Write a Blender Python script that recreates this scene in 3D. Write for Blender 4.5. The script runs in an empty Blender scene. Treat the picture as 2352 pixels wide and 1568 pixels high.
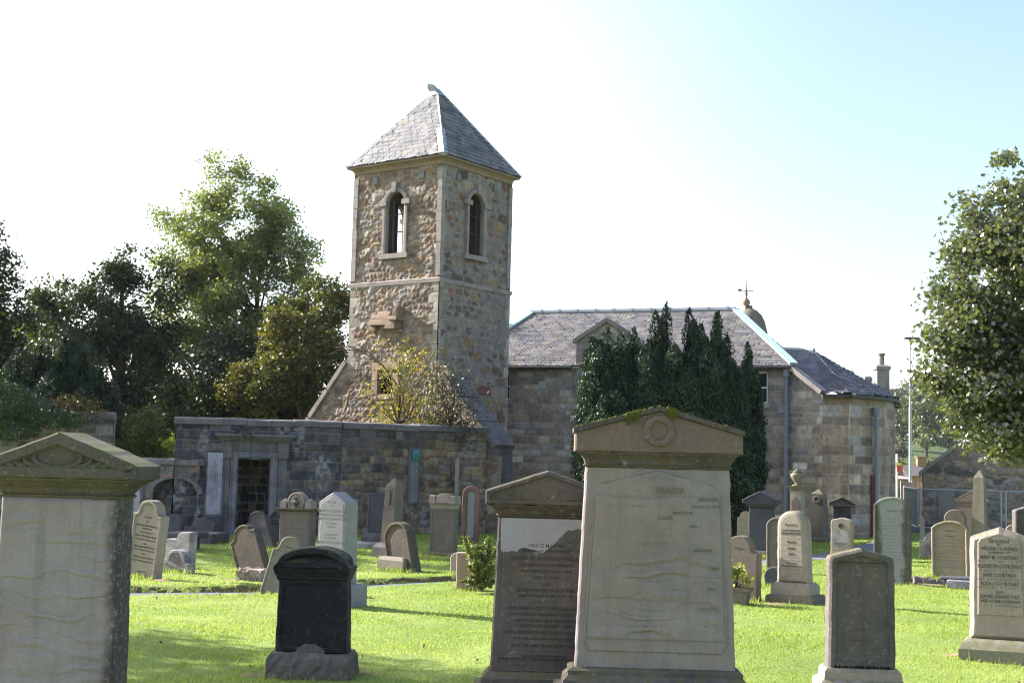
import bpy, bmesh, math, random
import numpy as np
from mathutils import Vector, Matrix, Euler
R = math.radians
scene = bpy.context.scene
COL = scene.collection

# ---------------------------------------------------------------- camera, sky, sun, exposure
FPX, CX, CY, EYE = 3000.0, 1176.0, 784.0, 2.0        # focal length in photo pixels (2352 wide)
PITCH, ROLL = R(5.07), R(1.4)
fwd = Vector((0, math.cos(PITCH), math.sin(PITCH)))
r0 = Vector((1, 0, 0)); u0 = Vector((0, -math.sin(PITCH), math.cos(PITCH)))
cr = r0 * math.cos(ROLL) + u0 * math.sin(ROLL)
cu = u0 * math.cos(ROLL) - r0 * math.sin(ROLL)
cam = bpy.data.cameras.new('camera'); cam_o = bpy.data.objects.new('camera', cam); COL.objects.link(cam_o)
m = Matrix((cr, cu, -fwd)).transposed().to_4x4(); m.translation = Vector((0, 0, EYE)); cam_o.matrix_world = m
cam.sensor_width = 36.0; cam.lens = 36.0 * FPX / 2352.0; cam.clip_end = 6000; cam.clip_start = 0.1
scene.camera = cam_o

SUN_EL, SUN_BACK = R(29), R(27)      # sun to the left, a little behind the tower
sdir = Vector((-math.cos(SUN_BACK) * math.cos(SUN_EL), math.sin(SUN_BACK) * math.cos(SUN_EL), math.sin(SUN_EL)))
sl = bpy.data.lights.new('sun', 'SUN'); sl.energy = 5.0; sl.angle = R(0.5); sl.color = (1.0, 0.965, 0.915)
so = bpy.data.objects.new('sun', sl); COL.objects.link(so)
so.rotation_euler = sdir.to_track_quat('Z', 'Y').to_euler(); so.location = (-30, 15, 40)

w = bpy.data.worlds.new('World'); scene.world = w; w.use_nodes = True
wt = w.node_tree; wn = wt.nodes; bg = wn['Background']
sky = wn.new('ShaderNodeTexSky'); sky.sky_type = 'NISHITA'; sky.sun_disc = False
sky.sun_elevation = SUN_EL; sky.sun_rotation = math.atan2(sdir.x, sdir.y)
sky.air_density = 1.0; sky.dust_density = 2.0; sky.ozone_density = 1.0
tcw = wn.new('ShaderNodeTexCoord'); mpw = wn.new('ShaderNodeMapping'); mpw.inputs['Scale'].default_value = (1.2, 1.2, 2.6)
nzw = wn.new('ShaderNodeTexNoise'); nzw.inputs['Scale'].default_value = 1.0; nzw.inputs['Detail'].default_value = 2.5
rpw = wn.new('ShaderNodeValToRGB'); rpw.color_ramp.elements[0].position = .38; rpw.color_ramp.elements[1].position = .80
rpw.color_ramp.elements[1].color = (.7, .7, .7, 1)
mxw = wn.new('ShaderNodeMixRGB'); mxw.inputs[2].default_value = (6.0, 6.7, 7.6, 1)
wt.links.new(tcw.outputs['Generated'], mpw.inputs[0]); wt.links.new(mpw.outputs[0], nzw.inputs[0])
sxw = wn.new('ShaderNodeSeparateXYZ'); wt.links.new(tcw.outputs['Generated'], sxw.inputs[0])
grw = wn.new('ShaderNodeMapRange'); grw.interpolation_type = 'SMOOTHSTEP'; grw.inputs['From Min'].default_value = .26; grw.inputs['From Max'].default_value = -.30; wt.links.new(sxw.outputs['X'], grw.inputs['Value'])   # cloud veil thickens towards the sun
mlw = wn.new('ShaderNodeMath'); mlw.operation = 'MULTIPLY'; wt.links.new(rpw.outputs[0], mlw.inputs[0]); wt.links.new(grw.outputs[0], mlw.inputs[1])
wt.links.new(nzw.outputs[0], rpw.inputs[0]); wt.links.new(mlw.outputs[0], mxw.inputs[0])
wt.links.new(sky.outputs[0], mxw.inputs[1]); wt.links.new(mxw.outputs[0], bg.inputs[0])
bg.inputs[1].default_value = 0.1
scene.view_settings.view_transform = 'Standard'; scene.view_settings.look = 'None'
scene.view_settings.gamma = 1.0; scene.view_settings.exposure = 1.74
scene.cycles.use_denoising = True; scene.cycles.filter_width = 1.1
scene.cycles.max_bounces = 6; scene.cycles.transparent_max_bounces = 8; scene.cycles.volume_bounces = 0
scene.cycles.sample_clamp_indirect = 8.0

def ray(x, y):
    return fwd + cr * ((x - CX) / FPX) - cu * ((y - CY) / FPX)
def at(x, y, Y):
    d = ray(x, y); return Vector((0, 0, EYE)) + d * (Y / d.y)
def gp(x, y, z=0.0):
    d = ray(x, y); t = (z - EYE) / d.z
    return Vector((0, 0, EYE)) + d * t
def atplane(x, y, p, n):
    d = ray(x, y); o = Vector((0, 0, EYE)); return o + d * ((p - o).dot(n) / d.dot(n))

# ---------------------------------------------------------------- things, parts
def tag(o, label=None, cat=None, group=None, kind=None):
    if label: o['label'] = label
    if cat: o['category'] = cat
    if group: o['group'] = group
    if kind: o['kind'] = kind
    return o
def thing(name, label, cat, loc=(0, 0, 0), rz=0.0, rx=0.0, ry=0.0, group=None):
    o = bpy.data.objects.new(name, None); COL.objects.link(o); o.empty_display_size = .2
    o.location = loc; o.rotation_euler = (rx, ry, rz)
    return tag(o, label, cat, group)
def root_of(o):
    while o.parent: o = o.parent
    return o
def mk(name, V, F, mat, parent=None, cols=None, smooth=False, world=False, fix=False):
    V = np.asarray(V, dtype=np.float64).reshape(-1, 3)
    if world and parent is not None: V = V - np.array(root_of(parent).location)
    me = bpy.data.meshes.new(name)
    if isinstance(F, np.ndarray) and F.ndim == 2:
        nf, k = F.shape
        me.vertices.add(len(V)); me.vertices.foreach_set('co', V.astype(np.float32).ravel())
        me.loops.add(nf * k); me.loops.foreach_set('vertex_index', F.astype(np.int32).ravel())
        me.polygons.add(nf); me.polygons.foreach_set('loop_start', np.arange(0, nf * k, k, dtype=np.int32))
        try: me.polygons.foreach_set('loop_total', np.full(nf, k, dtype=np.int32))
        except Exception: pass
        me.update(calc_edges=True)
    else:
        me.from_pydata([tuple(v) for v in V], [], [tuple(int(i) for i in f) for f in F]); me.update()
    if fix:
        bm = bmesh.new(); bm.from_mesh(me); bmesh.ops.recalc_face_normals(bm, faces=bm.faces); bm.to_mesh(me); bm.free()
    if cols is not None:
        a = me.color_attributes.new('Col', 'FLOAT_COLOR', 'POINT')
        c = np.ones((len(V), 4), dtype=np.float32); c[:, :3] = cols; a.data.foreach_set('color', c.ravel())
    if smooth: me.polygons.foreach_set('use_smooth', np.ones(len(me.polygons), dtype=bool))
    if mat is not None: me.materials.append(mat)
    o = bpy.data.objects.new(name, me); COL.objects.link(o)
    if parent is not None: o.parent = parent
    return o

class B:
    """collects shapes into one mesh"""
    def __init__(s): s.V = []; s.F = []
    def add(s, V, F):
        n = len(s.V); s.V += [tuple(v) for v in V]; s.F += [tuple(i + n for i in f) for f in F]; return s
    def loft(s, rings, cap0=True, cap1=True, closed=True):
        k = len(rings[0]); V = [p for r in rings for p in r]; F = []
        for i in range(len(rings) - 1):
            for j in range(k if closed else k - 1):
                a = i * k + j; b = i * k + (j + 1) % k; F.append((a, b, b + k, a + k))
        if cap0: F.append(tuple(range(k - 1, -1, -1)))
        if cap1: F.append(tuple((len(rings) - 1) * k + j for j in range(k)))
        return s.add(V, F)
    def rects(s, prof, cx=0, cy=0):
        return s.loft([[(cx - a, cy - b, z), (cx + a, cy - b, z), (cx + a, cy + b, z), (cx - a, cy + b, z)] for a, b, z in prof])
    def box(s, x0, x1, y0, y1, z0, z1, c=0.0):
        if c <= 0: return s.loft([[(x0, y0, z), (x1, y0, z), (x1, y1, z), (x0, y1, z)] for z in (z0, z1)])
        hx, hy = (x1 - x0) / 2, (y1 - y0) / 2
        return s.rects([(hx - c, hy - c, z0), (hx, hy, z0 + c), (hx, hy, z1 - c), (hx - c, hy - c, z1)], (x0 + x1) / 2, (y0 + y1) / 2)
    def hexa(s, p):   # 8 points: bottom 4, top 4
        return s.loft([p[:4], p[4:]])
    def lathe(s, prof, cx=0, cy=0, n=16):
        return s.loft([[(cx + r * math.cos(2 * math.pi * j / n), cy + r * math.sin(2 * math.pi * j / n), z) for j in range(n)] for r, z in prof])
    def tube(s, pts, rad, n=7):
        pts = [Vector(p) for p in pts]; rings = []
        for i, p in enumerate(pts):
            d = (pts[min(i + 1, len(pts) - 1)] - pts[max(i - 1, 0)]).normalized()
            a = d.orthogonal().normalized() if i == 0 else (a - d * a.dot(d)).normalized()
            b = d.cross(a); r = rad[i] if isinstance(rad, (list, tuple)) else rad
            rings.append([tuple(p + a * r * math.cos(2 * math.pi * j / n) + b * r * math.sin(2 * math.pi * j / n)) for j in range(n)])
        return s.loft(rings)
    def bar(s, p, q, w, h=None):
        """rectangular bar p to q"""
        p, q = Vector(p), Vector(q); d = (q - p).normalized(); up = Vector((0, 0, 1))
        if abs(d.z) > .99: up = Vector((0, 1, 0))
        a = d.cross(up).normalized() * (w / 2); b = a.normalized().cross(d) * ((h or w) / 2)
        return s.loft([[tuple(c - a - b), tuple(c + a - b), tuple(c + a + b), tuple(c - a + b)] for c in (p, q)])
    def slab(s, out, t, c=.012, border=0.0, recess=0.0, y0=0.0, bev=None):
        f, b = y0 - t / 2, y0 + t / 2
        def ring(d, y): return [(x, y, z) for x, z in (poff(out, d) if d else out)]
        rings = [ring(c, b), ring(0, b - c), ring(0, f + c), ring(c, f)]
        if border: rings += [ring(border, f), ring(border + (bev or recess * .6), f + recess)]
        return s.loft(rings)
    def build(s, name, mat, parent=None, world=False, smooth=False):
        return mk(name, s.V, s.F, mat, parent, world=world, fix=True, smooth=smooth)
    def place(s, M):
        s.V = [tuple(M @ Vector(v)) for v in s.V]; return s

def poff(out, d):
    n = len(out); res = []
    for i in range(n):
        p, q, r = out[i - 1], out[i], out[(i + 1) % n]
        e1 = (q[0] - p[0], q[1] - p[1]); e2 = (r[0] - q[0], r[1] - q[1])
        l1 = math.hypot(*e1) or 1e-9; l2 = math.hypot(*e2) or 1e-9
        n1 = (-e1[1] / l1, e1[0] / l1); n2 = (-e2[1] / l2, e2[0] / l2)
        k = max(1 + n1[0] * n2[0] + n1[1] * n2[1], .35)
        res.append((q[0] + d * (n1[0] + n2[0]) / k, q[1] + d * (n1[1] + n2[1]) / k))
    return res

def rough_out(out, seed, amp=.0035, step=.06):
    rr = random.Random(seed); res = []
    for i, p in enumerate(out):
        q = out[(i + 1) % len(out)]; L = math.hypot(q[0] - p[0], q[1] - p[1]); n = max(1, int(L / step)); 
        for k in range(n):
            f = k / n; a = amp * (3.0 if rr.random() < .06 else 1.0) if k else amp * .5
            res.append((p[0] + (q[0] - p[0]) * f + rr.uniform(-a, a), p[1] + (q[1] - p[1]) * f + rr.uniform(-a, a)))
    return res
# outlines: counter-clockwise seen from the front, (x, z)
def o_rect(W, z0, z1, tp=0.0): return [(-W / 2, z0), (W / 2, z0), (W / 2 - tp, z1), (-W / 2 + tp, z1)]
def o_point(W, z0, zs, za, tp=0.0): return [(-W / 2, z0), (W / 2, z0), (W / 2 - tp, zs), (0, za), (-W / 2 + tp, zs)]
def arcpts(hw, zs, za, n=14):
    h = za - zs; r = (hw * hw + h * h) / (2 * h); zc = za - r; a0 = math.atan2(zs - zc, hw)
    return [(r * math.cos(a0 + (math.pi - 2 * a0) * i / n), zc + r * math.sin(a0 + (math.pi - 2 * a0) * i / n)) for i in range(n + 1)]
def o_seg(W, z0, zs, za, tp=0.0, n=14): return [(-W / 2, z0), (W / 2, z0)] + arcpts(W / 2 - tp, zs, za, n)
def o_ogee(W, z0, zs, za, flat=.06, tp=0.0, n=9, ra=.70, k=.36):
    hw = W / 2 - tp; h = za - zs; x0 = hw - flat * W; right = [(hw, zs), (x0 + .002, zs)]
    for i in range(1, 6): a = math.pi / 2 * i / 5; right.append((x0 * (1 - (1 - ra) * math.sin(a)), zs + k * h * (1 - math.cos(a))))
    for i in range(1, n + 1): a = math.pi / 2 * i / n; right.append((x0 * ra * math.cos(a), zs + h * (k + (1 - k) * math.sin(a))))
    right[-1] = (0, za)
    return [(-W / 2, z0), (W / 2, z0)] + right + [(-x, z) for x, z in right[-2::-1]]
def o_shoulder(W, z0, zs, za, rad=.06, tp=0.0):
    hw = W / 2 - tp
    c = [(hw, zs - rad), (hw - rad * .3, zs - rad * .3), (hw - rad, zs)]
    return [(-W / 2, z0), (W / 2, z0)] + c + [(0, za)] + [(-x, z) for x, z in c[::-1]]

# ---------------------------------------------------------------- numpy noise and masonry patterns
_rs = np.random.RandomState(7)
_T = _rs.rand(64, 256, 256)
def vn(u, v, sc, seed=0):
    T = _T[seed % 64]; x = np.asarray(u) * sc + seed * 3.7; y = np.asarray(v) * sc + seed * 1.3
    xi = np.floor(x).astype(int); yi = np.floor(y).astype(int); fx = x - xi; fy = y - yi
    fx = fx * fx * (3 - 2 * fx); fy = fy * fy * (3 - 2 * fy)
    g = lambda a, b: T[(xi + a) & 255, (yi + b) & 255]
    return (g(0, 0) * (1 - fx) + g(1, 0) * fx) * (1 - fy) + (g(0, 1) * (1 - fx) + g(1, 1) * fx) * fy
def fbm(u, v, sc, seed=0, o=4):
    s = 0; a = .5; t = 0
    for i in range(o): s = s + a * vn(u, v, sc * 2 ** i, seed + i); t += a; a *= .5
    return s / t
def pick(rnd, pal, wts):
    cum = np.cumsum(wts) / np.sum(wts); return np.asarray(pal)[np.searchsorted(cum, np.clip(rnd, 0, .9999))]
def sstep(a, b, x):
    t = np.clip((x - a) / (b - a), 0, 1); return t * t * (3 - 2 * t)

BROWN = (.20, .125, .075); OCHRE = (.36, .235, .10); BUFF = (.38, .30, .20); GREYS = (.22, .205, .185); DKB = (.10, .07, .048)
RED = (.24, .10, .06); LIME = (.40, .36, .30); DKG = (.085, .085, .09); PALE = (.46, .42, .35); MIDG = (.155, .15, .15)

def rubble(u, v, cx=.30, cy=.20, pal=(BROWN, OCHRE, BUFF, GREYS, DKB, RED), wts=(3, 2, 2.5, 3, 1, .4), mortar=LIME, mw=.07, amp=.05, seed=3, cover=0.0, blend=.2, nz=1.0, dome=1.0):
    wu = u + .09 * (fbm(u, v, 3, seed + 20) - .5) * 2 + .03 * (fbm(u, v, 12, seed + 22, 2) - .5); wv = v + .06 * (fbm(u, v, 2, seed + 30) - .5) * 2 + .025 * (fbm(u, v, 12, seed + 32, 2) - .5)
    def cells(cx, cy, so):
        x = wu / cx + .5 * (np.floor(wv / cy).astype(int) & 1); y = wv / cy; ix = np.floor(x).astype(int); iy = np.floor(y).astype(int)
        f1 = np.full(u.shape, 9.); f2 = np.full(u.shape, 9.); idx = np.zeros(u.shape, int); idy = np.zeros(u.shape, int)
        for a in (-1, 0, 1):
            for b in (-1, 0, 1):
                jx = (ix + a) & 255; jy = (iy + b) & 255
                px = ix + a + .5 + .85 * (_T[seed + so, jx, jy] - .5); py = iy + b + .5 + .55 * (_T[seed + so + 1, jx, jy] - .5)
                d = np.maximum(np.abs(x - px) * .9, np.abs(y - py) * 1.1) * .8 + .2 * np.hypot(x - px, y - py)
                n = d < f1; f2 = np.where(n, f1, np.minimum(f2, d)); f1 = np.where(n, d, f1)
                idx = np.where(n, jx, idx); idy = np.where(n, jy, idy)
        return f2 - f1, idx, idy
    e, idx, idy = cells(cx, cy, 0); e2, ix2, iy2 = cells(cx * 1.75, cy * 1.6, 5)
    big_ = _T[seed + 8, ix2, iy2] < .34; near_ = big_ & (e2 < .02)
    e = np.where(big_, e2 * 1.6, e); idx = np.where(big_, (ix2 + 101) & 255, idx); idy = np.where(big_, (iy2 + 57) & 255, idy)
    col = pick(_T[seed + 2, idx, idy], pal, wts).astype(float)
    col = col * (.75 + .5 * _T[seed + 3, idx, idy])[:, None]
    small = _T[seed + 4, idx, idy]
    thr = mw * (1 + 2.6 * (fbm(u, v, 4, seed + 9) - .35)) + cover * (.9 * small * sstep(.35, .65, fbm(u, v, .8, seed + 12)) + .25 * sstep(.45, .8, small))
    mask = sstep(thr * .5, thr * 1.3 + .07, e)
    mcol = np.asarray(mortar) * (.70 + .6 * fbm(u, v, 7, seed + 5))[:, None]
    n = (.45 + 1.1 * fbm(u, v, 13, seed + 6))[:, None]; bl = (blend * (.6 + .8 * fbm(u, v, 5, seed + 13)))[:, None]
    col = (col * (1 - bl) + mcol * bl) * n
    col = mcol * (1 - mask[:, None]) + col * mask[:, None]
    big = .82 + .36 * fbm(u, v, .7, seed + 14, 3); col = col * big[:, None]
    rid = 1 - np.abs(fbm(u, v, 6, seed + 7, 3) * 2 - 1) * 2
    h = dome * amp * mask * (.3 + .8 * small) * np.minimum(1, e * 4 + .5) + nz * amp * (.7 * (fbm(u, v, 5, seed + 7, 3) - .5) + .3 * rid + 1.1 * (fbm(u, v, 15, seed + 8, 2) - .5))
    return h, col

def ashlar(u, v, ch=(.18, .26), bl=(.35, .75), pal=(GREYS, BROWN, BUFF, OCHRE), wts=(3, 3, 1.5, .7), mortar=(.34, .30, .25), mw=.008, amp=.012, seed=11, vary=.5, warp=.01, rough=.006, stain=.75, even=.0):
    rng = random.Random(seed); vmax = float(v.max()) + 1; umax = float(u.max()) + 1; umin = float(u.min()) - 1
    wu = u + warp * 2 * (fbm(u, v, 2.5, seed + 20) - .5); wv = v + warp * 2 * (fbm(u, v, 2, seed + 25) - .5)
    hs = [float(v.min()) - .3]
    while hs[-1] < vmax: hs.append(hs[-1] + rng.uniform(*ch))
    hs = np.array(hs); ci = np.clip(np.searchsorted(hs, wv, side='right') - 1, 0, len(hs) - 2)
    dv = np.minimum(wv - hs[ci], hs[ci + 1] - wv)
    col = np.zeros(u.shape + (3,)); h = np.zeros(u.shape); mask = np.zeros(u.shape)
    for c in range(len(hs) - 1):
        s = ci == c
        if not s.any(): continue
        cuts = [umin - rng.uniform(0, .5)]
        while cuts[-1] < umax: cuts.append(cuts[-1] + rng.uniform(*bl))
        cuts = np.array(cuts); bi = np.clip(np.searchsorted(cuts, wu[s], side='right') - 1, 0, len(cuts) - 2)
        du = np.minimum(wu[s] - cuts[bi], cuts[bi + 1] - wu[s])
        rnd = np.array([rng.random() for _ in cuts]); r2 = np.array([rng.random() for _ in cuts]); r3 = np.array([rng.random() for _ in cuts])
        p = pal(cuts[bi], hs[c], rnd[bi]) if callable(pal) else pick(rnd[bi], pal, wts)
        col[s] = np.asarray(p) * (1 - vary / 2 + vary * r2[bi])[:, None]
        mask[s] = sstep(mw, mw * 2.2 + .006, np.minimum(du, dv[s])); h[s] = amp * (r3[bi] - .3)
    col = col * (1 - even) + even * col.mean(0)[None]
    n = (.55 + .9 * fbm(u, v, 11, seed + 6))[:, None]
    mcol = np.asarray(mortar) * (.75 + .5 * fbm(u, v, 9, seed + 5))[:, None]
    col = mcol * (1 - mask[:, None]) + col * n * mask[:, None]
    big = .55 + .9 * fbm(u, v, .9, seed + 15, 4); stv = .75 + .5 * fbm(u * 5, v * .5, 1.0, seed + 17, 3); col = col * (1 - stain + stain * big * stv)[:, None]
    h = h * mask + mask * amp + rough * 2 * (fbm(u, v, 9, seed + 7) - .5) * mask
    return h, col

def slates(u, v, rh=.20, sw=.25, pal=((.17, .165, .17), (.21, .195, .18), (.13, .125, .125), (.25, .22, .18)), wts=(3, 2.5, 1.5, 1), seed=5, amp=.02):
    row = np.floor(v / rh).astype(int); fv = v / rh - row
    uu = u / sw + .5 * (row & 1) + .22 * _T[seed + 9, row & 255, 0]
    ci = np.floor(uu).astype(int); jit = .3 * (_T[seed, row & 255, ci & 255] - .5)
    fu = uu - ci + jit * .4
    col = pick(_T[seed + 1, row & 255, ci & 255], pal, wts) * (.72 + .56 * _T[seed + 2, row & 255, ci & 255])[:, None]
    col = col * (.8 + .4 * fbm(u, v, 8, seed + 3))[:, None]
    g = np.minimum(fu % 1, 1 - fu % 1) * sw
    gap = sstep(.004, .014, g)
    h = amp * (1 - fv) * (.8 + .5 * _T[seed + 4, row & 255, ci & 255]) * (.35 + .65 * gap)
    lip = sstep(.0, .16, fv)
    col = col * (.5 + .5 * (gap * lip))[:, None]  # shade in the gaps and along slate lips painted into the colour
    return h, col

def panel(P00, P10, P01, P11, pat, res, mask=None, flip=False, N=None):
    """grid over a quad; pattern works in metres along P00->P10 and up; returns V, F, cols"""
    P00, P10, P01, P11 = [np.array(p, float) for p in (P00, P10, P01, P11)]
    U = P10 - P00; Lu = np.linalg.norm(U); U = U / Lu
    Vv = (P01 + P11) / 2 - (P00 + P10) / 2; Vv = Vv - U * Vv.dot(U); Lv = np.linalg.norm(Vv); Vv = Vv / Lv
    n = np.cross(U, Vv) if N is None else np.array(N, float)
    nu, nv = max(2, int(Lu / res) + 1), max(2, int(Lv / res) + 1)
    s, t = np.meshgrid(np.linspace(0, 1, nu), np.linspace(0, 1, nv)); s = s.ravel(); t = t.ravel()
    P = (P00[None] * ((1 - s) * (1 - t))[:, None] + P10[None] * (s * (1 - t))[:, None] + P01[None] * ((1 - s) * t)[:, None] + P11[None] * (s * t)[:, None])
    u = (P - P00) @ U; v = (P - P00) @ Vv
    h, col = pat(u, v)
    P = P + n[None] * h[:, None]
    i = np.arange(nu * nv).reshape(nv, nu)
    F = np.stack([i[:-1, :-1], i[:-1, 1:], i[1:, 1:], i[1:, :-1]], -1).reshape(-1, 4)
    if mask is not None:
        keep = ~mask(u[F].mean(1), v[F].mean(1)); F = F[keep]
    return P, F, col
def joinp(parts):
    V = []; F = []; C = []; n = 0
    for p, f, c in parts: V.append(p); F.append(f + n); C.append(c); n += len(p)
    return np.concatenate(V), np.concatenate(F), np.concatenate(C)

# ---------------------------------------------------------------- materials
def base_mat(name, rough=.85, spec=.3):
    m = bpy.data.materials.new(name); m.use_nodes = True; nt = m.node_tree; b = nt.nodes['Principled BSDF']
    b.inputs['Roughness'].default_value = rough; b.inputs['Specular IOR Level'].default_value = spec
    return m, nt, b
def N(nt, t, **kw):
    n = nt.nodes.new(t)
    for k, v in kw.items():
        if k in n.inputs: n.inputs[k].default_value = v
        else: setattr(n, k, v)
    return n
def plain(name, col, rough=.7, spec=.3, metal=0.0, var=.25, scale=6.0, bump=.0):
    m, nt, b = base_mat(name, rough, spec); b.inputs['Metallic'].default_value = metal
    tc = N(nt, 'ShaderNodeTexCoord'); nz = N(nt, 'ShaderNodeTexNoise', Scale=scale, Detail=6.0, Roughness=.65)
    nt.links.new(tc.outputs['Object'], nz.inputs['Vector'])
    mx = N(nt, 'ShaderNodeMixRGB'); mx.inputs[1].default_value = (*[c * (1 - var) for c in col], 1); mx.inputs[2].default_value = (*[min(1, c * (1 + var)) for c in col], 1)
    nt.links.new(nz.outputs[0], mx.inputs[0]); nt.links.new(mx.outputs[0], b.inputs['Base Color'])
    if bump:
        n2 = N(nt, 'ShaderNodeTexNoise', Scale=scale * 7, Detail=5.0); nt.links.new(tc.outputs['Object'], n2.inputs['Vector'])
        bp = N(nt, 'ShaderNodeBump', Strength=bump, Distance=.01); nt.links.new(n2.outputs[0], bp.inputs['Height']); nt.links.new(bp.outputs[0], b.inputs['Normal'])
    return m
def attr_mat(name, rough=.9, spec=.2, fine=30.0, bump=.35, lo=.75, hi=1.25, dist=.012):
    m, nt, b = base_mat(name, rough, spec)
    at_ = N(nt, 'ShaderNodeAttribute'); at_.attribute_name = 'Col'
    tc = N(nt, 'ShaderNodeTexCoord'); nz = N(nt, 'ShaderNodeTexNoise', Scale=fine, Detail=6.0, Roughness=.7)
    nt.links.new(tc.outputs['Object'], nz.inputs['Vector'])
    mr = N(nt, 'ShaderNodeMapRange'); mr.inputs['From Min'].default_value = .3; mr.inputs['From Max'].default_value = .7
    mr.inputs['To Min'].default_value = lo; mr.inputs['To Max'].default_value = hi; nt.links.new(nz.outputs[0], mr.inputs['Value'])
    vm = N(nt, 'ShaderNodeVectorMath', operation='SCALE'); nt.links.new(at_.outputs['Color'], vm.inputs[0]); nt.links.new(mr.outputs[0], vm.inputs['Scale'])
    vt = N(nt, 'ShaderNodeVectorMath', operation='MULTIPLY'); vt.inputs[1].default_value = (1.04, .98, 1.03); nt.links.new(vm.outputs[0], vt.inputs[0])
    nt.links.new(vt.outputs[0], b.inputs['Base Color'])
    bp = N(nt, 'ShaderNodeBump', Strength=bump, Distance=dist); nt.links.new(nz.outputs[0], bp.inputs['Height']); nt.links.new(bp.outputs[0], b.inputs['Normal'])
    return m
def stone(name, base, stain=(.05, .05, .045), amt=.5, streak=.4, lichen=(.42, .42, .36), lic=.25, moss=.0, warm=None, wamt=.0, bump=.35, rough=.88, scale=2.2, seed=0.0, band=None, centre=None):
    """weathered gravestone: blotches, rain streaks, lichen spots, moss on upward faces"""
    tn = lambda c: None if c is None else (min(1, c[0] * 1.06), c[1] * .98, min(1, c[2] * 1.10))
    base, stain, lichen, warm = tn(base), tn(stain), tn(lichen), tn(warm)
    m, nt, b = base_mat(name, rough, .25); L = nt.links.new
    tc = N(nt, 'ShaderNodeTexCoord'); oi = N(nt, 'ShaderNodeObjectInfo')
    mp = N(nt, 'ShaderNodeMapping'); mp.inputs['Location'].default_value = (seed, seed * .7, seed * .3); L(tc.outputs['Object'], mp.inputs['Vector'])
    def noise(sc, det=5.0, vec=None, rg=.65):
        n = N(nt, 'ShaderNodeTexNoise', Scale=sc, Detail=det, Roughness=rg); L(vec or mp.outputs[0], n.inputs['Vector']); return n.outputs[0]
    def ramp(src, a, c, k=1.0):
        r = N(nt, 'ShaderNodeMapRange'); r.interpolation_type = 'SMOOTHSTEP'
        r.inputs['From Min'].default_value = a; r.inputs['From Max'].default_value = c; r.inputs['To Max'].default_value = k; L(src, r.inputs['Value']); return r.outputs[0]
    def mix(fac, c1, c2, mode='MIX'):
        x = N(nt, 'ShaderNodeMixRGB', blend_type=mode)
        if isinstance(fac, float): x.inputs[0].default_value = fac
        else: L(fac, x.inputs[0])
        for i, c in ((1, c1), (2, c2)):
            if isinstance(c, tuple): x.inputs[i].default_value = (*c, 1)
            else: L(c, x.inputs[i])
        return x.outputs[0]
    c = mix(noise(scale * 4), tuple(v * .78 for v in base), tuple(min(1, v * 1.2) for v in base))
    if wamt: c = mix(ramp(noise(scale * .9), .45, .7, wamt), c, warm)
    if amt: c = mix(ramp(noise(scale * .8, 8.0), .42, .68, amt), c, stain)
    if streak:
        m2 = N(nt, 'ShaderNodeMapping'); m2.inputs['Scale'].default_value = (7, 7, .5); L(mp.outputs[0], m2.inputs['Vector'])
        c = mix(ramp(noise(1.6, 6.0, m2.outputs[0]), .48, .72, streak), c, stain)
    if band or centre:
        sp_ = N(nt, 'ShaderNodeSeparateXYZ'); L(tc.outputs['Object'], sp_.inputs[0])
    if centre:      # pale lichen sheet down the middle of the face
        ab = N(nt, 'ShaderNodeMath', operation='ABSOLUTE'); L(sp_.outputs['X'], ab.inputs[0]); nn_ = N(nt, 'ShaderNodeMath', operation='MULTIPLY_ADD'); L(noise(3.2, 6.0), nn_.inputs[0]); nn_.inputs[1].default_value = .30; L(ab.outputs[0], nn_.inputs[2])
        c = mix(ramp(nn_.outputs[0], centre[0] + .19, centre[0] + .09, centre[2]), c, centre[1])
    if band:        # dark speckled crust along one edge
        nn_ = N(nt, 'ShaderNodeMath', operation='MULTIPLY_ADD'); L(noise(2.0, 4.0), nn_.inputs[0]); nn_.inputs[1].default_value = .25; L(sp_.outputs['X'], nn_.inputs[2])
        bm_ = N(nt, 'ShaderNodeMath', operation='MULTIPLY'); L(ramp(nn_.outputs[0], band[0], band[1]), bm_.inputs[0]); L(ramp(noise(26.0, 5.0, None, .75), .30, .52, .92), bm_.inputs[1]); c = mix(bm_.outputs[0], c, band[2])
    if lic:
        c = mix(ramp(noise(22.0, 8.0, None, .8), .54, .66, lic), c, lichen)
        vo = N(nt, 'ShaderNodeTexVoronoi', Scale=9.0); L(mp.outputs[0], vo.inputs['Vector'])
        sp = ramp(vo.outputs['Distance'], .24, .10, lic); sm_ = N(nt, 'ShaderNodeMath', operation='MULTIPLY'); L(sp, sm_.inputs[0]); L(ramp(noise(3.0, 4.0), .5, .66), sm_.inputs[1]); c = mix(sm_.outputs[0], c, lichen)
    c = mix(.55, c, mix(noise(60.0, 4.0), (.55, .55, .55), (1.45, 1.45, 1.45)), 'MULTIPLY')
    if moss:
        ge = N(nt, 'ShaderNodeNewGeometry'); sx = N(nt, 'ShaderNodeSeparateXYZ'); L(ge.outputs['Normal'], sx.inputs[0])
        up = ramp(sx.outputs['Z'], .35, .8); mm = N(nt, 'ShaderNodeMath', operation='MULTIPLY'); L(up, mm.inputs[0]); L(ramp(noise(9.0), .38, .6, moss), mm.inputs[1])
        c = mix(mm.outputs[0], c, (.10, .11, .025))
    L(c, b.inputs['Base Color'])
    bp = N(nt, 'ShaderNodeBump', Strength=bump, Distance=.012); h = mix(.4, noise(14.0, 7.0), noise(70.0, 4.0)); L(h, bp.inputs['Height']); L(bp.outputs[0], b.inputs['Normal'])
    return m
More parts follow.
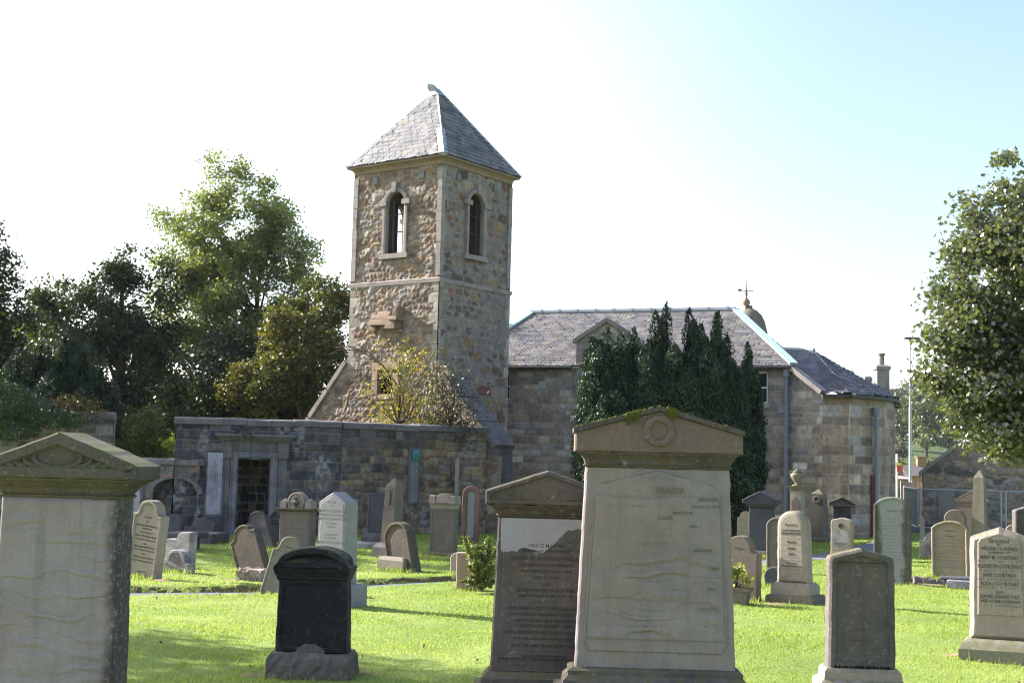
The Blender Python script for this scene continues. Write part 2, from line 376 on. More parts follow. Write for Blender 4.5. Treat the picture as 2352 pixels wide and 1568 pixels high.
def leaf_mat(name, cols, rough=.45, trans=.35, spec=.5, nscale=.5, tint=(1.5, 1.6, .5)):
    m, nt, b = base_mat(name, rough, spec); L = nt.links.new
    ge = N(nt, 'ShaderNodeNewGeometry'); tc = N(nt, 'ShaderNodeTexCoord'); nz = N(nt, 'ShaderNodeTexNoise', Scale=nscale, Detail=3.0); L(tc.outputs['Object'], nz.inputs['Vector'])
    ad = N(nt, 'ShaderNodeMath', operation='MULTIPLY_ADD'); L(ge.outputs['Random Per Island'], ad.inputs[0]); ad.inputs[1].default_value = .55
    mr = N(nt, 'ShaderNodeMapRange'); mr.inputs['From Min'].default_value = .3; mr.inputs['From Max'].default_value = .7; mr.inputs['To Max'].default_value = .45; L(nz.outputs[0], mr.inputs['Value'])
    L(mr.outputs[0], ad.inputs[2])
    r = N(nt, 'ShaderNodeValToRGB'); e = r.color_ramp.elements
    while len(e) < len(cols): e.new(.5)
    for i, (p, c) in enumerate(cols): e[i].position = p; e[i].color = (*c, 1)
    L(ad.outputs[0], r.inputs[0]); L(r.outputs[0], b.inputs['Base Color'])
    tr = N(nt, 'ShaderNodeBsdfTranslucent'); tm = N(nt, 'ShaderNodeMixRGB', blend_type='MULTIPLY'); tm.inputs[0].default_value = 1; tm.inputs[2].default_value = (*tint, 1); L(r.outputs[0], tm.inputs[1]); L(tm.outputs[0], tr.inputs['Color'])
    ms = N(nt, 'ShaderNodeMixShader'); ms.inputs[0].default_value = trans; L(b.outputs[0], ms.inputs[1]); L(tr.outputs[0], ms.inputs[2])
    L(ms.outputs[0], nt.nodes['Material Output'].inputs['Surface'])
    return m

# ---------------------------------------------------------------- foliage
def rnd_unit(n, rs):
    v = rs.normal(size=(n, 3)); return v / np.linalg.norm(v, axis=1)[:, None]
DIAMOND = np.array([(0, -.5), (.3, 0), (0, .5), (-.3, 0)])
MAPLE = np.array([(0, -.5), (.28, -.36), (.22, -.1), (.5, .0), (.28, .16), (.2, .2), (0, .55), (-.2, .2), (-.28, .16), (-.5, 0), (-.22, -.1), (-.28, -.36)])
OVAL = np.array([(0, -.5), (.24, -.2), (.22, .2), (0, .5), (-.22, .2), (-.24, -.2)])
def leaves(C, size, rs, shape=DIAMOND, up=.5, elong=None, fold=.18):
    """leaf-shaped faces at points C; returns V, F"""
    n = len(C); size = np.broadcast_to(size, (n,)) * rs.uniform(.65, 1.3, n)
    nn = rnd_unit(n, rs); nn[:, 2] = np.abs(nn[:, 2]) * (1 - up) + up * 1.2 * rs.rand(n); nn /= np.linalg.norm(nn, axis=1)[:, None]
    a = rnd_unit(n, rs) if elong is None else elong + .45 * rnd_unit(n, rs)
    a = a - nn * (a * nn).sum(1)[:, None]; a /= np.linalg.norm(a, axis=1)[:, None] + 1e-9
    b = np.cross(nn, a); k = len(shape)
    V = C[:, None, :] + size[:, None, None] * (b[:, None, :] * shape[None, :, 0, None] + a[:, None, :] * shape[None, :, 1, None] + nn[:, None, :] * (-fold * np.abs(shape[None, :, 0, None])))
    return V.reshape(-1, 3), np.arange(n * k).reshape(n, k)
def blob_points(blobs, n, rs, shell=.55, lump=.0):
    """points in a set of ellipsoids, more of them near the surface"""
    vol = np.array([b[3] * b[4] * b[5] for b in blobs]) ** .75; cnt = rs.multinomial(n, vol / vol.sum()); out = []
    for b, k in zip(blobs, cnt):
        d = rnd_unit(k, rs); r = rs.rand(k) ** (1 / 3.); r = np.where(rs.rand(k) < shell, rs.uniform(.78, 1.04, k), r)
        out.append(np.array(b[:3]) + d * r[:, None] * np.array(b[3:6]))
    return np.concatenate(out)
def tree(name, label, base, blobs, nclump, per, lsize, mat, bark, seed, csize=.5, trunk_r=.22, shape=DIAMOND, group=None, shell=.6, nb=26, up=.5, stem_top=None, cat='tree', lobes=13):
    rs = np.random.RandomState(seed); base = Vector(base)
    t = thing(name, label, cat, base, group=group)
    lob = []
    for b in blobs:
        k = max(5, int(lobes * (b[3] / max(q[3] for q in blobs)) ** 1.0))
        for d in rnd_unit(k, rs): f = rs.uniform(.28, .48); lob.append((b[0] + d[0] * b[3] * .78, b[1] + d[1] * b[4] * .78, b[2] + d[2] * b[5] * .78, b[3] * f, b[4] * f, b[5] * f * .85))
    P = np.concatenate([blob_points(lob, int(nclump * .85), rs, shell), blob_points(blobs, nclump - int(nclump * .85), rs, .2)])
    nclump = len(P)
    spread = csize * rs.uniform(.55, 1.25, nclump)
    C = np.repeat(P, per, 0) + np.clip(rs.normal(size=(nclump * per, 3)), -1.7, 1.7) * np.repeat(spread, per)[:, None] * np.array([.5, .5, .36])
    C = C[C[:, 2] > base.z + .1]
    V, F = leaves(C, lsize, rs, shape, up=up)
    mk('crown', V, F, mat, t, world=True)
    top = stem_top or max(b[2] + .45 * b[5] for b in blobs); bl = max(blobs, key=lambda q: q[3] * q[5])
    g = B(); tp = Vector((bl[0], bl[1], top)); mid = base.lerp(tp, .45) + Vector((rs.uniform(-.2, .2), rs.uniform(-.2, .2), 0))
    path = [base - Vector((0, 0, .15)), base + Vector((0, 0, .4)), mid, base.lerp(tp, .75), tp]
    g.tube(path, [trunk_r * 1.35, trunk_r, trunk_r * .7, trunk_r * .4, trunk_r * .12], 9)
    tb = g.build('trunk', bark, t, world=True)
    h = B()
    for i in range(nb):
        e = Vector(P[rs.randint(len(P))]); f = min(.92, max(.12, (e.z - base.z) / max(.1, tp.z - base.z) - rs.uniform(.1, .3)))
        s = base.lerp(mid, f / .45) if f < .45 else mid.lerp(tp, (f - .45) / .55)
        if e.z < s.z + .1: s = s.lerp(base, .15)
        r = trunk_r * (1 - f) * .5 + .02; mm = s.lerp(e, .5) + Vector((rs.uniform(-.25, .25), rs.uniform(-.25, .25), rs.uniform(0, .5)))
        h.tube([s, mm, e], [r, r * .6, r * .2], 5)
    h.build('limbs', bark, t, world=True)
    return t
# ================================================================ GROUND, PATH, GRASS
PATHPX = [(60, 1349), (250, 1348), (420, 1347), (600, 1346), (760, 1336), (900, 1328), (1050, 1322), (1250, 1312), (1500, 1300), (1700, 1285), (1900, 1266), (1985, 1246), (2030, 1232)]
_pp = np.array([tuple(gp(x, y))[:2] for x, y in PATHPX])
_s = np.linspace(0, 1, 13); _f = np.linspace(0, 1, 140)
PATH = np.stack([np.interp(_f, _s, _pp[:, 0]), np.interp(_f, _s, _pp[:, 1])], 1)       # far edge of the path
def path_d(x, y):
    """signed distance in front of the far edge (positive = towards the camera)"""
    yy = np.interp(x, PATH[:, 0], PATH[:, 1]); return (yy - y) * .93
def path_sink(x): return np.interp(x, [0, 3, 6.5], [.075, .07, .02])
def path_w(x): return np.interp(x, [-3, 0, 4, 6.5, 12], [.85, .70, .8, 1.7, 2.2])
def ground_h(x, y):
    h = .10 * (fbm(x + 50, y + 50, .12, 3, 3) - .5) + .05 * (fbm(x + 50, y + 50, .7, 8, 3) - .5) + .045 * (fbm(x * .8 + 20, y + 60, 2.3, 14, 3) - .5)
    d = path_d(x, y); w_ = path_w(x); on = sstep(-.04, .05, d) * sstep(-.02, .12, w_ - d) * (x < 14) * (y < 45)
    lip = .05 * np.exp(-((d + .25) / .3) ** 2) * (x < 4)
    fall = -sstep(55, 110, y) * 2.2
    return h * (1 - on) + lip * (1 - on) - on * path_sink(x) + fall - .02
xs = np.concatenate([np.linspace(-900, -60, 16)[:-1], np.linspace(-60, -14, 40)[:-1], np.arange(-14, 16, .13), np.linspace(16, 60, 40), np.linspace(60, 900, 16)[1:]])
ys = np.concatenate([np.linspace(-60, 4, 16)[:-1], np.arange(4, 16, .16), np.arange(16, 40, .09), np.linspace(40, 120, 60), np.linspace(120, 1500, 20)[1:]])
gx, gy = np.meshgrid(xs, ys); gz = ground_h(gx.ravel(), gy.ravel())
gi = np.arange(gx.size).reshape(gx.shape); gF = np.stack([gi[:-1, :-1], gi[:-1, 1:], gi[1:, 1:], gi[1:, :-1]], -1).reshape(-1, 4)
mg, nt, b_ = base_mat('lawn', .9, .15)
tc = N(nt, 'ShaderNodeTexCoord'); n1 = N(nt, 'ShaderNodeTexNoise', Scale=.55, Detail=6.0); n2 = N(nt, 'ShaderNodeTexNoise', Scale=28.0, Detail=5.0, Roughness=.7)
for n_ in (n1, n2): nt.links.new(tc.outputs['Object'], n_.inputs['Vector'])
r1 = N(nt, 'ShaderNodeValToRGB'); e = r1.color_ramp.elements; e[0].position = .32; e[0].color = (.16, .225, .05, 1); e[1].position = .68; e[1].color = (.265, .325, .085, 1)
nt.links.new(n1.outputs[0], r1.inputs[0]); mx_ = N(nt, 'ShaderNodeMixRGB', blend_type='MULTIPLY'); mx_.inputs[0].default_value = .8
r2 = N(nt, 'ShaderNodeMapRange'); r2.inputs['From Min'].default_value = .3; r2.inputs['From Max'].default_value = .7; r2.inputs['To Min'].default_value = .45; r2.inputs['To Max'].default_value = 1.3
nt.links.new(n2.outputs[0], r2.inputs[0]); nt.links.new(r1.outputs[0], mx_.inputs[1]); nt.links.new(r2.outputs[0], mx_.inputs[2]); nt.links.new(mx_.outputs[0], b_.inputs['Base Color'])
bp_ = N(nt, 'ShaderNodeBump', Strength=.6, Distance=.03); nt.links.new(n2.outputs[0], bp_.inputs['Height']); nt.links.new(bp_.outputs[0], b_.inputs['Normal'])
g = mk('ground', np.stack([gx.ravel(), gy.ravel(), gz], 1), gF, mg, smooth=True); tag(g, kind='structure')

# gravel path
pt = PATH[(PATH[:, 0] > -13) & (PATH[:, 0] < 14)]
k = 9; PV = []; PF = []
for i, (x, y) in enumerate(pt):
    for j in range(k):
        yy = y - (.02 + (path_w(x) / .93 - .02) * j / (k - 1)); PV.append((x, yy, float(-path_sink(x)) - .004 + .0 * j))
for i in range(len(pt) - 1):
    for j in range(k - 1): a = i * k + j; PF.append((a, a + k, a + k + 1, a + 1))
m_gravel = plain('gravel', (.17, .17, .195), .95, .2, var=.6, scale=38.0, bump=.8)
p = mk('path', PV, PF, m_gravel, fix=True); tag(p, kind='structure')

# worn soil edge on the far side of the path
sv_ = []; sf_ = []; q_ = PATH[(PATH[:, 0] > -9) & (PATH[:, 0] < 3.2)]; rr = random.Random(8)
for i, (x, y) in enumerate(q_):
    zt_ = float(ground_h(np.array([x]), np.array([y + .10]))[0]); y_ = y + rr.uniform(-.03, .02)
    sv_ += [(x, y_ - .06, -path_sink(x) - .02), (x, y_ - .01, zt_ * .4 - .06 + rr.uniform(-.01, .012)), (x, y_ + .05, zt_ - .014 + rr.uniform(-.02, .018)), (x, y_ + .16, zt_ - .04)]
for i in range(len(q_) - 1):
    for j in range(3): a = i * 4 + j; sf_.append((a, a + 4, a + 5, a + 1))
o = mk('soil', sv_, sf_, plain('edge_soil', (.13, .095, .05), .95, .1, var=.7, scale=9.0, bump=.8), fix=True); tag(o, kind='structure')
# grass blades
rs = np.random.RandomState(4)
def grass_pts(n, y0, y1, pw):
    u = rs.rand(n); y = (y0 ** pw + u * (y1 ** pw - y0 ** pw)) ** (1 / pw)
    x = (rs.rand(n) - .5) * (y * 1.0 + 4.0); return x, y
gxs, gys = grass_pts(640000, 7.0, 38.0, .75)
d_ = path_d(gxs, gys); keep = ~((d_ > .06) & (d_ < path_w(gxs) - .05)); gxs, gys = gxs[keep], gys[keep]
dens = fbm(gxs + 50, gys + 50, 1.3, 40, 3); keep = rs.rand(len(gxs)) < .35 + 1.3 * sstep(.35, .65, dens); gxs, gys = gxs[keep], gys[keep]; n = len(gxs)
gzs = ground_h(gxs, gys); hb = rs.uniform(.012, .034, n) * (.55 + .9 * fbm(gxs + 20, gys + 80, 1.1, 45, 3)) * np.where(d_[keep.nonzero()[0]] if False else 1, 1, 1)
edge = path_d(gxs, gys); hb = hb * np.where((edge < 0.06) & (edge > -.12), rs.uniform(.8, 3.2, n), 1)
wb = .0026 * np.maximum(1, gys / 6.5); an = rs.uniform(0, math.pi, n); lx, ly = rs.normal(0, .5, n) * hb, rs.normal(0, .5, n) * hb
GV = np.zeros((n, 3, 3)); cx_, sx_ = np.cos(an) * wb, np.sin(an) * wb
GV[:, 0] = np.stack([gxs - cx_, gys - sx_, gzs - .005], 1); GV[:, 1] = np.stack([gxs + cx_, gys + sx_, gzs - .005], 1); GV[:, 2] = np.stack([gxs + lx, gys + ly, gzs + hb], 1)
m_grass = leaf_mat('grass_blade', [(0, (.15, .22, .04)), (.45, (.26, .335, .075)), (.8, (.35, .41, .12)), (1, (.48, .48, .25))], rough=.5, trans=.42, spec=.25, nscale=.5, tint=(1.25, 1.25, .6))
o = mk('grass', GV.reshape(-1, 3), np.arange(n * 3).reshape(n, 3), m_grass); tag(o, 'short sunlit green lawn grass around the gravestones', 'grass', kind='stuff')
# small bare patches worn at the feet of some stones
rr = random.Random(31); sv_ = []; sf_ = []
for px, py, r_ in ((585, 1541, .20), (822, 1538, .16), (2212, 1502, .22), (1788, 1384, .2), (372, 1330, .24), (560, 1326, .3), (2110, 1342, .5), (1070, 1284, .3), (1640, 1580, .2), (945, 1306, .25)):
    c_ = gp(px, py); n0 = len(sv_); zc_ = float(ground_h(np.array([c_.x]), np.array([c_.y]))[0]) + .022; sv_.append((c_.x, c_.y, zc_ + .006))
    for j in range(14): a_ = 2 * math.pi * j / 14; q_ = r_ * rr.uniform(.55, 1.2); x_, y_ = c_.x + q_ * math.cos(a_), c_.y + q_ * .6 * math.sin(a_); sv_.append((x_, y_, float(ground_h(np.array([x_]), np.array([y_]))[0]) + .004))
    for j in range(14): sf_.append((n0, n0 + 1 + j, n0 + 1 + (j + 1) % 14))
o = mk('soil', sv_, sf_, plain('dry_soil', (.26, .20, .12), .95, .1, var=.6, scale=14.0, bump=.8), fix=True); tag(o, kind='structure')
# fallen leaves
lx, ly = grass_pts(380, 8, 30, 1.0); LC = np.stack([lx, ly, ground_h(lx, ly) + .03], 1)
V, F = leaves(LC, .045, rs, OVAL, up=.9, fold=-.3)
m_litter = leaf_mat('litter', [(0, (.08, .05, .025)), (.6, (.17, .11, .05)), (1, (.30, .24, .10))], trans=.15, spec=.05, rough=.9)
o = mk('fallen_leaves', V, F, m_litter); tag(o, 'small brown fallen leaves scattered over the lawn', 'leaves', kind='stuff')

# ================================================================ MATERIALS FOR BUILDINGS
m_mason = attr_mat('masonry', fine=26.0, bump=.5)
m_slate = attr_mat('slate', .6, .4, fine=20.0, bump=.25, lo=.8, hi=1.2)
m_dress = stone('dressed_stone', (.29, .265, .22), stain=(.12, .115, .10), amt=.5, streak=.35, lic=.3, bump=.4)
m_dressdk = stone('dark_dressed_stone', (.16, .15, .14), stain=(.05, .05, .055), amt=.7, streak=.6, lic=.35, bump=.5)
m_ochre = stone('ochre_stone', (.27, .20, .125), stain=(.15, .125, .095), amt=.5, streak=.3, lic=.15, bump=.4)
m_lead = plain('lead', (.30, .315, .34), .45, .5, var=.25, scale=9.0, bump=.15)
m_copper = plain('verdigris', (.33, .43, .42), .6, .4, var=.25, scale=6.0)
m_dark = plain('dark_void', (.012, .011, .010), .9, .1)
m_iron = plain('old_iron', (.05, .045, .042), .6, .4)
m_bark = plain('bark', (.075, .06, .045), .95, .1, var=.4, scale=8.0, bump=.8)
m_white = plain('white_paint', (.75, .75, .73), .5, .4, var=.05)
m_glass = plain('window_glass', (.02, .025, .03), .08, .6, var=.1)
m_pipe = plain('grey_blue_paint', (.19, .195, .25), .45, .4, var=.12)
m_redpaint = plain('red_paint', (.13, .02, .02), .5, .4, var=.15)

# ================================================================ RUINED TOWER
K = at(1009, 641, 36.0); K.z = 0
ta = Vector((-.809, .588, 0)); tb_ = Vector((.588, .809, 0)); TW = 3.33
t = thing('ruined_tower', 'square roofless-kirk tower of rubble stone with slated pyramid roof', 'tower', K)
t['label'] = 'tall square rubble stone bell tower under a slated pyramid roof'
ZS, ZE = 6.88, 10.35
def T(a, b, z): return K + ta * a + tb_ * b + Vector((0, 0, z))     # a along left face (to the left), b along right face
def quoined(f, W_=None, seed=1, w0=.18, w1=.34):
    def g_(u, v):
        h, c = f(u, v); row = np.floor(v / .29).astype(int); e_ = np.minimum(u, (W_ or 1e9) - u); lim = np.where((row & 1) == 0, w0, w1) + .06 * _T[seed, row & 255, 3]
        m_ = sstep(.0, .03, lim - e_) * 1.0; fv = v / .29 - row; jt = sstep(.0, .05, np.minimum(fv, 1 - fv)) * sstep(0, .03, np.abs(lim - e_))
        q = np.array((.30, .275, .225)) * (.75 + .5 * _T[seed + 1, row & 255, (e_ == u).astype(int)])[:, None] * (.7 + .6 * fbm(u, v, 10, seed + 4))[:, None] * (.7 + .3 * jt)[:, None]
        return h * (1 - m_) + m_ * (.015 * jt + .01 * fbm(u, v, 12, seed + 6)), c * (1 - m_)[:, None] + q * m_[:, None]
    return g_
lp = lambda u, v: rubble(u, v, .27, .17, seed=3, amp=.034, mw=.10, mortar=(.215, .18, .145), pal=((.155, .098, .058), (.24, .155, .08), (.265, .212, .15), (.22, .20, .18), (.105, .07, .05), (.33, .285, .23)), wts=(2.8, 1.6, 2.4, 2.4, 1.0, .9), blend=.33, nz=1.2, dome=.75)
rp = lambda u, v: rubble(u, v, .30, .21, pal=((.15, .10, .065), (.25, .165, .085), (.27, .215, .145), (.20, .18, .16), (.085, .062, .048), (.22, .09, .05)), seed=23, amp=.024, mw=.11, mortar=(.225, .203, .18), wts=(2.2, 1.2, 2.6, 2.0, 1.1, .4), cover=.40, blend=.15, nz=.9, dome=.7)
LWc, RWc, OW = 1.69, 1.60, .33           # window centres (along each face) and half widths
wz0 = at(915, 582, 37.0).z; wz1 = at(910, 441, 37.0).z; rz0 = at(1093, 588, 37.4).z; rz1 = at(1093, 447, 37.4).z
def archmask(c, hw, z0, z1, zoff):
    def f(u, v):
        z = v + zoff; x = np.abs(u - c); zc = z1 - hw
        return ((x < hw) & (z > z0) & (z < zc)) | ((z >= zc) & (x * x + (z - zc) ** 2 < hw * hw))
    return f
def vent(c, zoff):
    def f(u, v): return (np.abs(u - c) < hw)
    return f
ins = .05; parts = []
# left face: u runs from far left (a=TW) to the corner (a=0)
parts.append(panel(T(TW, 0, 4.2), T(0, 0, 4.2), T(TW, 0, ZS), T(0, 0, ZS), quoined(lp, TW, 2), .03))
parts.append(panel(T(TW - .0, ins, ZS), T(0, ins, ZS), T(TW, ins, ZE), T(0, ins, ZE), lp, .03, mask=archmask(TW - LWc, OW, wz0, wz1, ZS)))
parts.append(panel(T(0, 0, 0), T(0, TW, 0), T(0, 0, ZS), T(0, TW, ZS), quoined(rp, TW, 4, .10, .2), .03))
parts.append(panel(T(ins, 0, ZS), T(ins, TW, ZS), T(ins, 0, ZE), T(ins, TW, ZE), rp, .03, mask=archmask(RWc, OW, rz0, rz1, ZS)))
parts.append(panel(T(0, TW, 0), T(TW, TW, 0), T(0, TW, ZE), T(TW, TW, ZE), rp, .06))
parts.append(panel(T(TW, TW, 0), T(TW, 0, 0), T(TW, TW, ZE), T(TW, 0, ZE), rp, .05, mask=archmask(TW / 2 - .09, .46, wz0 - .1, wz1 + .1, 0)))
# inner faces of the walls
q = .5; ip = lambda u, v: rubble(u, v, .3, .2, seed=33, amp=.05, mortar=(.10, .08, .065), pal=((.08, .06, .045), (.12, .09, .06), (.06, .05, .045)), wts=(1, 1, 1))  # dark palette puts the interior shade into the stone colour
z0i = 6.0
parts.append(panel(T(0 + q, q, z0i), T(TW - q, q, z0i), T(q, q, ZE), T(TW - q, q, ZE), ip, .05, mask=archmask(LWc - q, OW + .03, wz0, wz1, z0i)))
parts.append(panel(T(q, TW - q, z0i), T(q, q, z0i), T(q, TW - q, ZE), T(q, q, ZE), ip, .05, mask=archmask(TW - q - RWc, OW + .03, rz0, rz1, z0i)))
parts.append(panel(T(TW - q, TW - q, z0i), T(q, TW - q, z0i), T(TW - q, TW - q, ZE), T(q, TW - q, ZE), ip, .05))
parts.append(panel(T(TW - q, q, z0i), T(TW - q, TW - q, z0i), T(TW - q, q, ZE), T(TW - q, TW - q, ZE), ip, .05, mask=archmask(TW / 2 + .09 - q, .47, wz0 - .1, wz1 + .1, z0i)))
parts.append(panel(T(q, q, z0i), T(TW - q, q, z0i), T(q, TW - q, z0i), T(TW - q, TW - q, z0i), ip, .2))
V, F, C = joinp(parts); mk('wall', V, F, m_mason, t, C, world=True, smooth=True)
# windows: jamb reveal, moulded surround with keystone, imposts and sill
m_jamb = stone('shaded_reveal_stone', (.075, .06, .045), stain=(.03, .026, .022), amt=.5, streak=.3, lic=.1, bump=.6)  # darker stone colour stands for the shade inside the reveals
def arch_out(hw, z0, z1, n=12):
    zc = z1 - hw
    return [(-hw, z0), (hw, z0)] + [(hw * math.cos(math.pi * i / n), zc + hw * math.sin(math.pi * i / n)) for i in range(n + 1)]
def tower_window(face, c, hw, z0, z1, name, seed=0, dep=.5, off=0.0, bars=True):
    def M(x, y, z):     # x to the right seen from outside, y into the wall
        return (T(c - x, y, z) if face == 0 else T(y, c + x, z) if face == 1 else T(TW - y, c - x, z))
    inn, out = arch_out(hw, z0, z1), arch_out(hw + .13, z0, z1 + .13)
    g = B()
    def rg(o, y): return [tuple(M(x, y, z)) for x, z in o]
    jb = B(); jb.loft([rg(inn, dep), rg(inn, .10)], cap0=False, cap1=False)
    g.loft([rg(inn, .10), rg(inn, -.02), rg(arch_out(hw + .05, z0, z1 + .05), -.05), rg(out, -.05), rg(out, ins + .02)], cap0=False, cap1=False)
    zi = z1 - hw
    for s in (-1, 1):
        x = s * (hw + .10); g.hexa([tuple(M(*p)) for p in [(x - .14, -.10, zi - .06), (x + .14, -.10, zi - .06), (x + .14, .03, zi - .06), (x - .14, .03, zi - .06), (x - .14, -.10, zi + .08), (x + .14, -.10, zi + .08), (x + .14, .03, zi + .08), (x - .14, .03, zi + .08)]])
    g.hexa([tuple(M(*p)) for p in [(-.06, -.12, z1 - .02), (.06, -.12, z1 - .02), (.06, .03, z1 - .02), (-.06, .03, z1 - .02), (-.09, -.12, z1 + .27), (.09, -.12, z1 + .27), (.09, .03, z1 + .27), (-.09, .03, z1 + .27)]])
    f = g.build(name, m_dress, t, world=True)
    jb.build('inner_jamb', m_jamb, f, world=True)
    s_ = B(); W2 = hw + .2
    s_.hexa([tuple(M(*p)) for p in [(-W2, -.08, z0 - .15), (W2, -.08, z0 - .15), (W2, .4, z0 - .15), (-W2, .4, z0 - .15), (-W2, -.08, z0 - .01), (W2, -.08, z0 - .01), (W2, .4, z0 + .01), (-W2, .4, z0 + .01)]])
    s_.build('sill', m_dress, f, world=True)
    if bars:
        g = B()
        for x, w_ in ((-hw + .07, .05), (hw - .05, .03)): g.bar(M(x, .22, z0), M(x, .22, z1 - hw * .6), w_)
        for i in range(1, 3): z = z0 + (z1 - z0) * (.08 + .29 * i); g.bar(M(-hw, .24, z), M(hw, .24, z), .03)
        g.build('window_bars', m_iron, f, world=True)
tower_window(0, LWc, OW, wz0, wz1, 'window')
tower_window(1, RWc, OW, rz0, rz1, 'window')
tower_window(3, TW / 2 + .09, .46, wz0 - .1, wz1 + .1, 'window', bars=False)
# string course, corner strips, cornice
def ring(g, prof):
    g.loft([[tuple(T(-o, -o, z)), tuple(T(TW + o, -o, z)), tuple(T(TW + o, TW + o, z)), tuple(T(-o, TW + o, z))] for o, z in prof], cap0=False, cap1=False)
g = B(); ring(g, [(-.06, ZS - .08), (.045, ZS - .07), (.05, ZS + .04), (-.06, ZS + .09)]); g.build('string_course', m_dress, t, world=True)
g = B(); ring(g, [(-.06, ZE - .20), (.0, ZE - .19), (.02, ZE - .10), (.09, ZE - .03), (.15, ZE - .02), (.15, ZE + .03), (-.3, ZE + .04)]); g.build('cornice', m_ochre, t, world=True)
for (a0, b0) in ((0, 0), (TW, 0), (0, TW), (TW, TW)):
    g = B(); rr = random.Random(int(a0 * 10 + b0 * 3)); z = ZS + .12
    while z < ZE - .3:
        h_ = min(rr.uniform(.24, .36), ZE - .3 - z + .01); e_ = rr.uniform(.008, .02); sa = -1 if a0 else 1; sb = -1 if b0 else 1; L1 = rr.uniform(.13, .17)
        pts = [(a0 - sa * e_, b0 - sb * e_), (a0 + sa * L1, b0 - sb * e_), (a0 + sa * L1, b0 + sb * L1), (a0 - sa * e_, b0 + sb * L1)]
        g.loft([[tuple(T(a_, b__, zz)) for a_, b__ in pts] for zz in (z, z + h_ - .008)]); z += h_
    g.build('corner_strip', m_dress, t, world=True)
# small square vents below the cornice
m_vent = plain('vent_grille', (.16, .17, .18), .7)
for c in (.75, 2.5):
    for fc in (0, 1):
        P = (lambda x, y, z: T(c - x, y, z)) if fc == 0 else (lambda x, y, z: T(y, c + x, z)); zz = ZE - .55
        g = B(); g.hexa([tuple(P(*p_)) for p_ in [(-.08, -.012, zz), (.08, -.012, zz), (.08, .1, zz), (-.08, .1, zz), (-.08, -.012, zz + .2), (.08, -.012, zz + .2), (.08, .1, zz + .2), (-.08, .1, zz + .2)]]); g.build('vent', m_vent, t, world=True)
# slated roof
ov = .175; ZA = at(1006, 205, 38.3).z; apex = T(TW / 2, TW / 2, ZA); zr = ZE + .02
cs = [T(TW + ov, -ov, zr), T(-ov, -ov, zr), T(-ov, TW + ov, zr), T(TW + ov, TW + ov, zr)]
parts = []
for i in range(4):
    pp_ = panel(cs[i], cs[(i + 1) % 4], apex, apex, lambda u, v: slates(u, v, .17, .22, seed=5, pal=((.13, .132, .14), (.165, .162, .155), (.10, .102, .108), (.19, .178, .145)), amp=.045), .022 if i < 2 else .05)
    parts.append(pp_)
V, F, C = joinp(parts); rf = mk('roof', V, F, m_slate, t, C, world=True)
g = B(); g.loft([[tuple(T(TW + ov - .01, -ov + .01, zr - d)), tuple(T(-ov + .01, -ov + .01, zr - d)), tuple(T(-ov + .01, TW + ov - .01, zr - d)), tuple(T(TW + ov - .01, TW + ov - .01, zr - d))] for d in (.05, .012)]); g.build('soffit', m_ochre, rf, world=True)
def hip(c, f0, f1, w_, name='hip_flashing', mat=m_lead):
    p0 = c.lerp(apex, f0); p1 = c.lerp(apex, f1); d = (c - T(TW / 2, TW / 2, zr)).normalized(); s = d.cross(Vector((0, 0, 1))).normalized(); g = B()
    r_ = lambda p: [tuple(p + s * w_ - d * w_ * .75 + Vector((0, 0, .012))), tuple(p + d * .03 + Vector((0, 0, .05))), tuple(p - s * w_ - d * w_ * .75 + Vector((0, 0, .012))), tuple(p - d * .02 - Vector((0, 0, .04)))]
    g.loft([r_(p0), r_(p1)]); return g.build(name, mat, rf, world=True)
hip(cs[1], 0, .40, .13); hip(cs[1], .40, .99, .035); hip(cs[0], 0, .36, .10); hip(cs[2], 0, .99, .03); hip(cs[3], 0, .99, .03)
rr = random.Random(2); g = B()
for s_, zz, rad in ((0, -.22, .27), (1, -.05, .24), (2, .1, .2), (3, .2, .12)): pass
g.loft([[tuple(apex + Vector((.9 * rad * math.cos(a_) * rr.uniform(.75, 1.25) - .06 * i, rad * math.sin(a_) * rr.uniform(.8, 1.2), zz))) for a_ in [2 * math.pi * j / 9 for j in range(9)]] for i, (zz, rad) in enumerate(((-.24, .26), (-.1, .17), (.0, .16), (.08, .16), (.14, .11), (.16, .04)))])
g.build('lead_cap', m_lead, rf, world=True)

# ---- ruined gable at the foot of the tower (plane of its left face)
GR, GLf = -1.62, 4.85                               # extent along a at coping height
def GP(a, z, b=0.0): return T(a, b, z)
zt_l = at(800, 832, 38.0).z; zt_r = at(1042, 862, 35.8).z
al_top, ar_top = TW + .02, -.22
sl_l = (zt_l - 2.9) / (GLf - al_top); sl_r = (zt_r - 2.75) / (ar_top - GR)
parts = [panel(GP(GLf + 1.0, 0), GP(GR - .7, 0), GP(GLf + 1.0, 2.9 - 1.0 * sl_l), GP(GR - .7, 2.75 - .7 * sl_r), lp, .05)]
zb = 2.0
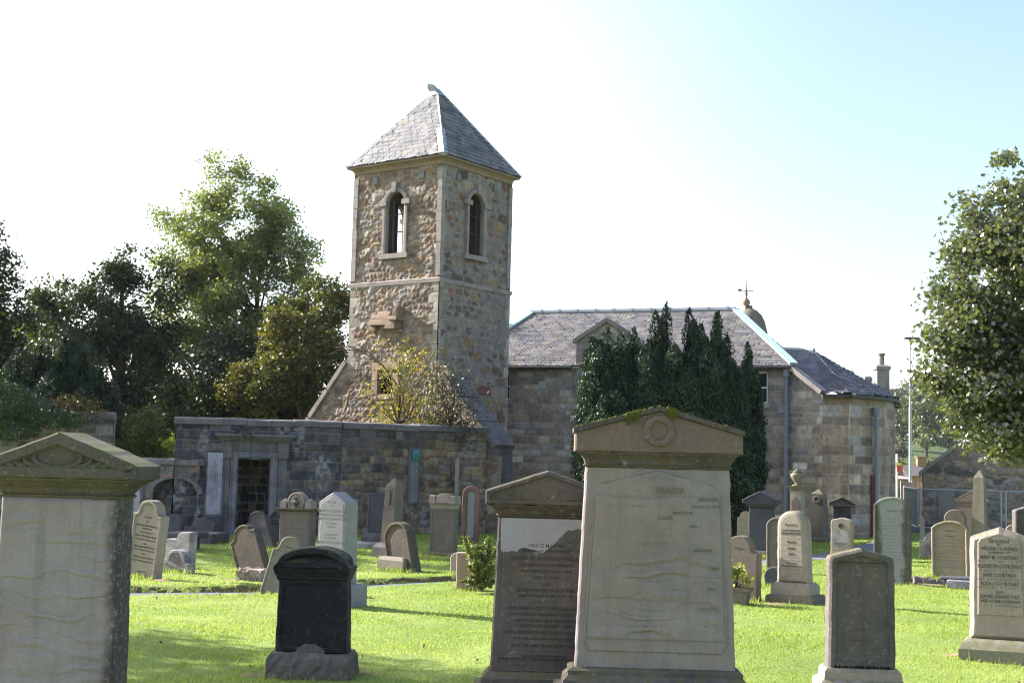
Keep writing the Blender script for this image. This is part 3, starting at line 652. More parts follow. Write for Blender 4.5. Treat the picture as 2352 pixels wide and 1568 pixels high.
# niche mask (blocked window)
nz0, nz1, nc, nw = at(890, 905, 37.0).z, at(890, 848, 37.0).z, None, .30
P_ = atplane(888, 875, T(0, 0, 0), tb_); nc = (P_ - K).dot(ta)
gl0 = GLf + .55
parts.append(panel(GP(gl0, zb), GP(GR - .35, zb), GP(al_top, zt_l), GP(ar_top, zt_l), lp, .03, mask=lambda u, v: (np.abs((gl0 - u) - nc) < nw) & (v + zb > nz0) & (v + zb < nz1)))
V, F, C = joinp(parts); gw = mk('gable_wall', V, F, m_mason, t, C, world=True, smooth=True)
for (a0, z0, a1, z1) in ((GLf + .6, zt_l - sl_l * (GLf + .6 - al_top), al_top + .02, zt_l), (GR - .5, zt_r - sl_r * (ar_top - GR + .5), ar_top - .02, zt_r)):
    g = B(); g.hexa([tuple(GP(a0, 0, .03)), tuple(GP(a1, 0, .03)), tuple(GP(a1, 0, .75)), tuple(GP(a0, 0, .75)), tuple(GP(a0, z0 - .03, .03)), tuple(GP(a1, z1 - .03, .03)), tuple(GP(a1, z1 - .03, .75)), tuple(GP(a0, z0 - .03, .75))]); g.build('gable_core', m_dressdk, gw, world=True)
rr = random.Random(5)
def skew(a0, z0, a1, z1, n, mat):
    for i in range(n):
        f0, f1 = i / n + .008, (i + 1) / n - .008; j = rr.uniform(-.02, .02); p = Vector(GP(a0 + (a1 - a0) * f0, z0 + (z1 - z0) * f0 + j)); q = Vector(GP(a0 + (a1 - a0) * f1, z0 + (z1 - z0) * f1 + j))
        e1 = tb_ * .82; e0 = -tb_ * .10; nn = (q - p).cross(tb_).normalized(); nn = nn if nn.z > 0 else -nn
        g = B(); g.hexa([tuple(p + e0 - nn * .04), tuple(q + e0 - nn * .04), tuple(q + e1 - nn * .04), tuple(p + e1 - nn * .04), tuple(p + e0 + nn * .09), tuple(q + e0 + nn * .09), tuple(q + e1 + nn * .09), tuple(p + e1 + nn * .09)])
        g.build('coping_stone', mat, gw, world=True)
skew(GLf + .6, zt_l - sl_l * (GLf + .6 - al_top), al_top, zt_l, 3, m_dress)
skew(GR - .5, zt_r - sl_r * (ar_top - GR + .5), ar_top, zt_r, 3, m_dressdk)
# dark niche with stone jambs and bar
g = B(); P3 = lambda x, y, z: tuple(T(nc - x, y, z))
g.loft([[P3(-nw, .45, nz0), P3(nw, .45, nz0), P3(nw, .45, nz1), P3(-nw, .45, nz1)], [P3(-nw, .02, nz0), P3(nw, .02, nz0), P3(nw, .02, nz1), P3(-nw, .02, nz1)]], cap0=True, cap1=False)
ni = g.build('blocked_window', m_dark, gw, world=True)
g = B()
for x0, x1, z0, z1 in ((-nw - .2, -nw + .02, nz0, nz1), (nw - .02, nw + .2, nz0, nz1 - .1), (-nw - .22, nw + .22, nz1 - .02, nz1 + .2), (-nw - .1, nw + .1, nz0 - .14, nz0)):
    g.hexa([P3(x0, -.09, z0), P3(x1, -.09, z0), P3(x1, .1, z0), P3(x0, .1, z0), P3(x0, -.07, z1), P3(x1, -.09, z1), P3(x1, .1, z1), P3(x0, .1, z1)])
g.build('window_jamb', m_ochre, ni, world=True)
# projecting corbel remains high on the lit face
cz = at(900, 740, 37.0).z; cc = (atplane(902, 740, T(0, 0, 0), tb_) - K).dot(ta); g = B(); rr = random.Random(9)
for (x0, x1, z0, z1, d) in ((-.66, .10, -.10, .08, .34), (-.60, .05, .08, .22, .26), (-.45, .0, .22, .32, .16), (-.70, -.45, -.24, -.10, .30), (-.3, .0, -.2, -.1, .22), (.02, .34, -.22, .02, .36), (.10, .44, .02, .14, .40), (.22, .40, .14, .42, .34), (.0, .5, -.30, -.22, .2)):
    x0 += rr.uniform(-.03, .03); d += rr.uniform(-.03, .03)
    g.hexa([tuple(T(cc - x, -d_2, cz + z)) for x, d_2, z in [(x0, d, z0 + .01), (x1 - .01, d - .03, z0), (x1, -.1, z0), (x0, -.1, z0), (x0 + .03, d - .05, z1), (x1 - .02, d - .06, z1 - .01), (x1, -.1, z1), (x0, -.1, z1)]])
g.build('corbel_remains', m_ochre, t, world=True)

# ================================================================ ENCLOSURE WALL WITH DOORWAY
W0 = at(406, 975, 31.5); W1 = at(785, 978, 32.5); W2 = at(1118, 993, 34.9)
ZC = 2.62
ew = thing('enclosure_wall', 'dark ashlar churchyard wall with a blocked doorway in front of the tower', 'wall', (W0.x, W0.y, 0))
dpx0, dpx1 = at(547, 1130, 31.9), at(622, 1130, 32.05)
U1 = (Vector((W1.x, W1.y, 0)) - Vector((W0.x, W0.y, 0))); L1_ = U1.length; U1n = U1 / L1_
def wu(px, py=1100):
    P = atplane(px, py, Vector((W0.x, W0.y, 0)), Vector((U1n.y, -U1n.x, 0))); return (P - Vector((W0.x, W0.y, 0))).dot(U1n), P.z
du0, _ = wu(545); du1, _ = wu(620); _, dzt = wu(580, 1053); ddz = .02
DARKP = ((.052, .053, .066), (.075, .073, .08), (.105, .09, .072), (.034, .035, .044), (.16, .125, .085), (.125, .123, .128))
WARMP = ((.25, .18, .095), (.155, .115, .08), (.29, .23, .145), (.10, .08, .07), (.18, .08, .05), (.19, .175, .16))
def wallpal(off):
    def f(cu_, z, rnd):
        x = (np.asarray(cu_) + off) / 7.0; wm = sstep(.50, .80, x + .16 * np.sin(z * 7) + .22 * (rnd - .5) - .16 * (z > 1.9) + .08 * (z < 1.5))
        d = pick((rnd * 7.31) % 1, DARKP, (3, 3, 1.6, 2.5, .5, 1.1)); wmc = pick((rnd * 3.77) % 1, WARMP, (2.4, 2, 2, 1.5, .35, 1.6))
        return d * (1 - wm)[:, None] + wmc * wm[:, None]
    return f
def limewash(hc, u, v, seed, amt=.45, pal=(.42, .42, .42)):
    h, c = hc; s = sstep(.55, .75, fbm(u * 1.4, v * .7, 2.2, seed)) * sstep(.4, .6, fbm(u, v, 12, seed + 3)) * amt
    return h, c * (1 - s)[:, None] + np.array(pal) * s[:, None]
wp1 = lambda u, v: limewash(ashlar(u, v, (.17, .26), (.25, .68), wallpal(0), mortar=(.15, .148, .15), mw=.004, amp=.02, seed=41, warp=.025, rough=.018, vary=.6, even=.3, stain=.9), u, v, 17, .5)
wp2 = lambda u, v: limewash(ashlar(u, v, (.14, .25), (.15, .44), wallpal(L1_), mortar=(.15, .13, .11), mw=.006, amp=.03, seed=47, warp=.05, rough=.025, vary=.6, even=.22, stain=.85), u, v, 19, .35)
def wpt(u, z, y=0.0): return Vector((W0.x, W0.y, 0)) + U1n * u + Vector((-U1n.y, U1n.x, 0)) * y + Vector((0, 0, z))
b0, b1, b2, b3 = Vector((W0.x, W0.y, -.1)), Vector((W1.x, W1.y, -.1)), Vector((W2.x, W2.y, -.1)), None
up = lambda p, z: Vector((p.x, p.y, z))
n1 = Vector((-U1n.y, U1n.x, 0)); U2n = (up(W2, 0) - up(W1, 0)).normalized(); n2_ = Vector((-U2n.y, U2n.x, 0))
parts = [panel(b0, b1, up(b0, ZC), up(b1, ZC), wp1, .027, mask=lambda u, v: (u > du0) & (u < du1) & (v - .1 < dzt)),
         panel(b1, b2, up(b1, ZC), up(b2, ZC), wp2, .027),
         panel(b0 + n1 * .5, b0, up(b0 + n1 * .5, ZC), up(b0, ZC), wp1, .04),
         panel(b1 + n1 * .5, b0 + n1 * .5, up(b1 + n1 * .5, ZC), up(b0 + n1 * .5, ZC), wp1, .06, mask=lambda u, v: (u > L1_ - du1) & (u < L1_ - du0) & (v - .1 < dzt)),
         panel(b2 + n2_ * .5, b1 + n2_ * .5, up(b2 + n2_ * .5, ZC), up(b1 + n2_ * .5, ZC), wp2, .06)]
V, F, C = joinp(parts); mk('wall', V, F, m_mason, ew, C, world=True)
def coping(p, q, nn, n, z, th, parent, mat, over=.07, dep=.5, seed=1, name='coping'):
    rr = random.Random(seed); g = B(); d = (q - p); 
    for i in range(n):
        f0, f1 = i / n, (i + 1) / n - .006 / max(.1, d.length) ; a = p + d * f0; c_ = p + d * f1; j = rr.uniform(-.012, .012); a = up(a, 0); c_ = up(c_, 0); o = rr.uniform(-.01, .01)
        g.loft([[tuple(a - nn * (over + o) + Vector((0, 0, z + j))), tuple(a - nn * (over + o) + Vector((0, 0, z + th * .8 + j))), tuple(a - nn * (over - .05) + Vector((0, 0, z + th + j))), tuple(a + nn * (dep + over - .05) + Vector((0, 0, z + th + .03 + j))), tuple(a + nn * (dep + over) + Vector((0, 0, z + j)))],
                [tuple(c_ - nn * (over + o) + Vector((0, 0, z + j))), tuple(c_ - nn * (over + o) + Vector((0, 0, z + th * .8 + j))), tuple(c_ - nn * (over - .05) + Vector((0, 0, z + th + j))), tuple(c_ + nn * (dep + over - .05) + Vector((0, 0, z + th + .03 + j))), tuple(c_ + nn * (dep + over) + Vector((0, 0, z + j)))]])
    return g.build(name, mat, parent, world=True)
m_cop = stone('wall_coping', (.15, .145, .135), stain=(.06, .06, .06), amt=.6, streak=.3, lic=.55, lichen=(.40, .42, .40), bump=.5)
coping(up(b0, 0) - U1n * .06, up(b1, 0), n1, 7, ZC + .004, .15, ew, m_cop, seed=3); coping(up(b1, 0) + U2n * .02, up(b2, 0) + U2n * .1, n2_, 6, ZC + .004, .15, ew, m_cop, seed=4)
# doorway surround: moulded frame, frieze, cornice
fr = B(); Y = lambda *p: tuple(wpt(*p))
dc, hw = (du0 + du1) / 2, (du1 - du0) / 2
def wbox(g, u0, u1, z0, z1, y0, y1): return g.hexa([Y(u0, z0, y0), Y(u1, z0, y0), Y(u1, z0, y1), Y(u0, z0, y1), Y(u0, z1, y0), Y(u1, z1, y0), Y(u1, z1, y1), Y(u0, z1, y1)])
def dframe(hw_, top, y): return [Y(dc - hw_, -.05, y), Y(dc - hw_, top, y), Y(dc + hw_, top, y), Y(dc + hw_, -.05, y)]
fr.loft([dframe(hw, dzt, .5), dframe(hw, dzt, -.02), dframe(hw + .04, dzt + .04, -.06), dframe(hw + .10, dzt + .10, -.06), dframe(hw + .115, dzt + .115, -.04), dframe(hw + .17, dzt + .17, -.04), dframe(hw + .18, dzt + .18, .03)], cap0=False, cap1=False, closed=False)
fo = fr.build('doorway', stone('doorway_stone', (.20, .20, .205), stain=(.05, .05, .06), amt=.55, streak=.6, lic=.4, bump=.5), ew, world=True)
g = B()
for s in (-1, 1):
    x = dc + s * (hw + .29); wbox(g, x - .10, x + .10, -.05, dzt + .42, -.05, .02); wbox(g, x - .13, x + .13, dzt + .02, dzt + .40, -.11, .015); wbox(g, x - .12, x + .12, -.05, .22, -.10, .012)
g.build('pilaster', m_dressdk, fo, world=True)
g = B(); wbox(g, dc - hw - .16, dc + hw + .16, dzt + .185, dzt + .42, -.035, .018); g.build('frieze', m_dressdk, fo, world=True)
g = B()
for (e_, z0, z1, y) in ((.46, dzt + .425, dzt + .48, -.12), (.52, dzt + .482, dzt + .535, -.20), (.58, dzt + .537, dzt + .60, -.29)): wbox(g, dc - hw - e_, dc + hw + e_, z0, z1, y, .016)
g.build('cornice', m_dressdk, fo, world=True)
# blocked inner face of the doorway
bpat = lambda u, v: ashlar(u, v, (.18, .26), (.2, .34), pal=((.16, .13, .09), (.10, .09, .075), (.21, .16, .09), (.07, .065, .06)), wts=(2, 2, 1.2, 1.6), seed=61, warp=.02)
for ua, ub in ((du0 - .02, du0 + .36), (du1 + .5, du1 + .02)):
    g_p = panel(wpt(ua, -.1, .5), wpt(ub, -.1, 1.7), wpt(ua, dzt + .3, .5), wpt(ub, dzt + .3, 1.7), bpat, .05); mk('added_passage_side', g_p[0], g_p[1], m_mason, fo, g_p[2], world=True)
g = B(); wbox(g, du0 - .2, du1 + .6, dzt + .02, dzt + .2, .51, 1.9); g.build('shade_slab', m_dressdk, fo, world=True)  # roof slab added with the passage sides to darken the doorway
g_p = panel(wpt(du0 - .4, -.1, 1.7), wpt(du1 + .8, -.1, 1.7), wpt(du0 - .4, dzt + .3, 1.7), wpt(du1 + .8, dzt + .3, 1.7), lambda u, v: ashlar(u, v, (.18, .26), (.2, .34), pal=((.16, .13, .09), (.10, .09, .075), (.21, .16, .09), (.07, .065, .06)), wts=(2, 2, 1.2, 1.6), seed=61, warp=.02), .03)
mk('door_blocking', g_p[0], g_p[1], m_mason, fo, g_p[2], world=True)

# low wall with an arched recess, running left from the enclosure wall
A0 = at(250, 1065, 32.2); A1 = at(460, 1062, 31.35); ZL = 1.62
la = (up(A1, 0) - up(A0, 0)); Ll = la.length; lan = la / Ll; ln = Vector((-lan.y, lan.x, 0))
lw = thing('recess_wall', 'low dark ruinous wall with a blind arch left of the doorway wall', 'wall', up(A0, 0))
ac = (atplane(405, 1100, up(A0, 0), ln) - up(A0, 0)).dot(lan); ar = .62
def amask(u, v):
    z = v - .1; return (np.abs(u - ac) < ar) & (z < .95 + .36 * np.sqrt(np.maximum(0, 1 - ((u - ac) / ar) ** 2)))
wp3 = lambda u, v: limewash(rubble(u, v, .30, .19, pal=((.10, .095, .095), (.15, .13, .115), (.06, .058, .06), (.20, .10, .075)), wts=(3, 2.4, 2, .5), mortar=(.15, .14, .135), seed=44, amp=.03), u, v, 13, .3)
P0, P1 = up(A0, -.1), up(A1, -.1)
parts = [panel(P0, P1, up(P0, ZL), up(P1, ZL), wp3, .03, mask=amask), panel(P0 + ln * .32, P1 + ln * .32, up(P0 + ln * .32, ZL), up(P1 + ln * .32, ZL), wp3, .05), panel(P1 + ln * .55, P0 + ln * .55, up(P1 + ln * .55, ZL), up(P0 + ln * .55, ZL), wp3, .08), panel(P0 + ln * .5, P0, up(P0 + ln * .5, ZL), up(P0, ZL), wp3, .06)]
V, F, C = joinp(parts); mk('wall', V, F, m_mason, lw, C, world=True)
g = B(); ra = []
for j in range(13):
    an_ = math.pi * (1 - j / 12); ra.append((ac + ar * math.cos(an_), .95 + .36 * math.sin(an_)))
rg = lambda o, y, k_: [tuple(up(A0, 0) + lan * (ac + (x - ac) * k_) + ln * y + Vector((0, 0, .95 + (z - .95) * k_))) for x, z in o]
g.loft([rg(ra, .3, 1), rg(ra, -.05, 1), rg(ra, -.05, 1.2), rg(ra, .02, 1.22)], cap0=False, cap1=False, closed=False); g.build('arch', m_dressdk, lw, world=True)
coping(up(A0, 0), up(A1, 0) - lan * .02, ln, 5, ZL + .004, .13, lw, m_cop, seed=8)

# far left wall with coping, ivy over it
B0, B1 = at(-260, 975, 33.0), at(262, 950, 34.2); ZB = at(255, 962, 34.2).z
bn = (up(B1, 0) - up(B0, 0)).normalized(); bnn = Vector((-bn.y, bn.x, 0)); Lb = (up(B1, 0) - up(B0, 0)).length
fw = thing('boundary_wall', 'tall grey stone boundary wall under ivy at the left edge', 'wall', up(B0, 0))
wp4 = lambda u, v: limewash(ashlar(u, v, (.16, .24), (.25, .55), pal=((.20, .185, .16), (.14, .125, .11), (.25, .20, .14), (.10, .095, .095)), wts=(3, 2.5, 1.3, 1.5), mortar=(.26, .25, .23), seed=71, amp=.02, warp=.02, rough=.012), u, v, 23, .5)
P0, P1 = up(B0, -.1), up(B1, -.1)
parts = [panel(P0, P1, up(P0, ZB), up(P1, ZB), wp4, .04), panel(P1, P1 + bnn * .55, up(P1, ZB), up(P1 + bnn * .55, ZB), wp4, .04), panel(P1 + bnn * .55, P0 + bnn * .55, up(P1 + bnn * .55, ZB), up(P0 + bnn * .55, ZB), wp4, .1)]
V, F, C = joinp(parts); mk('wall', V, F, m_mason, fw, C, world=True)
coping(up(B0, 0), up(B1, 0) + bn * .04, bnn, 9, ZB + .004, .17, fw, m_cop, seed=12)

# ================================================================ CHURCH
CC = at(1812, 845, 38.0); ZEV = CC.z; CC = up(CC, 0)
cd = Vector((-.940, .342, 0)); cn = Vector((.342, .940, 0))       # along the front to the left; into the building
ch = thing('church', 'long low stone church with slate hipped roof behind the yew', 'church', CC)
def H(a, b, z): return CC + cd * a + cn * b + Vector((0, 0, z))
LEN = 10.4; PXC = 9.6
cpal = ((.275, .23, .185), (.215, .185, .16), (.35, .315, .27), (.235, .23, .23), (.43, .355, .25), (.52, .50, .46))
cp = lambda u, v: ashlar(u, v, (.16, .24), (.32, .62), pal=cpal, wts=(3, 2.6, 2, 1.6, .9, .35), mortar=(.27, .24, .20), mw=.008, amp=.012, seed=51, warp=.018, rough=.01, even=.12)
def wr(px, py):     # photo pixel -> (a, z) on the church front
    P = atplane(px, py, CC, cn); return (P - CC).dot(cd), P.z
wins = []
for (xa, xb, yt_, yb_) in ((1735, 1764, 853, 926), (1722, 1752, 1098, 1165), (1136, 1172, 854, 918)):
    a0, zt = wr(xb, yt_); a1, zb_ = wr(xa, yb_); wins.append((a0, a1, zb_, zt))
def cmask(u, v):
    a = LEN - u; z = v - .1; r = np.zeros(u.shape, bool)
    for a0, a1, z0, z1 in wins: r |= (a > a0) & (a < a1) & (z > z0) & (z < z1)
    return r
ga, gza = wr(1394, 740); g0, gzk = wr(1466, 783); g1, _ = wr(1326, 783)
parts = [panel(H(LEN, 0, -.1), H(0, 0, -.1), H(LEN, 0, ZEV), H(0, 0, ZEV), cp, .032, mask=cmask), panel(H(LEN, PXC, -.1), H(LEN, 0, -.1), H(LEN, PXC, ZEV), H(LEN, 0, ZEV), cp, .08), panel(H(0, 0, -.1), H(0, PXC, -.1), H(0, 0, ZEV), H(0, PXC, ZEV), cp, .06), panel(H(0, PXC, -.1), H(LEN, PXC, -.1), H(0, PXC, ZEV), H(LEN, PXC, ZEV), cp, .1)]
ghw = (g1 - g0) / 2; gcx = (g0 + g1) / 2
parts.append(panel(H(gcx + ghw, -.06, -.1), H(gcx - ghw, -.06, -.1), H(gcx + ghw, -.06, gzk), H(gcx - ghw, -.06, gzk), cp, .04))
parts.append(panel(H(gcx + ghw, -.06, gzk), H(gcx - ghw, -.06, gzk), H(gcx, -.06, gza), H(gcx, -.06, gza), cp, .04))
V, F, C = joinp(parts); mk('wall', V, F, m_mason, ch, C, world=True)
g = B(); g.loft([[tuple(H(gcx + ghw, b, -.1)), tuple(H(gcx - ghw, b, -.1)), tuple(H(gcx - ghw, b, gzk - .01)), tuple(H(gcx, b, gza - .01)), tuple(H(gcx + ghw, b, gzk - .01))] for b in (-.052, .3)])
for s in (-1, 1):
    g.loft([[tuple(H(gcx + s * (ghw + .10), b, gzk - .08)), tuple(H(gcx + s * (ghw + .10), b, gzk + .05)), tuple(H(gcx, b, gza + .14)), tuple(H(gcx, b, gza + .0))] for b in (-.16, .34)])
g.build('wallhead_gable', m_dress, ch, world=True)
for i, (a0, a1, z0, z1) in enumerate(wins):
    g = B(); fw_ = .05
    for (x0, x1, y0, y1) in ((a0, a0 + fw_, z0, z1), (a1 - fw_, a1, z0, z1), (a0 + fw_, a1 - fw_, z0, z0 + fw_), (a0 + fw_, a1 - fw_, z1 - fw_, z1), (a0 + fw_, a1 - fw_, (z0 + z1) / 2 - .02, (z0 + z1) / 2 + .02)):
        g.hexa([tuple(H(x, b, z)) for z in (y0, y1) for x, b in ((x0, .10), (x1, .10), (x1, .16), (x0, .16))])
    f = g.build('window', m_white, ch, world=True)
    g = B(); g.hexa([tuple(H(x, b, z)) for z in (z0 + .01, z1 - .01) for x, b in ((a0 + .01, .13), (a1 - .01, .13), (a1 - .01, .15), (a0 + .01, .15))]); g.build('pane', m_glass, f, world=True)
    g = B(); g.hexa([tuple(H(x, b, z)) for z in (z0 - .12, z0 + .002) for x, b in ((a0 - .08, -.05), (a1 + .08, -.05), (a1 + .08, .2), (a0 - .08, .2))]); g.build('sill', m_dress, f, world=True)
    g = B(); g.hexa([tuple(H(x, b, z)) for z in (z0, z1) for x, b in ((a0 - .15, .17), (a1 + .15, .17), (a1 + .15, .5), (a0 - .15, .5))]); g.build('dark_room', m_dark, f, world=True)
# small pale louvre plate
a0, z1 = wr(1254, 875); a1, z0 = wr(1239, 891)
g = B(); g.hexa([tuple(H(x, b, z)) for z in (z0, z1) for x, b in ((a0, -.03), (a1, -.03), (a1, .05), (a0, .05))]); g.build('vent_plate', plain('vent_grey', (.34, .37, .40), .6), ch, world=True)
# roof
eo = .16; zr = ZEV + .06
mid = at(1690, 717, 43.0); RZ = mid.z
rb = PXC / 2; ra0 = (atplane(1690, 717, H(0, rb, 0), cn) - CC).dot(cd); ra1 = (atplane(1221, 722, H(0, rb, 0), cn) - CC).dot(cd); RZ = atplane(1500, 717, H(0, rb, 0), cn).z
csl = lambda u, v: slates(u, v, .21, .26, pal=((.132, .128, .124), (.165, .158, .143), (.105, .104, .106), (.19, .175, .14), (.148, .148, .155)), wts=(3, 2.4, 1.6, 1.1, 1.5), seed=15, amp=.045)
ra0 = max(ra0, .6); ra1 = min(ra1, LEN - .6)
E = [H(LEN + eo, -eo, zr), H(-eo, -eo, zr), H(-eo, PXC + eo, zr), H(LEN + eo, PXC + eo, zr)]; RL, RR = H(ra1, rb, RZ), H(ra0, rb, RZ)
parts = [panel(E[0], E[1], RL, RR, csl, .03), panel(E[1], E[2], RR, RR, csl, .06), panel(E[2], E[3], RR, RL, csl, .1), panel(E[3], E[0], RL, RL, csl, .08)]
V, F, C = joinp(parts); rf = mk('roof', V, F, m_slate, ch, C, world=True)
g = B(); g.tube([RL + Vector((0, 0, .05)), RR + Vector((0, 0, .05))], .10, 8)
nrl = 11
for i in range(nrl): p_ = RL.lerp(RR, (i + .5) / nrl); q_ = RL.lerp(RR, (i + .62) / nrl); g.tube([p_ + Vector((0, 0, .055)), q_ + Vector((0, 0, .055))], .115, 8)
g.build('ridge', m_lead, rf, world=True)
for e_, r_ in ((E[0], RL), (E[1], RR)):
    g = B(); g.bar(e_ + Vector((0, 0, .06)), r_ + Vector((0, 0, .06)), .24, .07); g.build('hip_flashing', m_copper, rf, world=True)
g = B(); g.tube([H(LEN + eo, -eo - .06, zr - .05), H(gcx + ghw + .12, -eo - .06, zr - .05)], .065, 8); g.tube([H(gcx - ghw - .12, -eo - .06, zr - .05), H(-eo, -eo - .06, zr - .05)], .065, 8); g.build('gutter', m_iron, rf, world=True)
g = B(); g.loft([[tuple(H(LEN + eo, -eo, z)), tuple(H(-eo, -eo, z)), tuple(H(-eo, PXC + eo, z)), tuple(H(LEN + eo, PXC + eo, z))] for z in (zr - .08, zr - .01)]); g.build('soffit', m_dress, rf, world=True)
# downpipe at the corner
def pipe(p, z1, name, parent, mat=m_pipe, r=.055):
    g = B(); g.tube([up(p, -.05), up(p, z1 - .25)], r, 8); g.tube([up(p, z1 - .25), up(p, z1)], [r * 1.9, r * 2.2], 8)
    z = .6
    while z < z1 - .4: g.tube([up(p, z), up(p, z + .09)], r * 1.45, 8); z += 1.25
    return g.build(name, mat, parent, world=True)
pa, _ = wr(1807, 1000); pipe(H(pa, -.12, 0), ZEV - .02, 'downpipe', ch)

# session house: raking wall to the corner, bowed polygon end with lower slate roof
SA = at(1890, 908, 37.2); SB = at(2003, 921, 37.6); SCc = at(2052, 931, 39.0); ZH = SA.z
spal = ((.33, .255, .185), (.25, .195, .155), (.40, .325, .24), (.30, .275, .255), (.20, .16, .135))
sp = lambda u, v: ashlar(u, v, (.24, .30), (.45, .95), pal=spal, wts=(3, 2, 2, 1.2, 1.2), mortar=(.34, .30, .25), mw=.007, amp=.008, seed=57, warp=.006, rough=.004)
S0 = CC; pts = [S0, up(SA, 0), up(at(1950, 914, 36.9), 0), up(SB, 0), up(at(2030, 925, 38.2), 0), up(SCc, 0), up(at(2056, 932, 42.5), 0), up(at(1990, 932, 46), 0)]
parts = [panel(up(S0, -.1), up(pts[1], -.1), up(S0, ZEV - .02), up(pts[1], ZH), cp, .035)]
for i in range(1, len(pts) - 1): parts.append(panel(up(pts[i], -.1), up(pts[i + 1], -.1), up(pts[i], ZH), up(pts[i + 1], ZH), sp, .035 if i < 5 else .08))
V, F, C = joinp(parts); sh = mk('session_house_wall', V, F, m_mason, ch, C, world=True)
R0 = at(1782, 806, 43.5); R1 = at(1870, 808, 42.5)
eave = [up(S0, ZEV + .0)] + [up(p_ + (p_ - up(R1, 0)).normalized() * .18, ZH + .05) for p_ in pts[1:]]
parts = []
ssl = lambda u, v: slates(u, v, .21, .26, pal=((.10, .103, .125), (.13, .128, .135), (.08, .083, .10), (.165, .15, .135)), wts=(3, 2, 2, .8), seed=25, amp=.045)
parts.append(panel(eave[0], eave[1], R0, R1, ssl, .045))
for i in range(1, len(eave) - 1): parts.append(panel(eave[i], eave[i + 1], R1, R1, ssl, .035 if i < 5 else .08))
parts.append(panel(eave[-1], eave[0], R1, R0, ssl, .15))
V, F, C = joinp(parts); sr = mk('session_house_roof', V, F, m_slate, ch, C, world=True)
g = B(); g.tube([R0 + Vector((0, 0, .04)), R1 + Vector((0, 0, .04))], .09, 8); g.build('ridge', m_lead, sr, world=True)
g = B(); g.bar(up(S0, ZEV + .03) + Vector((.05, -.1, 0)), up(pts[1], ZH + .08) + Vector((0, -.08, 0)), .34, .13); g.build('skew_coping', m_dress, sh, world=True)
g = B()
for i in range(1, len(pts) - 1): g.bar(up(eave[i], ZH - .02), up(eave[i + 1], ZH - .02), .12, .09)
g.build('eaves_gutter', m_iron, sr, world=True)
pp2 = at(2010, 1000, 37.55); q = pipe(up(pp2, 0) + Vector((.02, -.06, 0)), ZH - .3, 'downpipe', ch)
g = B(); d0, d1 = at(2001, 1090, 37.5), at(2003, 1090, 37.5); x_ = up(SB, 0)
g.hexa([(x_.x - .05, x_.y - .12, -.05), (x_.x + .07, x_.y - .10, -.05), (x_.x + .09, x_.y + .05, -.05), (x_.x - .05, x_.y + .05, -.05), (x_.x - .05, x_.y - .12, 1.75), (x_.x + .07, x_.y - .10, 1.75), (x_.x + .09, x_.y + .05, 1.75), (x_.x - .05, x_.y + .05, 1.75)])
g.build('door', m_redpaint, ch, world=True)
# chimneys
m_pot = plain('clay_pot', (.24, .17, .14), .8); m_dome = stone('dome_stone', (.16, .14, .10), stain=(.10, .09, .07), amt=.5, streak=.3, lic=.2, bump=.3)
def chimney(px0, px1, ytop, yb_, Y_, pot=True):
    a_ = at(px0, yb_, Y_); b__ = at(px1, yb_, Y_); zt = at((px0 + px1) / 2, ytop, Y_).z; hw_ = (b__.x - a_.x) / 2; cx_ = (a_.x + b__.x) / 2
    g = B(); g.rects([(hw_, hw_, a_.z - 1.0), (hw_, hw_, zt - .12), (hw_ * 1.18, hw_ * 1.18, zt - .10), (hw_ * 1.18, hw_ * 1.18, zt), (hw_ * .8, hw_ * .8, zt + .05)], cx_, Y_)
    c_ = g.build('chimney', m_dress, ch, world=True)
    if pot: g = B(); g.lathe([(.09, zt + .02), (.085, zt + .35), (.11, zt + .37), (.11, zt + .42)], cx_, Y_, 10); g.build('chimney_pot', m_pot, c_, world=True)
chimney(2011, 2039, 842, 920, 41.0); chimney(1985, 2000, 868, 900, 43.5, False); chimney(1946, 1959, 855, 885, 45.0, False)
# domed cupola with ball finial and weathervane
dcn = at(1722, 770, 48.0); zb_ = dcn.z; S48 = 48.0 / 3000
g = B(); g.lathe([(.62, zb_ - 1.6), (.62, zb_ + .05), (.66, zb_ + .08), (.62, zb_ + .22), (.55, zb_ + .50), (.43, zb_ + .75), (.25, zb_ + .92), (.10, zb_ + .99), (.09, zb_ + 1.1)], dcn.x, 48, 20); cu_o = g.build('cupola', m_dome, ch, world=True, smooth=True)
z_ = at(1714, 712, 48).z; xx = at(1714, 700, 48).x
g = B(); g.lathe([(.09, z_ - .12), (.12, z_), (.06, z_ + .06), (.05, z_ + .14), (.12, z_ + .2), (.15, z_ + .28), (.12, z_ + .37), (.05, z_ + .42), (.03, z_ + .5), (.055, z_ + .58), (.02, z_ + .8), (.012, z_ + 1.0)], xx, 48, 14); g.build('finial', m_ochre, cu_o, world=True, smooth=True)
g = B(); g.bar((xx - .28, 48, z_ + .72), (xx + .26, 48, z_ + .72), .02); g.bar((xx, 48, z_ + .8), (xx, 48, z_ + 1.08), .015); g.box(xx - .30, xx - .18, 47.99, 48.01, z_ + .70, z_ + .78); g.build('weathervane', m_iron, cu_o, world=True)

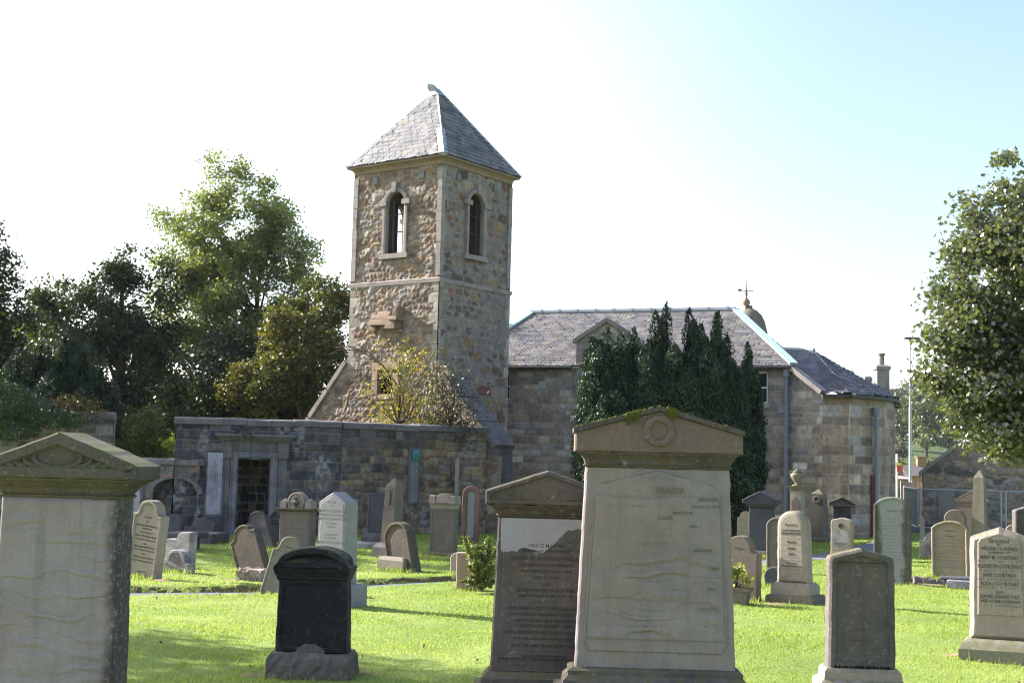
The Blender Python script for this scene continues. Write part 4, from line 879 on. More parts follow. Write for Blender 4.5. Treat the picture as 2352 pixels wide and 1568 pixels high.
# ================================================================ OUTBUILDING, FENCE, POSTS, FAR GROUND
O0 = at(2121, 1150, 44.0); O0 = up(O0, 0); od = Vector((.925, -.38, 0)); on_ = Vector((.38, .925, 0)); OWd = 6.6
zk = at(2119, 1087, 44.0).z; za = zk + 1.35 * 2.0
ob = thing('outbuilding', 'rubble stone gabled outbuilding behind the mesh fence under the maple tree', 'outbuilding', O0)
op = lambda u, v: rubble(u, v, .38, .24, pal=((.26, .21, .15), (.17, .14, .11), (.33, .25, .14), (.10, .09, .08), (.24, .23, .22)), wts=(3, 2, 1.5, 1.5, 1.5), mortar=(.30, .27, .23), seed=37, amp=.04, mw=.07)
O = lambda a, b, z: O0 + od * a + on_ * b + Vector((0, 0, z))
parts = [panel(O(0, 0, -.2), O(OWd, 0, -.2), O(0, 0, zk), O(OWd, 0, zk), op, .04), panel(O(0, 0, zk), O(OWd, 0, zk), O(OWd / 2, 0, za), O(OWd / 2, 0, za), op, .04), panel(O(0, 9, -.2), O(0, 0, -.2), O(0, 9, zk), O(0, 0, zk), op, .1), panel(O(OWd, 0, -.2), O(OWd, 9, -.2), O(OWd, 0, zk), O(OWd, 9, zk), op, .1)]
V, F, C = joinp(parts); mk('wall', V, F, m_mason, ob, C, world=True)
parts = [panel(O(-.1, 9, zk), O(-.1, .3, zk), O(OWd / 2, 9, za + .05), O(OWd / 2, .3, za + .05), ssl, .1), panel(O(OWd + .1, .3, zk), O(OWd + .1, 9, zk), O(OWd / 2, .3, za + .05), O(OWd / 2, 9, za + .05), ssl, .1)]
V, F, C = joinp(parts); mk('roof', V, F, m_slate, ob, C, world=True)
g = B()
for s in (0, 1):
    a0 = -.14 if s == 0 else OWd + .14
    g.loft([[tuple(O(a0, b, zk - .10)), tuple(O(a0, b, zk + .05)), tuple(O(OWd / 2, b, za + .16)), tuple(O(OWd / 2, b, za + .02))] for b in (-.09, .32)])
g.build('skew_coping', m_dress, ob, world=True)
mw0 = (atplane(2172, 1160, O0, on_) - O0).dot(od); g = B(); g.hexa([tuple(O(x, b, z)) for z in (.3, 1.35) for x, b in ((mw0 - .22, -.10), (mw0 + .3, -.10), (mw0 + .3, .02), (mw0 - .22, .02))]); g.build('wall_tablet', m_dress, ob, world=True)

m_galv = plain('galvanised_steel', (.36, .38, .42), .4, .5, metal=.3, var=.1)
m_wire = plain('wire_steel', (.20, .21, .22), .5, .4, metal=.3, var=.1)
FY = 41.5; ft = at(2140, 1122, FY).z
def fence_panel(x0, y0, x1, y1, label):
    f = thing('mesh_fence_panel', label, 'fence', (x0, y0, 0), group='temporary mesh fence panels')
    L = math.hypot(x1 - x0, y1 - y0); ux, uy = (x1 - x0) / L, (y1 - y0) / L
    P = lambda s, z: Vector((x0 + ux * s, y0 + uy * s, z))
    for s in (0.03, L - .03): g = B(); g.tube([P(s, -.03), P(s, ft)], .03, 8); g.build('post', m_galv, f, world=True)
    g = B(); g.tube([P(.03, ft - .02), P(L - .03, ft - .02)], .025, 6); g.tube([P(.03, .12), P(L - .03, .12)], .025, 6); g.build('rail', m_galv, f, world=True)
    g = B(); n_ = int(L / .055)
    for i in range(1, n_): s = L * i / n_; g.bar(P(s, .12), P(s, ft - .02), .0045)
    for z in np.linspace(.3, ft - .2, 6): g.bar(P(.03, z), P(L - .03, z), .006)
    g.build('wire_mesh', m_wire, f, world=True)
    for s in (0.03, L - .03): p_ = P(s, 0); g = B(); g.rects([(.30, .12, -.05), (.32, .13, .0), (.30, .12, .09), (.2, .08, .12)], p_.x, p_.y); g.build('foot', m_dressdk, f, world=True)
xa = at(2112, 1150, FY).x; xb = at(2303, 1150, FY - .4).x; xc = xb + (xb - xa)
fence_panel(xa, FY, xb - .02, FY - .4, 'mesh fence panel before the gabled outbuilding, behind the tall obelisk')
fence_panel(xb + .06, FY - .4, xc, FY - .8, 'mesh fence panel running out of frame at the right edge')
xd = at(2076, 1150, 46).x
fence_panel(xd, 46.0, xa - .04, FY + .05, 'narrow angled mesh fence panel next to the tall grey mast')
# hoarding boards behind the angled panel
hb_ = thing('timber_hoarding', 'pale vertical board hoarding between the church and the outbuilding', 'hoarding', (xd, 46.6, 0))
g = B(); L = 2.2
for i in range(12): x0_ = xd + .05 + i * .135; g.box(x0_, x0_ + .125, 46.55 + .02 * (i % 2), 46.6 + .02 * (i % 2), -.05, ft + .18 - .02 * (i % 3))
g.build('boards', plain('grey_board', (.36, .33, .30), .85, .2, var=.3, scale=3.0), hb_, world=True)
g = B(); g.bar((xd, 46.68, .3), (xd + 1.7, 46.68, .3), .08); g.bar((xd, 46.68, 1.1), (xd + 1.7, 46.68, 1.1), .08); g.build('rails', m_bark, hb_, world=True)

LY = 60.0; lb = up(at(2091, 1118, LY), -1.0); lt = at(2094, 778, LY).z
lp_o = thing('floodlight_mast', 'tall slim grey lamp mast rising right of the church', 'lamp mast', up(lb, ground_h(np.array([lb.x]), np.array([lb.y]))[0] - .05))
g = B(); s_ = LY / 3000; zm = at(2092, 870, LY).z; zq = at(2092, 940, LY).z
g.tube([up(lb, -1.2), up(lb, zq), up(lb, zq + .25), up(lb, zm), up(lb, zm + .15), up(lb, lt)], [.08, .062, .054, .044, .034, .022], 10); g.build('mast', m_galv, lp_o, world=True)
g = B(); g.tube([up(lb, zm - .02), up(lb, zm + .1)], .06, 10); g.build('collar', m_galv, lp_o, world=True)
g = B(); g.box(lb.x - .25, lb.x + .45, LY - .12, LY + .12, lt - .02, lt + .07, .02); g.bar((lb.x, LY, lt - .12), (lb.x, LY, lt), .06); g.build('lamp_head', m_iron, lp_o, world=True)
# railway style signal post
sx_ = at(2060, 1075, 75.0); sp_o = thing('signal_post', 'small white signal post with red and yellow arm beyond the church', 'signal', up(sx_, -1.0))
zt = at(2060, 1042, 75).z; z1_ = at(2060, 1080, 75).z; z2 = at(2060, 1100, 75).z
g = B(); g.tube([up(sx_, -1.2), up(sx_, zt)], .06, 8); g.build('post', m_white, sp_o, world=True)
g = B(); g.box(sx_.x - .04, sx_.x + .16, 74.8, 74.88, z1_ - .05, z1_ + .28, .01); g.build('arm', plain('bright_red_paint', (.5, .04, .03), .5), sp_o, world=True)
g = B(); g.box(sx_.x + .02, sx_.x + .2, 74.78, 74.86, z1_ + .29, z1_ + .43, .01); g.build('arm_tip', plain('yellow_paint', (.7, .42, .03), .5), sp_o, world=True)
g = B(); g.box(sx_.x - .32, sx_.x - .12, 74.9, 75.02, zt - .75, zt - .4, .01); g.build('signal_lamp', m_redpaint, sp_o, world=True)

def far_house(name, px0, px1, ye, yr, Y_, wall, roofm, label, dep=6.0):
    a_, b__ = at(px0, ye, Y_), at(px1, ye, Y_); zr_ = at((px0 + px1) / 2, yr, Y_).z; ze = a_.z; cx_ = (a_.x + b__.x) / 2; hw_ = (b__.x - a_.x) / 2; zb_ = -2.6
    h = thing(name, label, 'house', (cx_, Y_, zb_))
    g = B(); g.box(cx_ - hw_, cx_ + hw_, Y_, Y_ + dep, zb_, ze); g.build('wall', wall, h, world=True)
    g = B(); g.loft([[(x, Y_ - .3, ze), (x, Y_ + dep / 2, zr_), (x, Y_ + dep + .3, ze)] for x in (cx_ - hw_ - .2, cx_ + hw_ + .2)]); rf_ = g.build('roof', roofm, h, world=True)
    g = B(); g.rects([(.5, .4, ze), (.5, .4, zr_ + .8), (.6, .5, zr_ + .85), (.6, .5, zr_ + 1.0)], cx_ + hw_ * .5, Y_ + dep / 2); c_ = g.build('chimney', wall, rf_, world=True)
    for i in (-1, 1):
        x = cx_ + i * hw_ * .5; z = zb_ + (ze - zb_) * .45; g = B(); g.box(x - .5, x + .5, Y_ - .05, Y_ + .05, z, z + 1.1); g.build('window', m_glass, h, world=True)
m_tile = plain('roof_tile', (.12, .10, .10), .8, .2, var=.2); m_rend = plain('render_wall', (.46, .40, .34), .9, .2, var=.15, scale=.4); m_brick = plain('brick_wall', (.26, .15, .10), .9, .2, var=.2, scale=.5)
far_house('far_house', 2040, 2078, 1088, 1072, 130, m_rend, m_tile, 'pale rendered house beside the signal post in the distance')
far_house('far_house', 2088, 2150, 1092, 1068, 150, m_brick, m_tile, 'brown house with big dark roof behind the grey mast')
far_house('far_house', 2030, 2088, 1098, 1090, 112, m_brick, m_rend, 'low brown shed with pale flat roof beyond the hoarding', 4)

# hills
def hillz(x, y): return 15.0 * sstep(190, 420, y) + 9 * sstep(380, 700, y) + 5 * (fbm(x + 900, y, .006, 2, 3) - .5) * sstep(180, 300, y) - 3.2
hx, hy = np.meshgrid(np.linspace(-500, 700, 90), np.linspace(130, 1100, 60)); hz = hillz(hx.ravel(), hy.ravel()); hi = np.arange(hx.size).reshape(hx.shape)
m_hill = plain('hill_ground', (.06, .085, .03), .95, .1, var=.4, scale=.05)
o = mk('hills', np.stack([hx.ravel(), hy.ravel(), hz], 1), np.stack([hi[:-1, :-1], hi[:-1, 1:], hi[1:, 1:], hi[1:, :-1]], -1).reshape(-1, 4), m_hill, smooth=True); tag(o, kind='structure')
# ================================================================ GRAVESTONES
SANDL = (.36, .315, .235); SAND = (.29, .25, .185); SANDD = (.19, .165, .13); GREY = (.25, .245, .225); DARK = (.040, .041, .044); SLATE_ = (.075, .078, .085)
S_pale = stone('pale_sandstone', (.265, .238, .222), stain=(.15, .135, .125), amt=.5, streak=.45, lic=.12, moss=.9, warm=(.30, .21, .165), wamt=.6, bump=.3, scale=1.3, band=(.42, .54, (.05, .042, .038)))
S_fraser = stone('buff_sandstone', (.255, .228, .195), stain=(.15, .138, .12), amt=.5, streak=.4, lic=.15, moss=.95, warm=(.27, .185, .125), wamt=.5, bump=.3, scale=1.4, seed=3)
S_cap = stone('mossy_capstone', (.098, .086, .066), stain=(.04, .038, .034), amt=.65, streak=.45, lic=.6, lichen=(.25, .255, .22), moss=1.0, warm=(.14, .088, .052), wamt=.5, bump=.5, scale=1.8, seed=7)
S_ped = stone('brown_pediment_stone', (.165, .125, .092), stain=(.12, .095, .075), amt=.5, streak=.35, lic=.2, moss=.9, warm=(.24, .15, .09), wamt=.6, bump=.35, scale=1.6, seed=31)
S_hodge = stone('grimy_sandstone', (.115, .105, .088), stain=(.05, .046, .045), amt=.65, streak=.5, lic=.3, moss=.6, warm=(.16, .115, .062), wamt=.6, bump=.35, seed=11)
S_black = stone('blackened_stone', (.016, .017, .019), stain=(.010, .011, .013), amt=.6, streak=.3, lic=.3, lichen=(.13, .14, .13), moss=.5, bump=.4, warm=(.075, .085, .066), wamt=.8, scale=1.5, seed=2)
S_plinth = stone('lichen_plinth', (.19, .18, .15), stain=(.08, .08, .07), amt=.6, streak=.2, lic=.6, lichen=(.34, .34, .29), moss=.5, bump=.8, seed=4)
S_base = stone('grimy_base_stone', (.125, .115, .095), stain=(.045, .045, .045), amt=.65, streak=.3, lic=.5, lichen=(.27, .27, .24), moss=.5, bump=.7, seed=5)
S_grey = stone('grey_granite', (.235, .24, .228), stain=(.17, .175, .165), amt=.4, streak=.2, lic=.12, lichen=(.4, .4, .38), bump=.15, seed=6)
S_sand = stone('sandstone', (.30, .262, .20), stain=(.15, .135, .10), amt=.45, streak=.35, lic=.3, moss=.6, bump=.35, seed=1)
S_sand2 = stone('brown_sandstone', (.17, .143, .108), stain=(.10, .09, .07), amt=.55, streak=.45, lic=.3, moss=.6, bump=.4, seed=9)
S_green = stone('algae_sandstone', (.20, .19, .135), stain=(.105, .105, .07), amt=.55, streak=.5, lic=.25, moss=.7, bump=.35, seed=13)
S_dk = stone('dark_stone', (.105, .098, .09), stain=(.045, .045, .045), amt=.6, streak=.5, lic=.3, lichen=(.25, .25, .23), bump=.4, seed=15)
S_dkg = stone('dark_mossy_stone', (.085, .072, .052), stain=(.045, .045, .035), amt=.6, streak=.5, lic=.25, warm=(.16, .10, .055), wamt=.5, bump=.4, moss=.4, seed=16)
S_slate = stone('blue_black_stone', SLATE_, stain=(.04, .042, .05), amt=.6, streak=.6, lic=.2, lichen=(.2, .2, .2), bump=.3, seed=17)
S_mottle = stone('mottled_white_stone', (.38, .37, .35), stain=(.09, .085, .085), amt=.85, streak=.4, lic=.4, lichen=(.5, .5, .48), bump=.4, seed=19)
S_licw = stone('white_lichen_stone', (.085, .086, .062), stain=(.042, .044, .034), amt=.5, streak=.4, lic=.4, lichen=(.36, .38, .38), centre=(.20, (.30, .305, .305), .7), moss=.6, bump=.35, seed=21)
S_red = stone('red_sandstone', (.19, .11, .085), stain=(.07, .05, .05), amt=.6, streak=.5, lic=.2, bump=.4, seed=23)
S_pink = stone('pink_sandstone', (.40, .285, .21), stain=(.2, .15, .11), amt=.4, streak=.2, lic=.15, bump=.35, seed=25)
S_marble = stone('stained_marble', (.40, .40, .43), stain=(.07, .055, .065), amt=.5, streak=.45, lic=.1, bump=.12, seed=27)
S_rub = stone('broken_stone', (.34, .28, .21), stain=(.16, .13, .10), amt=.6, streak=.1, lic=.4, bump=1.0, seed=29)
I_dk = plain('inscription_dark', (.125, .108, .085), .9, .1, var=.3)
I_mid = plain('inscription_worn', (.17, .155, .125), .9, .1, var=.3)
I_gr = plain('inscription_grey', (.13, .132, .125), .9, .1, var=.2)
I_lt = plain('inscription_pale', (.13, .125, .115), .9, .1, var=.3)
I_bk = plain('inscription_faint', (.075, .066, .058), .9, .1, var=.3)

def text_mesh(s, h, maxw):
    cu_ = bpy.data.curves.new('t', 'FONT'); cu_.body = s; cu_.size = h / .70; cu_.align_x = 'CENTER'; cu_.resolution_u = 1; cu_.extrude = 0.0015; cu_.offset = .005 * h
    o = bpy.data.objects.new('t', cu_); COL.objects.link(o); bpy.context.view_layer.update()
    me = o.evaluated_get(bpy.context.evaluated_depsgraph_get()).to_mesh()
    V = np.array([v.co for v in me.vertices]) if len(me.vertices) else np.zeros((0, 3)); F = [tuple(p.vertices) for p in me.polygons]
    o.evaluated_get(bpy.context.evaluated_depsgraph_get()).to_mesh_clear(); COL.objects.unlink(o); bpy.data.objects.remove(o); bpy.data.curves.remove(cu_)
    if len(V):
        w_ = V[:, 0].max() - V[:, 0].min()
        if w_ > maxw: V[:, 0] *= maxw / w_
    return V, F
def inscription(t, items, y, mat, seed=1, parent=None):
    """items: (z, letter height, text or None, width, x centre); None = worn, unreadable letters"""
    g = B(); rr = random.Random(seed)
    for it in items:
        z, h, s, w_ = it[:4]; x0 = it[4] if len(it) > 4 else 0.0
        if s:
            V, F = text_mesh(s, h, w_)
            if len(V): g.add([(x + x0, y - zz, yy + z - h / 2) for x, yy, zz in V], F)
        else:
            x = x0 - w_ / 2
            while x < x0 + w_ / 2:
                lw_ = rr.uniform(.25, .8) * h
                if rr.random() > .18:
                    zz = z + rr.uniform(-.1, .1) * h; hh = h * rr.uniform(.25, .48)
                    if rr.random() < .5: g.add([(x, y, zz - hh), (x + lw_ * .35, y, zz - hh), (x + lw_ * .35, y, zz + hh), (x, y, zz + hh)], [(0, 1, 2, 3)])
                    else: g.add([(x, y, zz - hh), (x + lw_, y, zz - hh), (x + lw_, y, zz - hh * .45), (x, y, zz - hh * .45)], [(0, 1, 2, 3)]); g.add([(x, y, zz + hh * .5), (x + lw_ * .8, y, zz + hh * .5), (x + lw_ * .8, y, zz + hh), (x, y, zz + hh)], [(0, 1, 2, 3)])
                x += lw_ * 1.25 + (h * .5 if rr.random() < .15 else 0)
    return mk('inscription', g.V, g.F, mat, parent or t)

_jr = random.Random(77); FOOT = []
GRP = 'gravestones in the churchyard'
class G:
    """a gravestone placed from its outline in the photograph: x0..x1 front face, top yt, foot yb; phi = turned to the left"""
    def __init__(s, name, label, x0, x1, yt, yb, phi=0.0, tilt=0.0, lean=0.0, cat='gravestone', group=GRP, sink=.04):
        xc = (x0 + x1) / 2; p = gp(xc, yb, 0.0); s.Y = p.y; f = R(phi); s.k = p.y / FPX
        s.W = (x1 - x0) * s.k / (math.cos(f) + p.x / p.y * math.sin(f)); s.H = at(xc, yt, p.y).z
        gzv = float(ground_h(np.array([p.x]), np.array([p.y]))[0]); s.H -= gzv
        s.t = thing(name, label, cat, (p.x, p.y, gzv), rz=-f, rx=R(lean + (_jr.uniform(-1.5, .8) if s.Y > 13 else 0)), ry=R(tilt + (_jr.uniform(-1.1, 1.1) if s.Y > 13 else 0)), group=group)
        FOOT.append((p.x, p.y, s.W, f))
    def z(s, py, xc=None): return None
    def slab(s, name, out, th, mat, **kw):
        g = B(); g.slab(rough_out(out, int(1000 * (abs(s.W) + abs(s.H))), min(.006, .002 + s.k * .22)), th, **kw); return g.build(name, mat, s.t)
    def block(s, name, prof, mat, cx=0, cy=0, parent=None):
        g = B(); g.rects(prof, cx, cy); return g.build(name, mat, parent or s.t)
def plinthprof(hw, hd, z0, z1, c=.05): return [(hw, hd, z0), (hw, hd, z1 - c), (hw - c * .4, hd - c * .4, z1 - c * .55), (hw - c, hd - c, z1)]
def corniceprof(hw, hd, z0, z1, out):    # body half size -> flares outwards
    h = z1 - z0
    return [(hw + .012, hd + .012, z0), (hw + .02, hd + .02, z0 + h * .12), (hw + .005, hd + .005, z0 + h * .18), (hw + out * .25, hd + out * .25, z0 + h * .5), (hw + out * .7, hd + out * .7, z0 + h * .82), (hw + out * .92, hd + out * .92, z0 + h * .88), (hw + out, hd + out, z1)]
def eroded_face(t, W0_, W1_, z0, z1, y, mat, seed, zr0, zr1, amp, inset=None, tp=0.0, name='eroded_face'):
    """front skin of a slab with wave-shaped erosion; tapered"""
    nx, nz = 110, 190; s, q = np.meshgrid(np.linspace(-1, 1, nx), np.linspace(0, 1, nz)); s = s.ravel(); q = q.ravel()
    z = z0 + (z1 - z0) * q; hw = (W0_ + (W1_ - W0_) * q) / 2; x = s * hw
    u, v = x + 10, z + 10; wv = v + .05 * (fbm(u, v, 2.2, seed, 3) - .5) * 2
    band = np.exp(-((z - (zr0 + zr1) / 2) / ((zr1 - zr0) / 2)) ** 2) * (1 - np.abs(s) ** 4)
    ph = (wv * 8.0 + 1.9 * fbm(u * 1.1, v * 1.7, 2.0, seed + 5, 3)) % 1; rip = .5 - .5 * np.cos(2 * np.pi * ph ** 1.35)
    e = band * rip * sstep(.40, .60, fbm(u * 1.15, v * 2.8, 2.4, seed + 9, 3))
    an = vn(u * 2.6 + 1.5 * fbm(u, v, 3, seed + 4), wv * 9.5, 1.0, seed + 5) + .35 * vn(u * 5.0, wv * 19.0, 1.0, seed + 6); e = .75 * e + .25 * band * sstep(.3, 1.05, an)
    d = amp * e + .006 * (fbm(u, v, 3, seed + 2) - .5) + .004 * (fbm(u, v, 14, seed + 3) - .5)
    edge = np.minimum(np.minimum(q, 1 - q) * (z1 - z0), (1 - np.abs(s)) * hw); d = d * sstep(0, .05, edge) + .004 * (1 - sstep(0, .02, edge))
    i = np.arange(nx * nz).reshape(nz, nx); F = np.stack([i[:-1, :-1], i[:-1, 1:], i[1:, 1:], i[1:, :-1]], -1).reshape(-1, 4)
    return mk(name, np.stack([x, y + d, z], 1), F, mat, t, smooth=True)
def pediment(W, z0, ze, za, th, border, rec, c=.012, tp=.0): return [(-W / 2, z0), (W / 2, z0), (W / 2, ze), (0, za), (-W / 2, ze)]
def ppx(s, py, xc):  # height on a stone for a photo row
    return at(xc, py, s.Y).z - s.t.location.z

# ---------------------------------------------------------------- 1 big pale stone, left foreground
s = G('pediment_headstone', 'huge pale wind-rippled headstone with leaf-carved pediment, nearest at left', -12, 268, 992, 1700, 1.0)
W, H_ = s.W, s.H; z = lambda py: ppx(s, py, 130); TH = .30
zc0, zc1, zp0, ze, za = z(1140), z(1100), z(1098), z(1066), z(992)
s.slab('slab', o_rect(W, .2, zc0 + .005, .02), TH, S_pale, c=.015)
eroded_face(s.t, W - .03, W - .07, .24, zc0 - .02, -TH / 2 - .011, S_pale, 31, z(1520), z(1190), .052)
s.block('plinth', plinthprof(W / 2 + .1, TH / 2 + .1, -.06, .22), S_cap)
s.block('cornice', corniceprof(W / 2 - .02, TH / 2 - .01, zc0, zc1 + .01, .115), S_cap)
PW = W + .25
pd = s.slab('pediment', pediment(PW, zc1 + .012, ze, za, 0, 0, 0), TH + .25, S_cap, border=.07, recess=.035)
rr = random.Random(3)   # carved scrolling leaves in the tympanum
for sg in (-1, 1):
    g = B()
    for i in range(5):
        x0 = sg * (.02 + .08 * i); zb_ = zc1 + .11; L_ = .15 - .018 * i; pts = []
        for j in range(6): a_ = j / 5 * 2.0; pts.append((x0 + sg * (.03 + L_ * math.sin(a_) * .75), -TH / 2 - .105, zb_ + (L_ * (1 - math.cos(a_)) * .42 - .02) * (1 - i * .1)))
        g.tube(pts, [.013, .017, .017, .014, .01, .006], 6)
    g.build('leaf_carving', S_cap, pd)

# ---------------------------------------------------------------- 2 Fraser stone, right of centre foreground
s = G('pediment_headstone', 'large buff headstone with carved ring in its mossy pediment, nearest right of centre', 1320, 1679, 935, 1640, 1.5, group=GRP)
W, H_ = s.W, s.H; z = lambda py: ppx(s, py, 1512); TH = .26
zc0, zc1, ze, za, zpl = z(1074), z(1042), z(995), z(935), z(1530); WT = W * (1672 - 1348) / (1679 - 1320)
tp = (W - WT) / 2
s.slab('slab', o_rect(W, zpl - .01, zc0 + .005, tp), TH, S_fraser, c=.014)
pw0, pw1 = W * .90, WT * .88
pan = [(-pw0 / 2 + .05, zpl + .13), (pw0 / 2 - .05, zpl + .13), (pw0 / 2, zpl + .22), (pw1 / 2, z(1135)), (pw1 / 2 - .05, z(1112)), (0, z(1080)), (-pw1 / 2 + .05, z(1112)), (-pw1 / 2, z(1135)), (-pw0 / 2, zpl + .22)]
g = B(); g.slab(pan, .02, c=.006, y0=-TH / 2 - .004); g.build('panel', S_fraser, s.t)
eroded_face(s.t, pw0 - .05, pw1 - .03, zpl + .23, z(1140), -TH / 2 - .027, S_fraser, 35, z(1490), z(1270), .046)
s.block('plinth', [(W / 2 + .16, TH / 2 + .16, -.06), (W / 2 + .16, TH / 2 + .16, zpl - .17), (W / 2 + .10, TH / 2 + .10, zpl - .15), (W / 2 + .09, TH / 2 + .09, zpl - .09), (W / 2 + .05, TH / 2 + .05, zpl - .05), (W / 2 + .055, TH / 2 + .055, zpl - .02), (W / 2 + .02, TH / 2 + .02, zpl)], S_hodge)
s.block('cornice', corniceprof(WT / 2, TH / 2, zc0, zc1 + .003, .065), S_cap)
PW = (1703 - 1326) * s.k
pd = s.slab('pediment', pediment(PW, zc1 + .006, ze, za - .035, 0, 0, 0), TH + .15, S_ped, c=.012)
g = B()
for sg in (-1, 1): g.loft([[(sg * (PW / 2 + .012), y, ze - .012), (sg * (PW / 2 + .012), y, ze + .028), (0, y, za), (0, y, za - .036)] for y in (-TH / 2 - .10, TH / 2 + .10)])
g.build('mossy_coping', S_cap, pd)
rr = random.Random(12); g = B()
for i in range(150):
    f_ = rr.uniform(-1, 1); x_ = f_ * PW / 2; zt2 = za - (za - ze - .028) * abs(f_); y_ = rr.uniform(-TH / 2 - .11, TH / 2 + .05); r_ = rr.uniform(.006, .015); g.lathe([(r_, zt2 - .012), (r_ * .9, zt2 + .004), (.002, zt2 + rr.uniform(.008, .02))], x_, y_, 6)
for i in range(40): x_ = rr.uniform(-.26, -.16) if i < 28 else rr.uniform(.06, .14); zt2 = za - (za - ze) * abs(x_) / (PW / 2); r_ = rr.uniform(.008, .018); g.lathe([(.002, zt2 - rr.uniform(.02, .09)), (r_, zt2 - .01), (r_ * .8, zt2 + .012), (.002, zt2 + .025)], x_, -TH / 2 - .10, 6)
g.build('moss', plain('moss', (.085, .085, .018), .95, .1, var=.6, scale=25.0, bump=.6), pd)
rcx, rcz = 0.0, z(990); rr = random.Random(4); g = B(); n_ = 40; R_ = .098; rings = []
for i in range(n_ + 1):
    a_ = 2 * math.pi * i / n_; rad = .032 * rr.uniform(.85, 1.15) if i < n_ else None
    if rad is None: rings.append(rings[0]); continue
    c_ = Vector((rcx + R_ * math.cos(a_), -TH / 2 - .076, rcz + R_ * math.sin(a_)))
    rings.append([(c_.x + rad * math.cos(b) * math.cos(a_), c_.y - rad * .75 * math.sin(b), c_.z + rad * math.cos(b) * math.sin(a_)) for b in [2 * math.pi * j / 8 for j in range(8)]])
g.loft(rings, cap0=False, cap1=False); g.build('carved_wreath', S_ped, pd)
yF = -TH / 2 - .0295
inscription(s.t, [(z(1095), .028, None, .13, .0), (z(1124), .05, 'FRASER', .30, .10), (z(1143), .026, 'BELOVED', .19, .40), (z(1159), .024, 'MARCH 20 1870', .22, .38), (z(1143), .024, None, .42, -.16), (z(1160), .02, None, .3, -.25), (z(1174), .026, 'MONTHS', .16, .20), (z(1186), .03, 'ELDER', .18, .06), (z(1204), .022, '1874', .1, .28), (z(1258), .022, 'JUNE 1880', .2, .36), (z(1245), .022, None, .3, .0), (z(1298), .024, 'DEC', .08, .46), (z(1300), .022, None, .12, .05), (z(1345), .02, '1 877 1', .12, .43), (z(1390), .024, 'OCT 1911', .18, .40)], yF, I_mid, 5)

# ---------------------------------------------------------------- 3 Hodge stone
s = G('pediment_headstone', 'grimy lettered headstone with palm-leaf pediment and white flaked patch', 1127, 1368, 1080, 1592, 1.5)
W, H_ = s.W, s.H; z = lambda py: ppx(s, py, 1248); TH = .24
zc0, zc1, ze, za, zpl = z(1186), z(1160), z(1127), z(1080), z(1538); WT = W * .915; tp = (W - WT) / 2
s.slab('slab', o_rect(W, zpl - .01, zc0 + .005, tp), TH, S_hodge, c=.014)
pan = o_rect(W * .86, zpl + .11, zc0 - .05, tp * .8); g = B(); g.slab(pan, .02, c=.007, y0=-TH / 2 - .004); g.build('panel', S_hodge, s.t)
s.block('plinth', [(W / 2 + .14, TH / 2 + .16, -.06), (W / 2 + .14, TH / 2 + .16, zpl - .12), (W / 2 + .07, TH / 2 + .07, zpl - .11), (W / 2 + .07, TH / 2 + .07, zpl - .05), (W / 2 + .02, TH / 2 + .02, zpl)], S_hodge)
s.block('cornice', corniceprof(WT / 2, TH / 2, zc0, zc1 + .003, .085), S_cap)
PW = 278 * s.k
pd = s.slab('pediment', pediment(PW, zc1 + .006, ze, za, 0, 0, 0), TH + .19, S_hodge, border=.035, recess=.02)
g = B()
for sg in (-1, 1):
    for i in range(7):
        a0 = .25 + .16 * i; L_ = .26 - .012 * i; pts = []
        for j in range(6): q_ = j / 5; a_ = a0 - .5 * q_; pts.append((sg * (L_ * q_ * math.cos(a_) * 1.25), -TH / 2 - .082, zc1 + .035 + L_ * q_ * math.sin(a0) * .62 * (1 - .35 * q_) + .02 * q_))
        g.tube(pts, [.012, .012, .012, .011, .009, .004], 6)
g.build('palm_carving', S_hodge, pd)
rr = random.Random(8); o_ = []
nx_ = 34; top_ = zc0 - .012; hwp = WT * .465      # pale patch where the face has flaked away
for i in range(nx_ + 1): x = -hwp + 2 * hwp * i / nx_; o_.append((x, top_ - ((.27 + .02 * math.sin(i * .5) if i < 17 else .27 - .022 * (i - 17) if i < 25 else .085 + .01 * math.sin(i)) + .006 * math.sin(i * 1.3)) * rr.uniform(.975, 1.025)))
g = B(); g.slab(o_ + [(hwp, top_), (-hwp, top_)], .008, c=.001, y0=-TH / 2 - .0135); g.build('flaked_patch', stone('flaked_stone', (.34, .335, .325), stain=(.26, .25, .24), amt=.4, streak=0.0, lic=.1, bump=.3), s.t)
L_ = [(1258, .03, 'GRACE M JONES', .5), (1270, .022, 'BENEATH AN AFFECTIONATE', .55), (1287, .034, 'HUSBAND ANDREW HODGE', .66), (1302, .024, 'LATE MERCHANT IN PENICUIK', .62), (1316, .022, 'WHO DIED 20TH OF JULY 1848', .60), (1330, .022, 'AGED 53 YEARS', .36), (1345, .024, 'ALSO', .10), (1359, .028, 'JOHN HODGE SON OF THE', .68), (1372, .026, 'ABOVE WHO DIED OCT 18', .72), (1386, .022, None, .30), (1400, .03, 'WILLIAM HODGE SECOND SON', .70), (1414, .022, 'WHO DIED IN LONDON 14TH MARCH 18', .72), (1428, .022, 'AGED 22 YEARS AND IS INTERRED IN', .72), (1440, .022, 'ILLWORTH CHURCHYARD THERE', .62), (1455, .03, 'KEITH MANSON HODGE YOUNGEST', .76), (1469, .02, 'WHO DIED 20TH SEPT 18 AGED 21 YEARS', .76), (1485, .024, 'ALSO THE SAID GRACE KEITH JONES', .74), (1498, .02, None, .72), (1509, .022, 'HODGE THEIR DAUGHTER', .6), (1520, .018, None, .70), (1530, .018, None, .6)]
inscription(s.t, [(z(py) + .03, h, tx, w_ * .92) for py, h, tx, w_ in L_], -TH / 2 - .0165, I_bk, 6)
